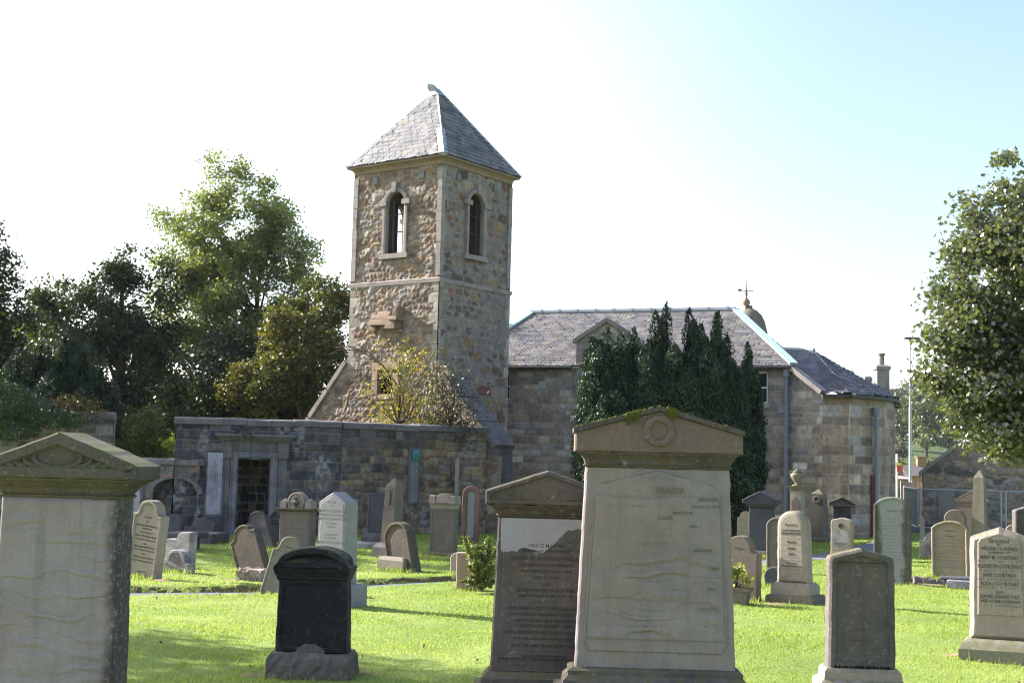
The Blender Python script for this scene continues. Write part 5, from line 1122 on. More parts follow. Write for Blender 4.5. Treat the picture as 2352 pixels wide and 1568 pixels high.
inscription(s.t, [(zpl - .17, .03, 'ALSO JAMES HODGE', .4, -.22)], -TH / 2 - .164, I_bk, 7)

# ---------------------------------------------------------------- 4 black headstone
s = G('headstone', 'squat soot-black headstone with round hooded top on a pale lichened base', 636, 800, 1257, 1545, 5, tilt=-.5)
W = s.W; z = lambda py: ppx(s, py, 718); TH = .22
zb0, zm0, zm1, za = z(1490), z(1330), z(1302), z(1257)
s.slab('slab', o_rect(W * .98, zb0 - .02, zm0 + .004, .018), TH, S_black, c=.012, border=.04, recess=.012)
s.block('moulding', [(W * .47, TH / 2 + .005, zm0), (W * .49, TH / 2 + .02, zm0 + .02), (W * .485, TH / 2 + .015, zm0 + .03), (W * .52, TH / 2 + .05, zm1 - .015), (W * .525, TH / 2 + .055, zm1)], S_black)
hood = o_ogee(W * 1.06, zm1 + .002, zm1 + .015, za + .01, .02, 0, 11, .93, .14); s.slab('hood', hood, TH + .11, S_black, c=.01, border=.05, recess=.05)
g = B(); rs2 = random.Random(5); zz0 = zb0; prof = [(W * .56, TH / 2 + .11, -.06), (W * .565, TH / 2 + .115, .05), (W * .55, TH / 2 + .10, zz0 - .06), (W * .52, TH / 2 + .07, zz0 - .02), (W * .49, TH / 2 + .03, zz0)]
def rough_block(hx, hy, z0, z1, seed, nx=16, ny=6, nz=6, amp=.018, cx=0, cy=0):
    g = B(); rr = random.Random(seed)
    # a rounded block with irregular surface, built as rings
    ring_n = 2 * (nx + ny); rings = []
    for k in range(nz + 1):
        q = k / nz; sh = 1 - .10 * max(0, (q - .7) / .3) ** 2; r_ = []
        base = [(-hx + 2 * hx * i / nx, -hy) for i in range(nx)] + [(hx, -hy + 2 * hy * i / ny) for i in range(ny)] + [(hx - 2 * hx * i / nx, hy) for i in range(nx)] + [(-hx, hy - 2 * hy * i / ny) for i in range(ny)]
        for x, y in base: r_.append((cx + x * sh + rr.uniform(-amp, amp), cy + y * sh + rr.uniform(-amp, amp), z0 + (z1 - z0) * q + (rr.uniform(-amp, amp) if 0 < k else 0)))
        rings.append(r_)
    return g.loft(rings)
g = rough_block(W * .565, TH / 2 + .11, -.08, zb0 - .015, 3, amp=.009); g.build('base', S_base, s.t)
g = B(); rr = random.Random(15); bo = [(-W * .16 + .002 * rr.random() + W * .40 * (i / 12) - .03, zb0 + .0 + (.065 * math.sin(math.pi * i / 12) ** .6 * rr.uniform(.85, 1.1))) for i in range(13)]; g.slab([(bo[0][0], zb0 - .06), (bo[-1][0], zb0 - .06)] + bo[::-1], .02, c=.006, y0=-TH / 2 - .004); g.build('broken_foot', S_base, s.t)

# ---------------------------------------------------------------- 5 Clapperton granite
s = G('headstone', 'tall clean pale grey granite headstone with a blunt pointed top', 737, 803, 1128, 1384, 33, tilt=.6)
W = s.W; z = lambda py: ppx(s, py, 775); TH = .26; zp = z(1338)
s.slab('slab', o_point(W, zp - .01, z(1153), z(1129), .02), TH, S_grey, c=.012, border=.035, recess=-.004, bev=.01)
s.block('plinth', plinthprof(W / 2 + .10, TH / 2 + .10, -.05, zp, .03), S_grey)
L_ = [(1152, .024, 'ERECTED', .14), (1160, .02, 'BY', .05), (1172, .034, 'ELIZABETH CLAPPERTON', .40), (1181, .022, 'IN MEMORY OF HER HUSBAND', .36), (1190, .034, 'GEORGE CLAPPERTON', .40), (1200, .022, 'LATE BAKER', .18), (1208, .022, 'PENICUIK', .22), (1217, .022, None, .34), (1226, .022, 'AGED 68 YEARS', .26), (1234, .022, 'ALSO OF HER', .22), (1244, .034, 'ELIZABETH CLAPPERTON', .42), (1254, .022, None, .34), (1262, .022, 'AGED 83 YEARS', .26), (1270, .022, 'ALSO HIS SON', .24), (1280, .034, 'GEORGE CLAPPERTON', .42), (1289, .022, None, .34), (1298, .022, 'AGED 76 YEARS', .26), (1310, .03, 'URBAN', .2)]
inscription(s.t, [(z(py), h * 1.05, tx, w_ * 1.25) for py, h, tx, w_ in L_], -TH / 2 - .003, I_gr, 9)

# ---------------------------------------------------------------- 6 leaning scroll-topped stone
s = G('headstone', 'lichened scroll-topped headstone leaning right, between black and granite stones', 600, 672, 1232, 1352, 20, tilt=11, lean=-6)
W = s.W; H_ = s.H * 1.03
s.slab('slab', o_ogee(W, -.1, H_ * .74, H_, .05, .02), .12, S_green, c=.012, border=.03, recess=.012)
inscription(s.t, [(H_ * .82, .024, 'In Memory', .2), (H_ * .72, .02, None, .4), (H_ * .64, .02, None, .42), (H_ * .56, .026, 'JANET', .24), (H_ * .48, .02, None, .4), (H_ * .40, .02, None, .36)], -.052, I_dk, 10)

# ---------------------------------------------------------------- 7 stone leaning steeply left with rough broken base
s = G('headstone', 'worn brown headstone leaning steeply left behind a broken rubble block', 556, 618, 1208, 1314, 32, tilt=-27, lean=-3)
W = s.W; H_ = s.H * 1.10
s.slab('slab', o_ogee(W, -.15, H_ * .80, H_, .07, .0), .17, S_dkg, c=.014, border=.03, recess=.01)
s2 = thing('rubble_block', 'rough pale broken stone block lying at the leaning headstone foot', 'stone block', gp(578, 1326), rz=R(-8))
g = rough_block(.20, .14, -.06, .14, 12, 10, 6, 4, .03); g.build('block', S_rub, s2)

# ---------------------------------------------------------------- 8 dark stone leaning left near the doorway
s = G('headstone', 'dark round-topped headstone leaning left in shade before the doorway', 588, 632, 1174, 1258, 28, tilt=-24, lean=-3)
W = s.W; H_ = s.H * 1.06; s.slab('slab', o_ogee(W, -.15, H_ * .80, H_, .06), .17, S_dk, c=.014, border=.03, recess=.012)

# ---------------------------------------------------------------- 9 Henderson
s = G('headstone', 'cream scroll-topped headstone with crisp dark lettering, right behind the huge rippled stone', 300, 361, 1147, 1324, 30, tilt=4.5)
W = s.W; z = lambda py: ppx(s, py, 335); TH = .20; zs = z(1180)
s.slab('slab', o_ogee(W, -.08, zs, s.H, .05, -.012), TH, S_sand, c=.01, border=.035, recess=.035)
g = B()
hd_ = [(x, zz) for x, zz in poff(o_ogee(W, -.08, zs, s.H, .05, -.012), .05)][2:]
for (x, zz), (x2, z2) in zip(hd_[:-1], hd_[1:]):
    m_ = ((x + x2) / 2, (zz + z2) / 2 - .012); g.box(m_[0] - .008, m_[0] + .008, -TH / 2 + .022, -TH / 2 + .036, m_[1] - .01, m_[1] + .01)
g.build('beaded_edge', S_sand, s.t)
L_ = [(1186, .036, 'Erected', .22), (1196, .028, 'by', .08), (1206, .032, 'JOHN HENDERSON Merchant', .48), (1213, .026, 'EDINBURGH', .22), (1221, .028, 'In the Memory of', .30), (1230, .03, 'HELEN WILSON his Mother', .47), (1238, .024, 'who died 10th June 1816 aged 53 years', .48), (1247, .028, 'Also', .10), (1255, .03, 'JOHN HENDERSON his Father', .47), (1262, .024, 'who died 17th May 1826 aged 73 years', .47), (1271, .028, 'Also', .10), (1279, .03, 'ELIZABETH TAYLOR his Wife', .47), (1287, .024, 'who died 17th July 1836 aged 80 years', .46), (1312, .02, 'RENEWED 1912', .24), (1318, .02, None, .4)]
inscription(s.t, [(z(py), h, tx, w_ * W / .50) for py, h, tx, w_ in L_], -TH / 2 + .032, I_dk, 11)

# ---------------------------------------------------------------- 10 broken stones behind
s = G('broken_headstone', 'mottled white headstone with its top broken off, behind the small scroll fragment', 386, 441, 1219, 1300, 30)
W, H_ = s.W, s.H
s.slab('slab', [(-W / 2, -.1), (W / 2, -.1), (W / 2, H_), (W * .12, H_ * .98), (-W * .02, H_ * .9), (-W * .10, H_ * .78), (-W / 2, H_ * .77)], .18, S_mottle, c=.012)
inscription(s.t, [(H_ * .8, .02, None, .16, .1), (H_ * .7, .02, None, .3), (H_ * .6, .02, None, .3)], -.0915, I_lt, 13)
s = G('headstone_fragment', 'small half-sunk scroll top fragment of mottled stone on the grass', 378, 440, 1261, 1311, 30)
W, H_ = s.W, s.H; s.slab('slab', o_ogee(W, -.1, H_ * .45, H_, .05), .17, S_mottle, c=.012, border=.05, recess=.018)
g = B(); g.bar((-W * .42, -.082, H_ * .52), (W * .44, -.082, H_ * .10), .03, .04); g.build('sloping_moulding', S_mottle, s.t)

# low table tombs in front of the recess wall
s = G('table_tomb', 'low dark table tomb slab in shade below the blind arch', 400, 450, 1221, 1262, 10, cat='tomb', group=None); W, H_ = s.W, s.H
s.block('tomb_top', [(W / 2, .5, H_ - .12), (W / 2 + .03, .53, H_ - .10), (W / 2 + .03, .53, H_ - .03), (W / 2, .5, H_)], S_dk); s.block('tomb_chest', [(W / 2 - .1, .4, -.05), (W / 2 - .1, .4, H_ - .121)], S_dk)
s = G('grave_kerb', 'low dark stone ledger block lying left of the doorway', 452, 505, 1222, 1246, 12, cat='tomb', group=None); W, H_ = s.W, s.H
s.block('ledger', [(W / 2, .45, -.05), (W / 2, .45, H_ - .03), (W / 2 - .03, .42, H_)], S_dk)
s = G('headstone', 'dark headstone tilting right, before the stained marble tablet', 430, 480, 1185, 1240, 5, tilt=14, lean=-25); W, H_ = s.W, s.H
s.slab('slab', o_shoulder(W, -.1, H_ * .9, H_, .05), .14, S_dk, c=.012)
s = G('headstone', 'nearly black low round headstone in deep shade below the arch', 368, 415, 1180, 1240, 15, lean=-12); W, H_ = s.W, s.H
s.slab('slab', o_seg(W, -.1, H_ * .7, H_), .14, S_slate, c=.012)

# ---------------------------------------------------------------- 11 headstone with carved urn
s = G('urn_headstone', 'brown-fronted headstone topped by an arch block with carved urn', 648, 716, 1130, 1262, 22); W, H_ = s.W, s.H; z = lambda py: ppx(s, py, 685); TH = .28
zc = z(1170); s.slab('slab', o_rect(W, -.06, zc - .02, .0), TH, S_sand2, c=.012, border=.03, recess=-.003, bev=.01)
s.block('cornice', [(W / 2 + .01, TH / 2 + .01, zc - .019), (W / 2 + .09, TH / 2 + .09, zc + .01), (W / 2 + .10, TH / 2 + .10, zc + .035)], S_sand2)
tpz = zc + .036; g = B(); g.slab(o_seg(W * .50, tpz, tpz + .05, z(1130)), TH * .8, c=.01, border=.025, recess=.03)
tpo = g.build('arch_block', S_sand, s.t)
for sg in (-1, 1): g = B(); cxx = sg * W * .41; g.loft([[(cxx + dx * W * .10, dy * TH * .42, zz) for dx, dy in ((-1, -1), (1, -1), (1, 1), (-1, 1))] for zz in (tpz, tpz + .13)] + [[(cxx + dx * .01, dy * .02, tpz + .19) for dx, dy in ((-1, -1), (1, -1), (1, 1), (-1, 1))]]); g.build('corner_block', S_sand, s.t)
g = B(); g.lathe([(.045, tpz + .001), (.05, tpz + .02), (.02, tpz + .04), (.07, tpz + .10), (.085, tpz + .13), (.03, tpz + .15), (.035, tpz + .20), (.05, tpz + .22)], 0, -TH * .40 - .02, 12); g.build('carved_urn', S_sand2, s.t)
L_ = [(1185, .03, None, .30), (1196, .026, 'In Memory of', .3), (1205, .02, None, .40), (1213, .024, 'ISABELLA & MARGARET', .44), (1221, .02, None, .46), (1229, .02, None, .46), (1236, .02, 'April 1853', .2, -.12), (1246, .026, 'Also', .12), (1254, .02, None, .4)]
inscription(s.t, [(z(l[0]), *l[1:]) for l in L_], -TH / 2 - .002, I_bk, 15)
# 12 others at the wall on the left part
s = G('headstone', 'dark round-arched mural headstone against the wall, just above the carved urn stone', 668, 724, 1126, 1240, 8); W, H_ = s.W, s.H
s.slab('slab', o_seg(W * .8, -.05, H_ - W * .30, H_), .12, S_slate, c=.01, border=.05, recess=.03); s.block('shoulder_blocks', [(W / 2, .05, -.04), (W / 2, .05, H_ - .35), (W / 2 - .02, .03, H_ - .34)], S_slate)
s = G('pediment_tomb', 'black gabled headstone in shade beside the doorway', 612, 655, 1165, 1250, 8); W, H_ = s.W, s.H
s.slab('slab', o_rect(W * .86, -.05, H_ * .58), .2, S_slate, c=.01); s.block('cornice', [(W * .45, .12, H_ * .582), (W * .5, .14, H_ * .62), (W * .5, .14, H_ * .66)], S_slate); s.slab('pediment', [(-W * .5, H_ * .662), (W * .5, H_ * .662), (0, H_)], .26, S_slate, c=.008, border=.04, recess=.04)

# ---------------------------------------------------------------- 13 slab at wall and carved obelisk
s = G('headstone', 'dark slate-grey slab on stepped base against the wall, left of the carved obelisk', 842, 884, 1130, 1256, 18); W, H_ = s.W, s.H; z = lambda py: ppx(s, py, 862)
s.slab('slab', o_shoulder(W * .92, z(1222), H_ - .02, H_, .03, .01), .14, S_slate, c=.012, border=.03, recess=.01); s.block('base', [(W * .6, .2, -.05), (W * .6, .2, z(1234)), (W * .52, .14, z(1222))], S_dk); s.block('step', [(W * .85, .34, -.05), (W * .85, .34, .10), (W * .8, .3, .14)], S_mottle)
s = G('obelisk', 'slim four-sided obelisk with pointed tip and carved floral drop before the wall', 887, 907, 1097, 1276, 33, cat='obelisk'); H_ = s.H; z = lambda py: ppx(s, py, 900); w0 = .155
s.block('shaft', [(w0, w0, z(1247)), (w0 * .80, w0 * .80, z(1115)), (.006, .006, H_)], S_sand2); s.block('plinth', [(w0 * 1.75, w0 * 1.75, -.05), (w0 * 1.7, w0 * 1.7, z(1256)), (w0 * 1.2, w0 * 1.2, z(1246))], S_dk)
g = B(); rr = random.Random(6)
for i in range(16): q_ = i / 15; g.lathe([(.002, 0), (.028, .02), (.002, .045)], 0, 0, 6) if False else g.tube([(rr.uniform(-.05, .05) * (1 - q_ * .6), -w0 * .82 - .015, z(1124) - .27 * q_), (rr.uniform(-.06, .06) * (1 - q_ * .6), -w0 * .82 - .03, z(1124) - .27 * q_ - .03)], [.022, .012], 6)
g.build('floral_carving', S_sand2, s.t)
inscription(s.t, [(z(1150) - .05 * i, .018, None, .20) for i in range(11)], -w0 * .93, I_bk, 16)

# ---------------------------------------------------------------- 14 leaning round-top on block
s = G('headstone', 'dark hood-topped headstone leaning back and left behind a low sandstone block', 903, 958, 1203, 1306, 40, tilt=-17, lean=-2); W, H_ = s.W, s.H * 1.06
s.slab('slab', o_seg(W, -.15, H_ - W * .36, H_), .22, S_dkg, c=.012, border=.035, recess=.03)
s = G('grave_block', 'low rectangular sandstone base block in front of the leaning hooded stone', 877, 935, 1278, 1305, 33, cat='stone block', group=None); W, H_ = s.W, s.H
s.block('block', [(W / 2, .14, -.05), (W / 2, .14, H_ - .05), (W / 2 - .02, .12, H_ - .045), (W / 2 - .04, .10, H_)], S_sand)

# ---------------------------------------------------------------- 15 stepped stone
s = G('headstone', 'brown headstone with square pale ears and arched cap, left of the arched red stone', 991, 1044, 1132, 1274, 26); W, H_ = s.W, s.H; z = lambda py: ppx(s, py, 1020); TH = .2
zc = z(1162); s.slab('slab', o_rect(W, .05, zc - .05), TH, S_sand2, c=.012, border=.04, recess=.012)
s.block('frieze', [(W / 2, TH / 2, zc - .049), (W / 2 + .02, TH / 2 + .02, zc + .03), (W / 2 + .045, TH / 2 + .05, zc + .055)], S_sand); s.slab('arched_cap', o_seg(W * .62, zc + .056, zc + .10, H_), TH + .02, S_sand, c=.01)
for sg in (-1, 1): s.block('ear_block', [(W * .12, TH / 2 + .03, zc + .056), (W * .12, TH / 2 + .03, zc + .2), (W * .10, TH / 2, zc + .22)], S_sand, cx=sg * W * .43)
s.block('plinth', [(W / 2 + .1, TH / 2 + .1, -.05), (W / 2 + .1, TH / 2 + .1, .05), (W / 2 + .05, TH / 2 + .05, .08)], S_sand2)
inscription(s.t, [(zc + .005, .022, None, .34)], -TH / 2 - .031, I_dk, 20); inscription(s.t, [(z(1180) - .05 * i, .02, None, .34) for i in range(9)], -TH / 2 + .009, I_bk, 17)
# 16 arched red stone
s = G('headstone', 'tall arched red-edged headstone with white-streaked niche against the tower foot', 1059, 1098, 1115, 1246, 10); W, H_ = s.W, s.H
s.slab('slab', o_seg(W, -.05, H_ - W * .5, H_), .14, S_red, c=.012, border=.09, recess=.05); s.slab('inner_tablet', o_seg(W * .42, .12, H_ - W * .62, H_ - W * .30), .03, S_licw, c=.006, y0=-.01)
s = thing('wall_pilaster', 'thin stone mural strip on the wall above the eared headstone', 'wall tablet', up(at(1048, 1150, 34.05), 1.0)); g = B(); g.box(-.05, .05, -.04, .1, -.1, .95, .01); g.build('strip', m_dress, s)

# ---------------------------------------------------------------- 17 small lettered stone with conifer
s = G('headstone', 'small square-topped pinkish headstone half behind the ferny conifer', 1049, 1108, 1268, 1347, 5); W, H_ = s.W, s.H
s.slab('slab', o_rect(W, -.06, H_), .16, S_pink, c=.01); inscription(s.t, [(H_ - .06 - .055 * i, .024, None, W * .8) for i in range(8)], -.0825, I_mid, 18)
s = G('headstone', 'tiny rounded stone tucked behind the pinkish square headstone', 1036, 1062, 1268, 1318, 20); W, H_ = s.W, s.H; s.slab('slab', o_seg(W, -.06, H_ * .55, H_), .1, S_sand, c=.012)

# ---------------------------------------------------------------- 19 mural monuments on the enclosure wall
def mural(px, py0, py1): P = atplane(px, (py0 + py1) / 2, up(W0, 0), n1); return P
u_, _ = wu(491, 1130); P = wpt(u_, 0); s_ = thing('mural_tablet', 'tall white-stained marble tablet on the wall left of the doorway', 'wall tablet', P, rz=math.atan2(U1n.y, U1n.x))
zt_, zb_2 = wu(491, 1036)[1], wu(491, 1186)[1]; hw_ = 21 * 31.7 / 3000
g = B(); g.box(-hw_, hw_, -.10, .05, zb_2, zt_, .012); fr_ = g.build('surround', m_dressdk, s_)
g = B(); g.box(-hw_ * .78, hw_ * .78, -.125, -.09, zb_2 + .06, zt_ - .03, .006); g.build('marble_slab', S_marble, s_)
g = B(); g.slab([(-hw_ - .03, zt_ + .002), (hw_ + .03, zt_ + .002), (hw_ + .03, zt_ + .08), (hw_ * .55, zt_ + .2), (-hw_ * .55, zt_ + .2), (-hw_ - .03, zt_ + .08)], .16, c=.015, y0=-.05); g.build('cap', m_dressdk, s_)
g = B(); g.box(-hw_ - .05, hw_ + .05, -.15, .05, -.05, zb_2 - .003, .015); ba_ = g.build('base', S_slate, s_)
for sg in (-1, 1): g = B(); g.box(sg * hw_ * .5 - .05, sg * hw_ * .5 + .05, -.16, -.13, .25, zb_2 - .12, .004); g.build('red_panel', S_red, ba_)
# bronze head plaque
Pq = atplane(947, 1090, up(W1, 0), n2_); s_ = thing('bronze_head_plaque', 'narrow grey mural plaque with green bronze portrait head', 'wall plaque', up(Pq, 0), rz=math.atan2(U2n.y, U2n.x))
zt_, zb_2 = at(947, 1028, Pq.y).z, at(947, 1158, Pq.y).z; hw_ = 14 * Pq.y / 3000
g = B(); g.box(-hw_, hw_, -.09, .05, zb_2, zt_, .012); g.build('plaque', stone('plaque_stone', (.14, .145, .14), stain=(.07, .07, .07), amt=.5, streak=.5, lic=.2), s_)
g = B(); g.box(-hw_ * .62, hw_ * .62, -.105, -.085, zb_2 + .06, zt_ - .36, .004); g.build('inset_panel', stone('plaque_panel', (.20, .21, .19), stain=(.1, .1, .09), amt=.5, streak=.5, lic=.2), s_)
m_bronze = plain('green_bronze', (.05, .22, .21), .55, .4, var=.45, scale=14.0, bump=.3); hz_ = zt_ - .19; g = B()
prof = []
for i in range(9): a_ = math.pi * i / 8; prof.append((math.sin(a_), -math.cos(a_)))
g.loft([[(.115 * r_ * math.cos(b) + .012, -.10 - .085 * max(0, r_ * (.6 - .4 * math.sin(b))), hz_ + .15 * c_) for b in [2 * math.pi * j / 12 for j in range(12)]] for r_, c_ in [(max(.02, p_), q_) for p_, q_ in prof]])
g.tube([(-.02, -.19, hz_ + .04), (-.025, -.215, hz_ - .01), (-.02, -.18, hz_ - .03)], [.012, .022, .014], 6); g.tube([(-.07, -.165, hz_ + .03), (.05, -.18, hz_ + .035)], [.012, .012], 6); g.tube([(-.05, -.175, hz_ - .055), (.02, -.18, hz_ - .055)], [.01, .01], 6); g.lathe([(.05, hz_ - .17), (.055, hz_ - .12), (.045, hz_ - .08)], .01, -.10, 10); g.build('bronze_head', m_bronze, s_, smooth=True)
inscription(s_, [(zt_ - .46 - .045 * i, .02, None, .11) for i in range(14)], -.107, I_bk, 22)
# pale mural slab at the extreme left of the recess wall
P = atplane(318, 1125, up(A0, 0), ln); s_ = thing('mural_tablet', 'pale slab leaning on the low wall behind the scroll-topped cream headstone', 'wall tablet', up(P, 0), rz=math.atan2(lan.y, lan.x)); g = B(); g.box(-.17, .13, -.12, .03, -.05, at(318, 1100, P.y).z, .012); g.build('slab', S_mottle, s_)

# ================================================================ right-hand group
# 31 Stewart
s = G('headstone', 'grimy headstone with low pointed top on a broad plinth, front right, faint names', 1899, 2050, 1258, 1592, 3.5); W = s.W; z = lambda py: ppx(s, py, 1974); TH = .22; zp = z(1530); tp = .012
s.slab('slab', o_shoulder(W, zp - .01, z(1275), s.H, .035, tp), TH, S_hodge, c=.02, border=.055, recess=.018)
s.block('plinth', [(W / 2 + .09, TH / 2 + .10, -.06), (W / 2 + .09, TH / 2 + .10, zp - .13), (W / 2 + .045, TH / 2 + .05, zp - .09), (W / 2 + .04, TH / 2 + .045, zp - .03), (W / 2 + .015, TH / 2 + .02, zp)], S_sand)
inscription(s.t, [(z(1295), .034, 'JAMES STEWART', .36), (z(1310), .02, None, .26), (z(1440), .026, 'JANET', .12), (z(1455), .016, None, .2), (z(1466), .03, 'MARGARET', .2), (z(1478), .016, None, .3)] + [(z(1325 + 12 * i), .014, None, .34) for i in range(8)], -TH / 2 + .016, I_dk, 23)
g = B(); rr = random.Random(2)
for i in range(46): x = rr.uniform(-W * .42, W * .42); g.lathe([(.001, zp), (rr.uniform(.006, .014), zp + .005), (.004, zp + rr.uniform(.015, .03))], x, -TH / 2 - rr.uniform(.0, .012), 6)
g.build('moss_line', plain('dark_moss', (.02, .022, .010), .95, .1, var=.5, scale=30), s.t)

# 37 Courtnay
s = G('headstone', 'sharply lettered beige headstone with pointed top at the right edge, front row', 2230, 2375, 1210, 1512, 24); W = s.W; z = lambda py: ppx(s, py, 2300); TH = .24; zp = z(1466); tp = .022
s.slab('slab', o_shoulder(W, zp - .01, z(1229), s.H, .05, tp), TH, S_sand, c=.05)
pan = [(-W * .36, zp + .25), (W * .36, zp + .25), (W * .37 - tp, z(1246)), (W * .33 - tp, z(1236)), (0, z(1222)), (-W * .33 + tp, z(1236)), (-W * .37 + tp, z(1246))]
g = B(); g.slab(pan, .024, c=.010, y0=-TH / 2 - .002); g.build('panel', S_sand, s.t)
s.block('plinth', [(W / 2 + .10, TH / 2 + .14, -.06), (W / 2 + .10, TH / 2 + .14, zp - .10), (W / 2 + .09, TH / 2 + .13, zp - .09), (W / 2 + .06, TH / 2 + .08, zp - .03), (W / 2 + .02, TH / 2 + .03, zp)], S_green)
L_ = [(1240, .045, 'Erected', .26), (1249, .022, 'BY', .05), (1258, .038, 'WILLIAM COURTNAY', .46), (1267, .024, 'IN MEMORY OF', .26), (1278, .040, 'MARY M COURTNAY', .48), (1287, .024, None, .56), (1298, .042, 'ELIZABETH COURTNAY', .54), (1308, .024, None, .56), (1318, .040, 'JANE COURTNAY', .42), (1328, .024, None, .56), (1338, .040, 'ELIZA J COURTNAY', .48), (1347, .024, None, .56), (1357, .026, 'ALSO', .10), (1367, .040, 'JEANIE DEANS TAIT', .50), (1378, .034, 'WIFE OF WM COURTNAY', .50), (1388, .024, None, .5)]
inscription(s.t, [(z(py), h, tx, w_ * W / .80) for py, h, tx, w_ in L_], -TH / 2 - .0165, I_dk, 25)

# 26 Thompson
s = G('headstone', 'beige round-shouldered headstone with chamfered edges on a double plinth', 1792, 1862, 1172, 1380, 35); W = s.W; z = lambda py: ppx(s, py, 1830); TH = .26; z1p, z2p = z(1364), z(1336); tp = .015
s.slab('slab', o_seg(W, z2p - .01, z(1208), s.H, tp), TH, S_sand, c=.045, border=.06, recess=-.004, bev=.01)
s.block('plinth', [(W / 2 + .06, TH / 2 + .07, z1p), (W / 2 + .06, TH / 2 + .07, z2p - .06), (W / 2 + .02, TH / 2 + .02, z2p)], S_sand); s.block('step', plinthprof(W / 2 + .12, TH / 2 + .13, -.06, z1p - .001, .02), S_sand2)
L_ = [(1203, .024, 'Erected by', .2), (1209, .018, None, .2), (1216, .02, 'IN LOVING MEMORY OF', .32), (1223, .028, 'HANNAH NICHOLSON', .36), (1229, .016, None, .1), (1236, .018, None, .48), (1243, .026, 'WILLIAM', .16), (1250, .018, None, .48), (1257, .026, 'DANIEL', .14), (1264, .018, None, .48), (1270, .026, 'JOHN', .1), (1278, .018, None, .36), (1285, .018, None, .46), (1291, .02, 'THE ABOVE', .18), (1298, .026, 'WILLIAM THOMPSON', .36), (1305, .018, None, .46)]
inscription(s.t, [(z(py), h * 1.2, tx, w_ * W / .55) for py, h, tx, w_ in L_], -TH / 2 - .007, I_dk, 26)

# 24 scroll stone behind Fraser with plant pot
s = G('headstone', 'brown scroll-topped headstone behind a potted plant, right of the ring pediment stone', 1656, 1742, 1229, 1374, 32); W = s.W; z = lambda py: ppx(s, py, 1705)
s.slab('slab', o_ogee(W, -.06, z(1268), s.H, .06), .20, S_sand2, c=.012)
inscription(s.t, [(z(1256), .03, 'Memory', .3), (z(1275), .022, None, .44), (z(1282), .022, None, .44), (z(1289), .022, None, .4), (z(1302), .024, 'Also', .1), (z(1312), .022, None, .44), (z(1320), .022, None, .4)], -.1025, I_mid, 27)
# 22 small pale
s = G('headstone', 'small pale scroll-topped headstone half hidden behind the blue-black tomb', 1692, 1730, 1173, 1262, 15); W = s.W; s.slab('slab', o_ogee(W, -.05, s.H * .84, s.H, .05), .14, S_sand, c=.01); inscription(s.t, [(s.H * .8 - .06 * i, .022, None, W * .7, -.03) for i in range(9)], -.0725, I_mid, 28)
s = G('headstone', 'small low block with white top edge behind the pale scroll stone', 1700, 1735, 1145, 1240, 10); W = s.W; s.slab('slab', o_rect(W, -.05, s.H), .16, S_mottle, c=.012)
# 23 dark pediment tomb
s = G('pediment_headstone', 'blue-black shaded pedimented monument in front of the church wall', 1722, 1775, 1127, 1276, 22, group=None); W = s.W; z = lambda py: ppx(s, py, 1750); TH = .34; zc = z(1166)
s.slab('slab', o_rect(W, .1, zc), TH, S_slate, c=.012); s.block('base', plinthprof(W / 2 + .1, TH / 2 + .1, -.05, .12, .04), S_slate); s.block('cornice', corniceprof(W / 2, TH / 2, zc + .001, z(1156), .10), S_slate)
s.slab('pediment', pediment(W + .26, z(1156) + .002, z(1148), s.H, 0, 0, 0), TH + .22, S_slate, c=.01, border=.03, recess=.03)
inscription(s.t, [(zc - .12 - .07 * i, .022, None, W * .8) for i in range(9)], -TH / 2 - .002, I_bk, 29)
# 25
s = G('headstone', 'weathered headstone with broken segmental hood, behind the chamfered beige stone', 1763, 1812, 1187, 1312, 30); W = s.W; z = lambda py: ppx(s, py, 1785); s.slab('slab', o_seg(W, -.05, z(1204), s.H), .18, S_sand2, c=.012, border=.035, recess=.03); inscription(s.t, [(z(1214) - .05 * i, .022, None, W * .7) for i in range(8)], -.064, I_dk, 30)
s = G('headstone', 'low black round-topped stone left of the double plinth', 1758, 1800, 1301, 1342, 25); W = s.W; s.slab('slab', o_seg(W, -.05, s.H * .35, s.H), .12, S_slate, c=.012)
# 27 urn pillar
s = G('urn_monument', 'tall pedestal monument crowned by a stone urn before the church downpipe', 1820, 1846, 1076, 1273, 30, cat='monument', group=None); W = s.W; z = lambda py: ppx(s, py, 1835); zt_ = z(1125); w_ = W * .5
s.block('pedestal', [(w_ * 1.05, w_ * 1.05, .2), (w_, w_, zt_ - .02)], S_sand); s.block('plinth', plinthprof(w_ * 1.5, w_ * 1.5, -.05, .2, .05), S_sand); s.block('cap', corniceprof(w_, w_, zt_ - .019, zt_ + .09, .09), S_green)
g = B(); g.slab(o_point(w_ * 1.5, .45, zt_ - .25, zt_ - .13), .02, c=.004, y0=-w_ * 1.02 - .008); g.build('panel', S_sand2, s.t)
zu = zt_ + .091; hu = s.H - zu; g = B(); g.lathe([(.11, zu), (.12, zu + .02), (.05, zu + hu * .1), (.045, zu + hu * .16), (.09, zu + hu * .3), (.15, zu + hu * .55), (.155, zu + hu * .68), (.10, zu + hu * .75), (.085, zu + hu * .80), (.11, zu + hu * .83), (.06, zu + hu * .89), (.03, zu + hu * .95), (.035, zu + hu * .98), (.01, zu + hu)], 0, 0, 14); ur = g.build('urn', S_green, s.t, smooth=True)
for sg in (-1, 1): g = B(); g.tube([(sg * .14, 0, zu + hu * .66), (sg * .17, 0, zu + hu * .78), (sg * .14, 0, zu + hu * .86), (sg * .09, 0, zu + hu * .80)], .014, 6); g.build('handle', S_green, ur)
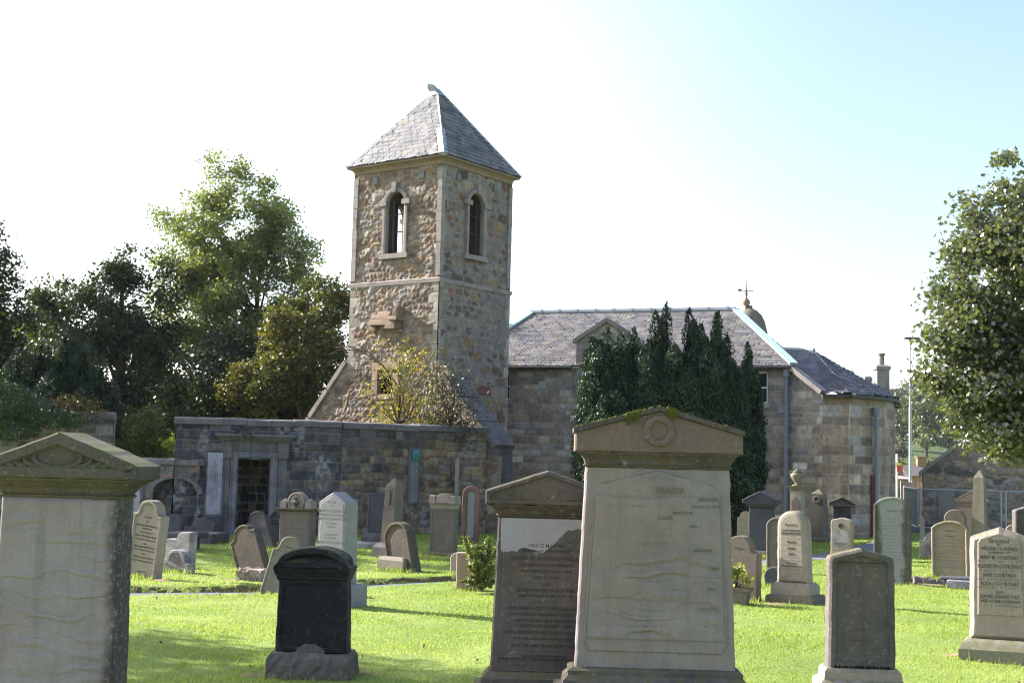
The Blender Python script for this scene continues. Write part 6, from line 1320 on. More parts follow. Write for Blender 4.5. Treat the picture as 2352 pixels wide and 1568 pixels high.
# 28 short obelisk with wreath
s = G('obelisk', 'short blunt obelisk with a small carved wreath, right of the urn pedestal', 1868, 1888, 1123, 1240, 32, cat='obelisk', group=GRP); z = lambda py: ppx(s, py, 1880); w0 = .23
s.block('shaft', [(w0, w0, .12), (w0 * .74, w0 * .74, z(1134)), (.02, .02, s.H)], S_sand2); s.block('plinth', plinthprof(w0 * 1.35, w0 * 1.35, -.05, .121, .04), S_sand2)
g = B(); rings = []; zc = z(1146)
for i in range(17): a_ = 2 * math.pi * i / 16; rings.append([((.075 + .025 * math.cos(b)) * math.cos(a_), -w0 * .78 - .01 - .02 * math.sin(b), zc + (.075 + .025 * math.cos(b)) * math.sin(a_)) for b in [2 * math.pi * j / 6 for j in range(6)]])
g.loft(rings, cap0=False, cap1=False); g.build('carved_wreath', S_sand, s.t)
# 29
s = G('pediment_headstone', 'small headstone with overhanging pediment against the bowed church end', 1911, 1955, 1140, 1240, 20); W = s.W; z = lambda py: ppx(s, py, 1933); TH = .24; zc = z(1163); s.slab('slab', o_rect(W * 1.02, -.05, zc, .03), TH, S_dk, c=.012)
s.slab('pediment', pediment(W * 1.38, zc + .002, z(1154), s.H, 0, 0, 0), TH + .16, S_sand2, c=.01, border=.035, recess=.05)
# 30
s = G('headstone', 'round-shouldered headstone with a tiny carved flower and white-flaked lettering', 1911, 1957, 1188, 1290, 30); W = s.W; z = lambda py: ppx(s, py, 1935); s.slab('slab', o_shoulder(W, -.05, s.H - .03, s.H, .07), .22, S_sand, c=.014)
g = B(); rr = random.Random(3)
for i in range(8): a_ = i * .8; g.tube([(.0, -.112, z(1206)), (.05 * math.cos(a_), -.128, z(1206) + .05 * math.sin(a_))], [.014, .018], 6)
g.build('carved_flower', S_dk, s.t); g = B(); g.slab([(-W * .40, z(1252)), (W * .40, z(1252)), (W * .40, z(1218)), (W * .1, z(1214)), (-W * .40, z(1222))], .006, c=.001, y0=-.111); g.build('flaked_patch', S_mottle, s.t)
inscription(s.t, [(z(1216) - .045 * i, .02, None, W * .78) for i in range(7)] + [(z(1247), .026, 'WILLIAM SCOTT', .34), (z(1262), .02, None, .3), (z(1270), .02, None, .4)], -.1155, I_dk, 31)
# 32
s = G('headstone', 'broad headstone with white lichen down its face, right of centre lawn', 2008, 2092, 1140, 1340, 24); W = s.W; z = lambda py: ppx(s, py, 2050); s.slab('slab', o_seg(W, -.05, z(1160), s.H, -.0), .18, S_licw, c=.014, border=.04, recess=.02)
inscription(s.t, [(z(1172), .04, 'Erected', .3)] + [(z(1184 + 7.5 * i), .022, None, W * (.72 if i % 5 else .3)) for i in range(16)], -.0725, I_lt, 32)
s = thing('rubble_pile', 'low heap of dark broken stones at the lichened headstone foot', 'stones', gp(2105, 1338), rz=.1); rr = random.Random(7); g = B()
for i in range(9):
    gg = rough_block(rr.uniform(.08, .2), rr.uniform(.07, .14), -.05, rr.uniform(.03, .11), 20 + i, 5, 4, 3, .025, cx=rr.uniform(-.75, .55), cy=rr.uniform(-.25, .2)); g.add(gg.V, gg.F)
g.build('stones', S_plinth, s)
# 33
s = G('headstone', 'mottled headstone with dark shadowed segmental hood, between lichened and lettered stones', 2143, 2226, 1195, 1328, 30); W = s.W; z = lambda py: ppx(s, py, 2185); s.slab('slab', o_seg(W, -.05, z(1212), s.H), .17, stone('mossy_streaked', (.27, .23, .17), stain=(.21, .19, .05), amt=.5, streak=.6, lic=.25, moss=.5, seed=33), c=.012, border=.03, recess=.045)
inscription(s.t, [(z(1218), .034, 'Erected', .22), (z(1230), .022, 'In Memory of', .26)] + [(z(1238 + 8 * i), .026, None, W * (.8 if i % 4 != 3 else .2)) for i in range(9)], -.043, I_dk, 33)
for (x0, x1, yt_, yb_, lab) in ((2160, 2240, 1324, 1338, 'dark flat slab lying before the hooded mottled headstone'), (2175, 2245, 1334, 1348, 'thin pale ledger slab on the grass in front of the dark slab')):
    s = G('ledger_slab', lab, x0, x1, yt_, yb_, 20, cat='slab', group=None); W = s.W; s.block('slab', [(W / 2, .22, -.04), (W / 2, .22, max(.05, s.H) - .02), (W / 2 - .02, .2, max(.05, s.H))], S_slate if yb_ < 1340 else S_mottle)
# 34
s = G('headstone', 'plain round-topped headstone peeping over the hooded mottled stone', 2170, 2218, 1169, 1290, 30); W = s.W; s.slab('slab', o_seg(W, -.05, s.H - W * .42, s.H), .2, S_sand2, c=.014); inscription(s.t, [(s.H - .2 - .05 * i, .02, None, W * .6) for i in range(4)], -.1025, I_mid, 34)
# 35
s = G('pediment_monument', 'pink sandstone pedimented monument close to the mesh fence', 2207, 2262, 1126, 1262, 22, cat='monument', group=None); W = s.W; z = lambda py: ppx(s, py, 2235); TH = .3; zc = z(1163)
s.slab('slab', o_rect(W, -.05, zc), TH, S_pink, c=.012); s.block('cornice', corniceprof(W / 2 - .02, TH / 2, zc + .001, z(1152), .08), S_pink); pd = s.slab('pediment', pediment(W + .2, z(1152) + .002, z(1146), s.H, 0, 0, 0), TH + .18, S_ochre if False else S_pink, c=.01, border=.03, recess=.02)
# 36
s = G('obelisk', 'tall plain pointed obelisk in front of the mesh fence', 2236, 2262, 1079, 1292, 33, cat='obelisk'); z = lambda py: ppx(s, py, 2252); w0 = s.W * .64; s.block('shaft', [(w0, w0, .1), (w0 * .68, w0 * .68, z(1096)), (.008, .008, s.H)], S_green); s.block('plinth', plinthprof(w0 * 1.5, w0 * 1.5, -.05, .3, .06), S_green)
inscription(s.t, [(z(1130) - .05 * i, .02, None, .2) for i in range(12)], -w0 - .002, I_mid, 35)
# 38 right edge
s = G('headstone', 'dark brown square-shouldered headstone cut by the right frame edge', 2332, 2385, 1163, 1330, 5); W = s.W; s.slab('slab', o_shoulder(W, -.05, s.H - .05, s.H, .05), .24, S_dk, c=.014, border=.05, recess=.02)
s = G('headstone', 'small pale rounded headstone left of the dark one at right edge', 2312, 2345, 1204, 1300, 25); W = s.W; s.slab('slab', o_seg(W, -.05, s.H - W * .4, s.H), .16, S_sand, c=.014, border=.03, recess=.02)
# 40 low sloping stones left of 33
s = G('headstone_fragment', 'low curved grey stone sloping down behind the mottled hooded stone', 2112, 2160, 1213, 1282, 15); W = s.W; H_ = s.H; s.slab('slab', [(-W / 2, -.05), (W / 2, -.05), (W / 2, H_), (W * .2, H_ * .95), (-W * .1, H_ * .8), (-W * .3, H_ * .62), (-W / 2, H_ * .58)], .16, S_mottle, c=.012)
s = G('headstone', 'small slim post-like stone at the outbuilding corner', 2113, 2124, 1183, 1262, 20); W = s.W; s.slab('slab', o_point(W, -.05, s.H - .12, s.H), .14, S_sand, c=.01)
# ================================================================ TREES AND PLANTS
L_mid = leaf_mat('mid_green_leaf', [(0, (.07, .088, .04)), (.4, (.14, .165, .07)), (.75, (.22, .235, .10)), (.96, (.18, .19, .05)), (1, (.28, .17, .03))], rough=.42, trans=.42)
L_dark = leaf_mat('dark_leaf', [(0, (.012, .018, .010)), (.5, (.026, .036, .014)), (.85, (.065, .075, .022)), (1, (.12, .09, .03))], rough=.42, trans=.25)
L_red = leaf_mat('autumn_leaf', [(0, (.030, .030, .012)), (.35, (.045, .058, .016)), (.62, (.095, .105, .028)), (.86, (.17, .105, .032)), (1, (.28, .16, .04))], rough=.45, trans=.35, nscale=.35)
L_map = leaf_mat('maple_leaf', [(0, (.05, .062, .035)), (.45, (.10, .115, .062)), (.8, (.16, .17, .09)), (1, (.17, .13, .075))], rough=.26, trans=.28, spec=1.6)
L_yew = leaf_mat('yew_needles', [(0, (.013, .026, .014)), (.5, (.028, .052, .027)), (.9, (.055, .083, .042)), (1, (.085, .10, .055))], rough=.5, trans=.1, spec=.35, nscale=2.0)
L_gold = leaf_mat('golden_leaf', [(0, (.075, .085, .016)), (.4, (.16, .155, .028)), (.8, (.32, .23, .03)), (1, (.40, .18, .03))], rough=.45, trans=.45, nscale=1.2)
L_lime = leaf_mat('lime_leaf', [(0, (.08, .13, .02)), (.5, (.16, .22, .03)), (1, (.32, .30, .04))], rough=.45, trans=.5)
L_ivy = leaf_mat('ivy_leaf', [(0, (.030, .050, .022)), (.5, (.055, .085, .035)), (1, (.10, .125, .05))], rough=.4, trans=.2, nscale=1.0)
L_fern = leaf_mat('brown_fern', [(0, (.075, .05, .022)), (.5, (.13, .095, .035)), (1, (.16, .14, .05))], rough=.6, trans=.25)
L_con = leaf_mat('conifer_spray', [(0, (.07, .09, .025)), (.5, (.14, .16, .04)), (1, (.26, .26, .08))], rough=.5, trans=.25, nscale=2.5)
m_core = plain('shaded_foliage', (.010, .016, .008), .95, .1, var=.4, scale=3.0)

def blob(px, py, Y, rpx, rz=None, ry=None):
    p = at(px, py, Y); r = rpx * Y / FPX; return (p.x, p.y, p.z, r, ry or r * .9, (rz * Y / FPX) if rz else r * .85)
def foot(px, Y): p = at(px, 1000, Y); return Vector((p.x, p.y, float(ground_h(np.array([p.x]), np.array([p.y]))[0])))
GT = 'trees behind the churchyard walls'
# large pale green tree
Y = 50.0; bl = [blob(515, 390, Y, 48, 50), blob(455, 500, Y, 72, 60), blob(580, 500, Y, 88, 85), blob(430, 585, Y + 1, 62, 55), blob(640, 590, Y, 82, 75), blob(520, 620, Y, 120, 110), blob(640, 700, Y, 85, 80), blob(470, 740, Y + 1, 110, 100), blob(590, 820, Y + 1, 120, 110), blob(420, 660, Y + 1, 70, 60), blob(565, 440, Y, 62, 60), blob(610, 480, Y, 60, 55), blob(655, 545, Y, 55, 50), blob(690, 620, Y + 1, 48, 50), blob(690, 720, Y + 1, 60, 60), blob(400, 500, Y + 1, 40, 30)]
tree('large_tree', 'tallest pale green tree, with open lacy crown, left of the tower', foot(555, Y), bl, 1250, 62, .13, L_mid, m_bark, 11, csize=.50, trunk_r=.26, group=GT, shell=.62, nb=40, stem_top=9.5)
# dark maple left
Y = 49.0; bl = [blob(240, 640, Y, 70, 60), blob(310, 615, Y, 62, 50), blob(140, 690, Y, 60, 48), blob(200, 740, Y, 110, 90), blob(330, 730, Y, 95, 85), blob(270, 850, Y, 140, 110), blob(370, 860, Y, 90, 95), blob(400, 640, Y + 1, 45, 40), blob(330, 960, Y, 110, 80)]
tree('dark_tree', 'dark leaved broad tree with bronze tips, left of the tall pale green tree', foot(270, Y), bl, 720, 64, .15, L_dark, m_bark, 12, csize=.55, trunk_r=.28, group=GT, shell=.68, nb=34)
# autumn tree beside the tower
Y = 45.0; bl = [blob(720, 700, Y, 80, 58), blob(660, 770, Y, 80, 65), blob(790, 720, Y + 1, 55, 70), blob(760, 790, Y, 60, 50), blob(700, 850, Y, 110, 85), blob(620, 900, Y, 90, 75), blob(760, 920, Y + 1, 95, 80), blob(560, 960, Y + 1, 90, 60)]
tree('autumn_tree', 'bushy red-brown autumn tree directly left of the tower', foot(690, Y), bl, 800, 62, .125, L_red, m_bark, 13, csize=.42, trunk_r=.2, group=GT, shell=.66, nb=30)
# dark understorey trees that fill the view under the crowns
Y = 46.5; bl = [blob(500, 900, Y, 120, 110), blob(430, 970, Y, 100, 90), blob(560, 1000, Y, 120, 80), blob(660, 990, Y, 110, 70), blob(300, 1000, Y, 110, 70), blob(560, 820, Y + 1, 90, 80), blob(620, 930, Y + 1, 110, 90)]
tree('understorey_tree', 'low shady tree with dark foliage above the doorway wall', foot(510, Y), bl, 900, 54, .15, L_dark, m_bark, 14, csize=.5, trunk_r=.16, group=GT, shell=.5, nb=20)
# far left trees
Y = 42.0; bl = [blob(-50, 590, Y, 75, 80), blob(-30, 700, Y, 80, 70), blob(20, 740, Y, 60, 60), blob(-60, 830, Y, 120, 110), blob(40, 850, Y, 70, 80)]
tree('edge_tree', 'dark tree with sparse upper leaves cut off by the left frame edge', foot(-40, Y), bl, 620, 48, .13, L_dark, m_bark, 15, csize=.48, trunk_r=.22, group=GT, shell=.6, nb=24)
Y = 52.0; bl = [blob(105, 745, Y, 48, 40), blob(60, 780, Y, 60, 55), blob(140, 740, Y, 24, 22)]
tree('yellowing_tree', 'small tree with yellow leaf tufts between the left dark trees', foot(95, Y), bl + [blob(95, 850, Y, 60, 60)], 260, 45, .13, L_lime, m_bark, 16, csize=.4, trunk_r=.14, group=GT, nb=14)
# sunlit golden bush at the gap
Y = 38.0; bl = [blob(330, 990, Y, 45, 55), blob(310, 1040, Y, 42, 40), blob(365, 1030, Y, 40, 45)]
tree('leafy_bush', 'loose bush with backlit yellow-green leaves in the gap between the walls', foot(335, Y), bl, 120, 26, .11, leaf_mat('bush_leaf', [(0, (.03, .04, .014)), (.5, (.06, .08, .02)), (.85, (.12, .15, .025)), (1, (.22, .18, .03))], trans=.4, nscale=2.5), m_bark, 17, csize=.32, trunk_r=.07, group='bushes at the walls', shell=.5, nb=16, cat='bush')
Y = 33.6; bl = [blob(440, 1000, Y, 30, 22), blob(410, 1020, Y, 26, 18)]
tree('leafy_bush', 'small sprig of bright leaves hanging over the corner of the doorway wall', foot(425, Y), bl, 26, 24, .10, L_lime, m_bark, 18, csize=.2, trunk_r=.03, group='bushes at the walls', nb=10, cat='bush')

# unseen trees added outside the frame to shade the lawn and the wall foot
tree('unseen_shade_tree', 'broad unseen shade tree beyond the left frame edge by the boundary wall', (-17.6, 35.0, 0), [(-18, 34.5, 8.6, 3.4, 3.6, 3.0), (-18.8, 33.5, 6.2, 2.8, 2.8, 2.0), (-17.4, 36.6, 6.6, 2.6, 2.6, 2.0), (-18, 35, 11.4, 2.4, 2.4, 2.0)], 560, 54, .18, L_dark, m_bark, 19, csize=.5, trunk_r=.25, group=GT, nb=20)
tree('unseen_shade_tree', 'smaller unseen shade tree beyond the left frame edge abreast of the huge rippled stone', (-14.2, 17.6, 0), [(-14.2, 17.6, 6.8, 2.0, 2.3, 1.9), (-14.6, 18.2, 5.4, 1.8, 1.8, 1.4), (-14, 17.2, 8.3, 1.5, 1.6, 1.3)], 300, 50, .15, L_dark, m_bark, 20, csize=.45, trunk_r=.18, group=GT, nb=14)
# yews: upright spires of dense needles
def spire_pts(cx, cy, z0, z1, r, n, rs):
    """a plume: several narrow upright sprays that end at different heights"""
    out = []; k = 9
    for i in range(k):
        a = rs.rand() * 6.28; o = r * (0 if i == 0 else rs.uniform(.35, .85)); ztop = z1 if i == 0 else z1 - (z1 - z0) * rs.uniform(.03, .34); rr = r * (.58 if i == 0 else rs.uniform(.40, .58)); m = n // k
        q = rs.rand(m) ** .85; prof = np.minimum(1, .35 + 2.2 * q) * np.sqrt(np.maximum(0, 1 - q ** 5)); b = rs.rand(m) * 6.28
        lump = 1 + .25 * np.sin(b * 3 + q * 17 + i) + .22 * np.sin(q * (ztop - z0) * 9 + b)
        R_ = rr * prof * lump * np.where(rs.rand(m) < .85, rs.uniform(.75, 1.12, m), rs.rand(m))
        out.append(np.stack([cx + o * math.cos(a) * (1 - .35 * q) + R_ * np.cos(b), cy + o * math.sin(a) * (1 - .35 * q) + R_ * np.sin(b), z0 + (ztop - z0) * q + rs.normal(0, .03, m)], 1))
    return np.concatenate(out)
def yew(name, label, base, spires, nper, seed, mat=L_yew, group=None, size=.085, cat='yew tree'):
    rs = np.random.RandomState(seed); t = thing(name, label, cat, base, group=group); C = []; core = B()
    for (cx, cy, z0, z1, r) in spires:
        n = int(nper * (z1 - z0) * r * 2.2); P = spire_pts(cx, cy, z0, z1, r, n, rs); C.append(P)
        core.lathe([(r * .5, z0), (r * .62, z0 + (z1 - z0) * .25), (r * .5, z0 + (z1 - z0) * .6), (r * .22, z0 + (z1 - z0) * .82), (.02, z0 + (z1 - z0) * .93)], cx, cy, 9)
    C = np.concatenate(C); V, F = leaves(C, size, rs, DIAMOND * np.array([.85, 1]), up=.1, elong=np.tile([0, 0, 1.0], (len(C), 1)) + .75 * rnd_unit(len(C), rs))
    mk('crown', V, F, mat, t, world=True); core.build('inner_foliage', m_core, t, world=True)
    g = B(); b = Vector(base)
    for k in range(4): g.tube([b + Vector((.25 * math.cos(k * 1.7), .25 * math.sin(k * 1.7), -.1)), b + Vector((.3 * math.cos(k * 1.7), .3 * math.sin(k * 1.7), 1.2))], [.13, .09], 7)
    g.build('trunk', m_bark, t, world=True); return t
def spire_px(px, ytop, hwpx, Y, ybot=1195, top_only=False):
    p = at(px, ytop, Y); q = at(px, ybot, Y); return (q.x * .5 + p.x * .5, Y, max(.15, q.z), p.z, 1.12 * hwpx * Y / FPX)
Y = 33.0
sp_ = [spire_px(1358, 772, 32, Y + .1, 1130), spire_px(1392, 752, 34, Y + .3), spire_px(1372, 800, 42, Y - .3, 1120), spire_px(1425, 765, 34, Y - .2), spire_px(1452, 752, 34, Y + .2), spire_px(1502, 716, 30, Y + .1), spire_px(1527, 698, 28, Y + .3), spire_px(1480, 790, 44, Y - .5), spire_px(1545, 790, 44, Y - .5),
       spire_px(1580, 710, 32, Y + .2), spire_px(1608, 745, 34, Y), spire_px(1645, 716, 32, Y + .1), spire_px(1668, 770, 34, Y + .3), spire_px(1625, 800, 46, Y - .5), spire_px(1580, 850, 50, Y - .7), spire_px(1680, 830, 36, Y - .2)]
for i in range(7): sp_.append(spire_px(1395 + 43 * i, 880, 64, Y - .35, 1200))
for i in range(8): sp_.append(spire_px(1370 + 41 * i, 778 + 12 * (i % 3), 50, Y + .25, 1200))
b_ = at(1540, 1100, Y); yew('irish_yew', 'wide dark clump of upright yew spires in front of the church', (b_.x, Y, 0), sp_, 4700, 21, group='yews in the churchyard')
Y = 34.6; sp_ = [spire_px(1716, 788, 26, Y, 1185), spire_px(1735, 850, 26, Y, 1170), spire_px(1700, 880, 30, Y - .2, 1200), spire_px(1718, 950, 40, Y - .2, 1150)]
b_ = at(1705, 1100, Y); yew('irish_yew', 'narrow single dark yew spire at the right of the wide yew clump', (b_.x, Y, 0), sp_, 5200, 22, group='yews in the churchyard')
Y = 39.0; sp_ = [spire_px(30, 800, 40, Y), spire_px(85, 760, 44, Y), spire_px(140, 740, 46, Y), spire_px(185, 775, 44, Y), spire_px(225, 820, 40, Y), spire_px(255, 880, 36, Y), spire_px(110, 850, 60, Y - .5), spire_px(190, 880, 60, Y - .5), spire_px(20, 860, 60, Y - .5), spire_px(265, 960, 30, Y)]
b_ = at(150, 1100, Y); yew('irish_yew', 'black shaded yew clump behind the left boundary wall', (b_.x, Y, 0), sp_, 2600, 23, group='yews in the churchyard')

# maple at the right edge
Y = 23.0; bl = [blob(2330, 420, Y, 70, 70), blob(2300, 520, Y, 90, 80), blob(2270, 640, Y, 110, 90), blob(2200, 760, Y, 95, 55), blob(2250, 860, Y, 120, 90), blob(2290, 960, Y, 110, 85), blob(2420, 560, Y, 160, 150), blob(2440, 800, Y, 200, 180), blob(2460, 980, Y, 160, 90), blob(2340, 1010, Y, 75, 45), blob(2620, 640, Y, 200, 260), blob(2620, 900, Y, 190, 150), blob(2145, 785, Y, 48, 32), blob(2190, 690, Y, 50, 45), blob(2170, 880, Y, 45, 40), blob(2230, 940, Y, 55, 60)]
tree('maple_tree', 'big glossy-leaved maple reaching in from the right edge', foot(2560, Y), bl, 2100, 60, .09, L_map, m_bark, 31, csize=.36, trunk_r=.3, shape=MAPLE, shell=.7, nb=60, up=.40, lobes=16)

# climber on the ruined gable
def loose_plant(name, label, base, pts_px, Y, n, size, mat, seed, spread=.12, cat='shrub', group=None, twigs=True, shape=OVAL):
    rs = np.random.RandomState(seed); t = thing(name, label, cat, base, group=group); C = []; g = B(); b = Vector(base)
    for (px, py, w_) in pts_px:
        c = at(px, py, Y + rs.uniform(-.2, .2)); k = int(n * w_); C.append(np.array(c) + rs.normal(size=(k, 3)) * spread * w_ ** .4)
        if twigs: mm = b.lerp(c, .55) + Vector((rs.uniform(-.1, .1), 0, rs.uniform(-.05, .12))); g.tube([b, mm, c], [.018, .012, .005], 5)
    V, F = leaves(np.concatenate(C), size, rs, shape, up=.3); mk('leaves', V, F, mat, t, world=True)
    if twigs: g.build('stems', m_bark, t, world=True)
    return t
Yv = 35.3; bv = at(915, 975, 34.9)
loose_plant('climbing_shrub', 'straggly climber with yellow-green leaves on the ruined gable wall', bv, [(900, 960, 2), (940, 950, 2.2), (880, 935, 1.6), (920, 905, 1.5), (960, 960, 1.8), (905, 870, 1), (940, 850, 1.2), (925, 815, 1.6), (955, 830, 1.3), (985, 825, .8), (880, 850, .6), (850, 890, .4), (860, 800, .3), (835, 905, .3), (930, 930, 1.8), (975, 920, .8), (910, 890, .8), (890, 965, 1.6), (985, 955, 1.2)], Yv, 95, .075, L_gold, 41, .19, group='plants on the walls')
g = B(); ct = bpy.data.objects['climbing_shrub']; rr = random.Random(3)
for path in ([(930, 960), (925, 900), (880, 840), (830, 805), (780, 802), (755, 815)], [(935, 960), (950, 880), (975, 850), (1010, 830)], [(925, 950), (900, 890), (870, 870), (845, 880)], [(940, 955), (965, 900), (1000, 845), (1035, 850)], [(830, 805), (800, 795), (770, 798)], [(880, 840), (850, 812), (820, 790)], [(975, 850), (990, 820), (1000, 808)]):
    pts = [at(x, y, 35.2 + rr.uniform(-.15, .15)) for x, y in path]; g.tube(pts, [.028 * (1 - .8 * i / len(pts)) for i in range(len(pts))], 5)
g.build('bare_twigs', plain('pale_twig', (.16, .12, .09), .9, .1), ct, world=True)
loose_plant('climbing_shrub', 'dense brown-green bush on the wall head at the tower corner', at(1035, 985, 34.5), [(1010, 900, 2), (1040, 890, 2), (990, 940, 2.4), (1030, 940, 3), (1065, 930, 2.6), (1010, 980, 2.6), (1050, 985, 2.6), (1080, 960, 1.6), (1045, 860, 1.2), (1015, 860, 1.2), (1075, 990, 1.2), (970, 970, 1.2), (1060, 1010, .8), (1000, 870, 1.0)], 34.5, 120, .065, leaf_mat('brown_green_leaf', [(0, (.022, .028, .014)), (.5, (.045, .050, .022)), (.85, (.085, .07, .03)), (1, (.13, .07, .035))], trans=.3, nscale=1.5), 42, .17, group='plants on the walls')
# ivy, fern and twigs on the left wall
iv = [blob(20, 925, 32.4, 60, 48), blob(75, 945, 32.6, 45, 40), blob(-40, 940, 32.6, 70, 60), blob(120, 960, 33.0, 45, 26), blob(20, 985, 32.6, 70, 28), blob(170, 965, 33.2, 40, 18)]
rs = np.random.RandomState(51); P = blob_points(iv, 9000, rs, .8); V, F = leaves(P, .075, rs, OVAL, up=.3)
t = thing('ivy', 'thick mound of grey-green ivy over the left boundary wall', 'ivy', at(20, 990, 32.5), group='plants on the walls'); mk('leaves', V, F, L_ivy, t, world=True)
loose_plant('fern_clump', 'brown withered fern fronds along the boundary wall top', at(170, 955, 33.4), [(130, 925, 1), (160, 920, 1), (190, 930, 1.2), (215, 935, 1), (235, 945, .7), (145, 945, 1.4), (195, 945, 1.2), (110, 930, .8)], 33.4, 60, .09, L_fern, 52, .12, group='plants on the walls', shape=DIAMOND)
loose_plant('young_sapling', 'thin spiky grey sapling standing up from the ivy', at(105, 950, 33.2), [(88, 880, .3), (110, 905, .4), (130, 895, .3), (95, 915, .4), (120, 925, .4)], 33.2, 30, .07, L_ivy, 53, .07, group='plants on the walls')
tf = wpt(wu(590, 1000)[0], 0); loose_plant('wall_tuft', 'small dark green tuft growing above the doorway cornice', at(565, 998, 31.75), [(555, 985, .6), (570, 990, .6), (562, 1000, .6), (580, 1002, .4)], 31.75, 60, .05, L_dark, 54, .06, group='plants on the walls')

# ferny conifer beside the small stone
rs = np.random.RandomState(61); bp = gp(1106, 1356); t = thing('conifer_bush', 'young yellow-green ferny conifer beside the small square headstone', 'conifer', bp); g = B(); Cs = []; Es = []
k_ = bp.y / FPX
for (px, py) in ((1068, 1235), (1078, 1262), (1100, 1255), (1125, 1238), (1140, 1262), (1095, 1290), (1120, 1285), (1065, 1335), (1090, 1325), (1138, 1310), (1110, 1320), (1080, 1300), (1132, 1335), (1106, 1270), (1072, 1250), (1118, 1250), (1128, 1300), (1100, 1340), (1120, 1345)):
    e = at(px, py, bp.y + rs.uniform(-.3, .3)); mid = bp.lerp(e, .5) + Vector((0, 0, .08)); g.tube([bp + Vector((0, 0, .02)), mid, e], [.014, .009, .003], 5)
    for j in range(26):
        q = .35 + .65 * j / 25; c = (bp.lerp(mid, q * 2) if q < .5 else mid.lerp(e, q * 2 - 1)); d = (e - mid).normalized(); s_ = .10 * (1.1 - q) + .05
        for sg in (-1, 1):
            for m_ in range(4): a_ = (d * .7 + Vector((sg * .8, rs.uniform(-.5, .5), rs.uniform(-.3, .5)))).normalized(); Cs.append(tuple(c + a_ * s_ * (m_ + .5) / 3.4)); Es.append(tuple(a_))
V, F = leaves(np.array(Cs), .055, rs, DIAMOND * np.array([.8, 1]), up=.2, elong=np.array(Es)); mk('sprays', V, F, L_con, t, world=True); g.build('stems', m_bark, t, world=True)

# potted plant at the scroll stone
pb = gp(1692, 1384); t = thing('plant_pot', 'square stone plant trough at the foot of the brown scroll headstone', 'plant pot', pb, rz=R(-25)); g = B(); g.rects([(.15, .11, -.03), (.18, .13, .17), (.21, .15, .18), (.21, .15, .225), (.17, .11, .225), (.16, .10, .17)]); g.build('pot', S_sand2, t)
g = B(); g.rects([(.165, .105, .16), (.165, .105, .19)]); g.build('soil', plain('soil', (.03, .022, .015), .95), t)
rs = np.random.RandomState(62); C = []; g = B(); b0_ = pb + Vector((0, 0, .2))
for i in range(17): e = b0_ + Vector((rs.uniform(-.16, .20), rs.uniform(-.14, .14), rs.uniform(.02, .30))); g.tube([b0_, b0_.lerp(e, .6) + Vector((0, 0, .04)), e], [.006, .005, .003], 4); C.append(np.array(e) + rs.normal(size=(30, 3)) * .045)
t2 = thing('potted_plant', 'yellow and green leafy plant growing out of the stone trough', 'plant', b0_); V, F = leaves(np.concatenate(C), .06, rs, OVAL, up=.5); mk('leaves', V, F, leaf_mat('potted_leaf', [(0, (.10, .13, .03)), (.5, (.28, .27, .07)), (.8, (.45, .40, .16)), (1, (.35, .13, .06))], trans=.35, nscale=4.0), t2, world=True); g.build('stems', m_bark, t2, world=True)

# far wooded hillside: prototypes copied with their own places
protos = []
L_far = [leaf_mat('far_leaf_a', [(0, (.035, .05, .022)), (.5, (.06, .075, .028)), (1, (.10, .11, .04))], trans=.15, nscale=.2), leaf_mat('far_leaf_b', [(0, (.06, .08, .02)), (.5, (.10, .125, .03)), (1, (.15, .16, .045))], trans=.15, nscale=.2), leaf_mat('far_leaf_c', [(0, (.06, .055, .035)), (.5, (.10, .085, .05)), (1, (.13, .11, .065))], trans=.15, nscale=.2)]
for i in range(3):
    bl = [(0, 0, 5.5, 3.2, 3.2, 2.6), (1.4, .3, 7.6, 2.2, 2.2, 2.0), (-1.5, -.2, 7.2, 2.3, 2.3, 2.1), (.1, 0, 9.2, 1.8, 1.8, 1.7), (.3, .2, 3.2, 2.8, 2.8, 1.6)]
    if i == 2: bl = [(.2, 0, 9, 1.8, 1.8, 2.0), (-1.2, 0, 7.5, 1.4, 1.4, 1.4), (1.3, .2, 6.6, 1.3, 1.3, 1.4), (0, 0, 5, 1.2, 1.2, 1.5)]
    t = tree('hill_tree', 'x', (0, 0, 0), bl, (220 if i < 2 else 90), 16, .55, L_far[i], m_bark, 70 + i, csize=1.0, trunk_r=.25, group='trees on the far hillside', nb=10, up=.5, shell=.8); protos.append(t)
spots = [(2128, 1072, 300, 1, 1.55, 'broad yellow-green tree on the far slope beside the grey mast'), (2075, 1075, 320, 0, 1.35, 'dark rounded tree low on the far slope left of the mast'), (2180, 1080, 310, 0, 1.4, 'dark tree on the far slope partly behind the maple leaves'), (2070, 1020, 400, 0, 1.4, 'dark tree halfway up the far hill left of the mast'), (2110, 1015, 420, 0, 1.4, 'dark tree halfway up the far hill behind the mast'), (2150, 1010, 430, 0, 1.5, 'dark tree high on the far hill right of the mast'), (2060, 985, 520, 2, 1.7, 'thin skyline tree nearest the church eaves'), (2085, 980, 520, 2, 1.9, 'thin skyline tree just left of the mast'), (2108, 975, 525, 0, 1.5, 'rounded skyline tree just right of the mast'), (2135, 990, 525, 2, 1.5, 'slender bare-looking skyline tree on the far ridge'), (2160, 985, 530, 2, 1.8, 'brownish skyline tree nearest the maple'), (2190, 985, 530, 0, 1.5, 'rounded skyline tree mostly behind the maple'), (2062, 1055, 230, 2, .8, 'greyish small tree above the signal post'), (2200, 1010, 430, 1, 1.5, 'pale tree high on the far hill behind the maple'), (2040, 1000, 450, 0, 1.6, 'dark tree on the far hill tucked behind the church eaves')]
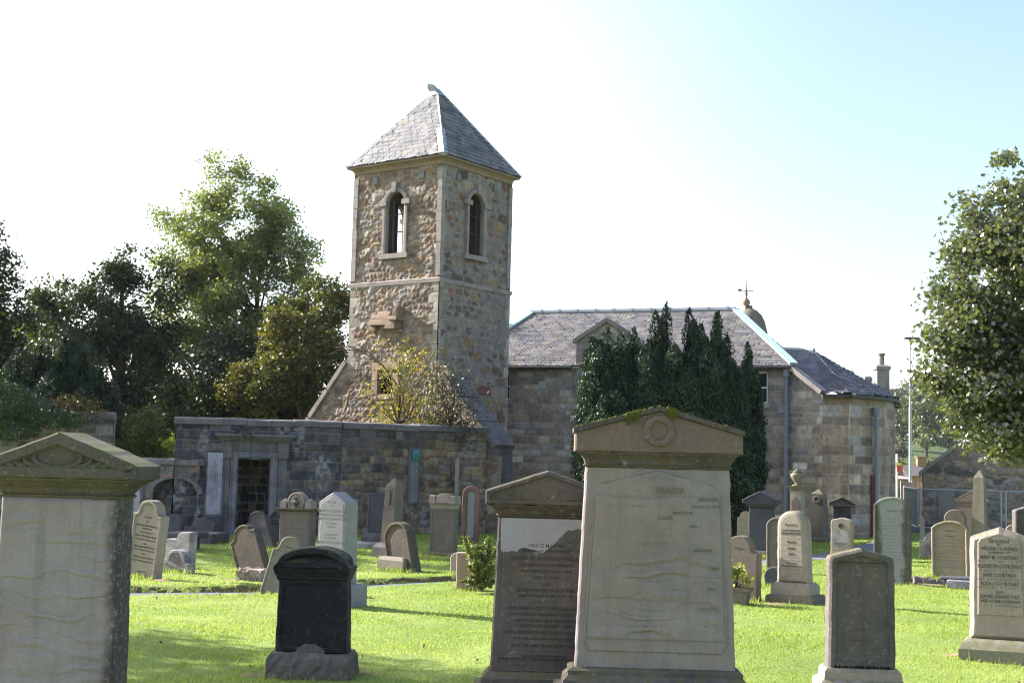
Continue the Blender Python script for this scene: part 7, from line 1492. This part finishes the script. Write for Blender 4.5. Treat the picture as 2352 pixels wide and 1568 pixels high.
for i, (px, py, Yd, pi_, sc_, lab) in enumerate(spots):
    src = protos[pi_]; first = src['label'] == 'x'; o = src if first else src.copy()
    if not first:
        COL.objects.link(o)
        for c_ in src.children: d_ = c_.copy(); COL.objects.link(d_); d_.parent = o
    p = at(px, py, Yd); o.location = (p.x, Yd, float(hillz(np.array([p.x]), np.array([Yd]))[0]) - .3); o.scale = (sc_,) * 3; o.rotation_euler = (0, 0, i * 1.3); o['label'] = lab
# low hedge of shrubs behind the far houses
bl = [blob(2120 + 14 * i, 1066 + (i % 2) * 4, 190, 12, 9) for i in range(5)] + [blob(2050 + 12 * i, 1070, 190, 10, 8) for i in range(3)]
tree('garden_hedge', 'pale scrubby bushes behind the distant houses', foot(2110, 190), bl, 150, 16, .5, L_far[1], m_bark, 80, csize=.7, trunk_r=.1, nb=6, cat='bushes')

# longer unmown grass round the feet of the stones
rs = np.random.RandomState(91); X_ = []; Y_ = []
for (fx, fy, fw, fa) in FOOT:
    k = int(240 * fw); s_ = rs.uniform(-.62, .62, k) * fw; o_ = -np.abs(rs.normal(.10, .09, k)) - .06; X_.append(fx + s_ * math.cos(fa) + o_ * math.sin(fa)); Y_.append(fy - s_ * math.sin(fa) + o_ * math.cos(fa))
X_ = np.concatenate(X_); Y_ = np.concatenate(Y_); n = len(X_); Z_ = ground_h(X_, Y_); hb = rs.uniform(.03, .11, n) * (.5 + fbm(X_ + 30, Y_ + 30, 3, 12, 2)); wb = .003 * np.maximum(1, Y_ / 8); an = rs.uniform(0, 3.14, n); GV = np.zeros((n, 3, 3))
GV[:, 0] = np.stack([X_ - np.cos(an) * wb, Y_ - np.sin(an) * wb, Z_ - .01], 1); GV[:, 1] = np.stack([X_ + np.cos(an) * wb, Y_ + np.sin(an) * wb, Z_ - .01], 1); GV[:, 2] = np.stack([X_ + rs.normal(0, .4, n) * hb, Y_ + rs.normal(0, .4, n) * hb, Z_ + hb], 1)
o = mk('long_grass', GV.reshape(-1, 3), np.arange(n * 3).reshape(n, 3), m_grass); tag(o, 'longer uncut grass tufts at the feet of the gravestones', 'grass', kind='stuff')
# ================================================================ HAZE
HAZE = True
if HAZE:
    g = B(); g.box(-850, 850, -60, 1060, -6.5, 62); hz_m = bpy.data.materials.new('haze'); hz_m.use_nodes = True; nt = hz_m.node_tree
    nt.nodes.remove(nt.nodes['Principled BSDF']); pv = nt.nodes.new('ShaderNodeVolumePrincipled'); pv.inputs['Color'].default_value = (.82, .90, 1.0, 1); pv.inputs['Density'].default_value = .0001; pv.inputs['Anisotropy'].default_value = .3
    nt.links.new(pv.outputs[0], nt.nodes['Material Output'].inputs['Volume']); o = g.build('haze', hz_m); tag(o, kind='stuff'); o['label'] = 'thin pale blue haze over the far hillside'
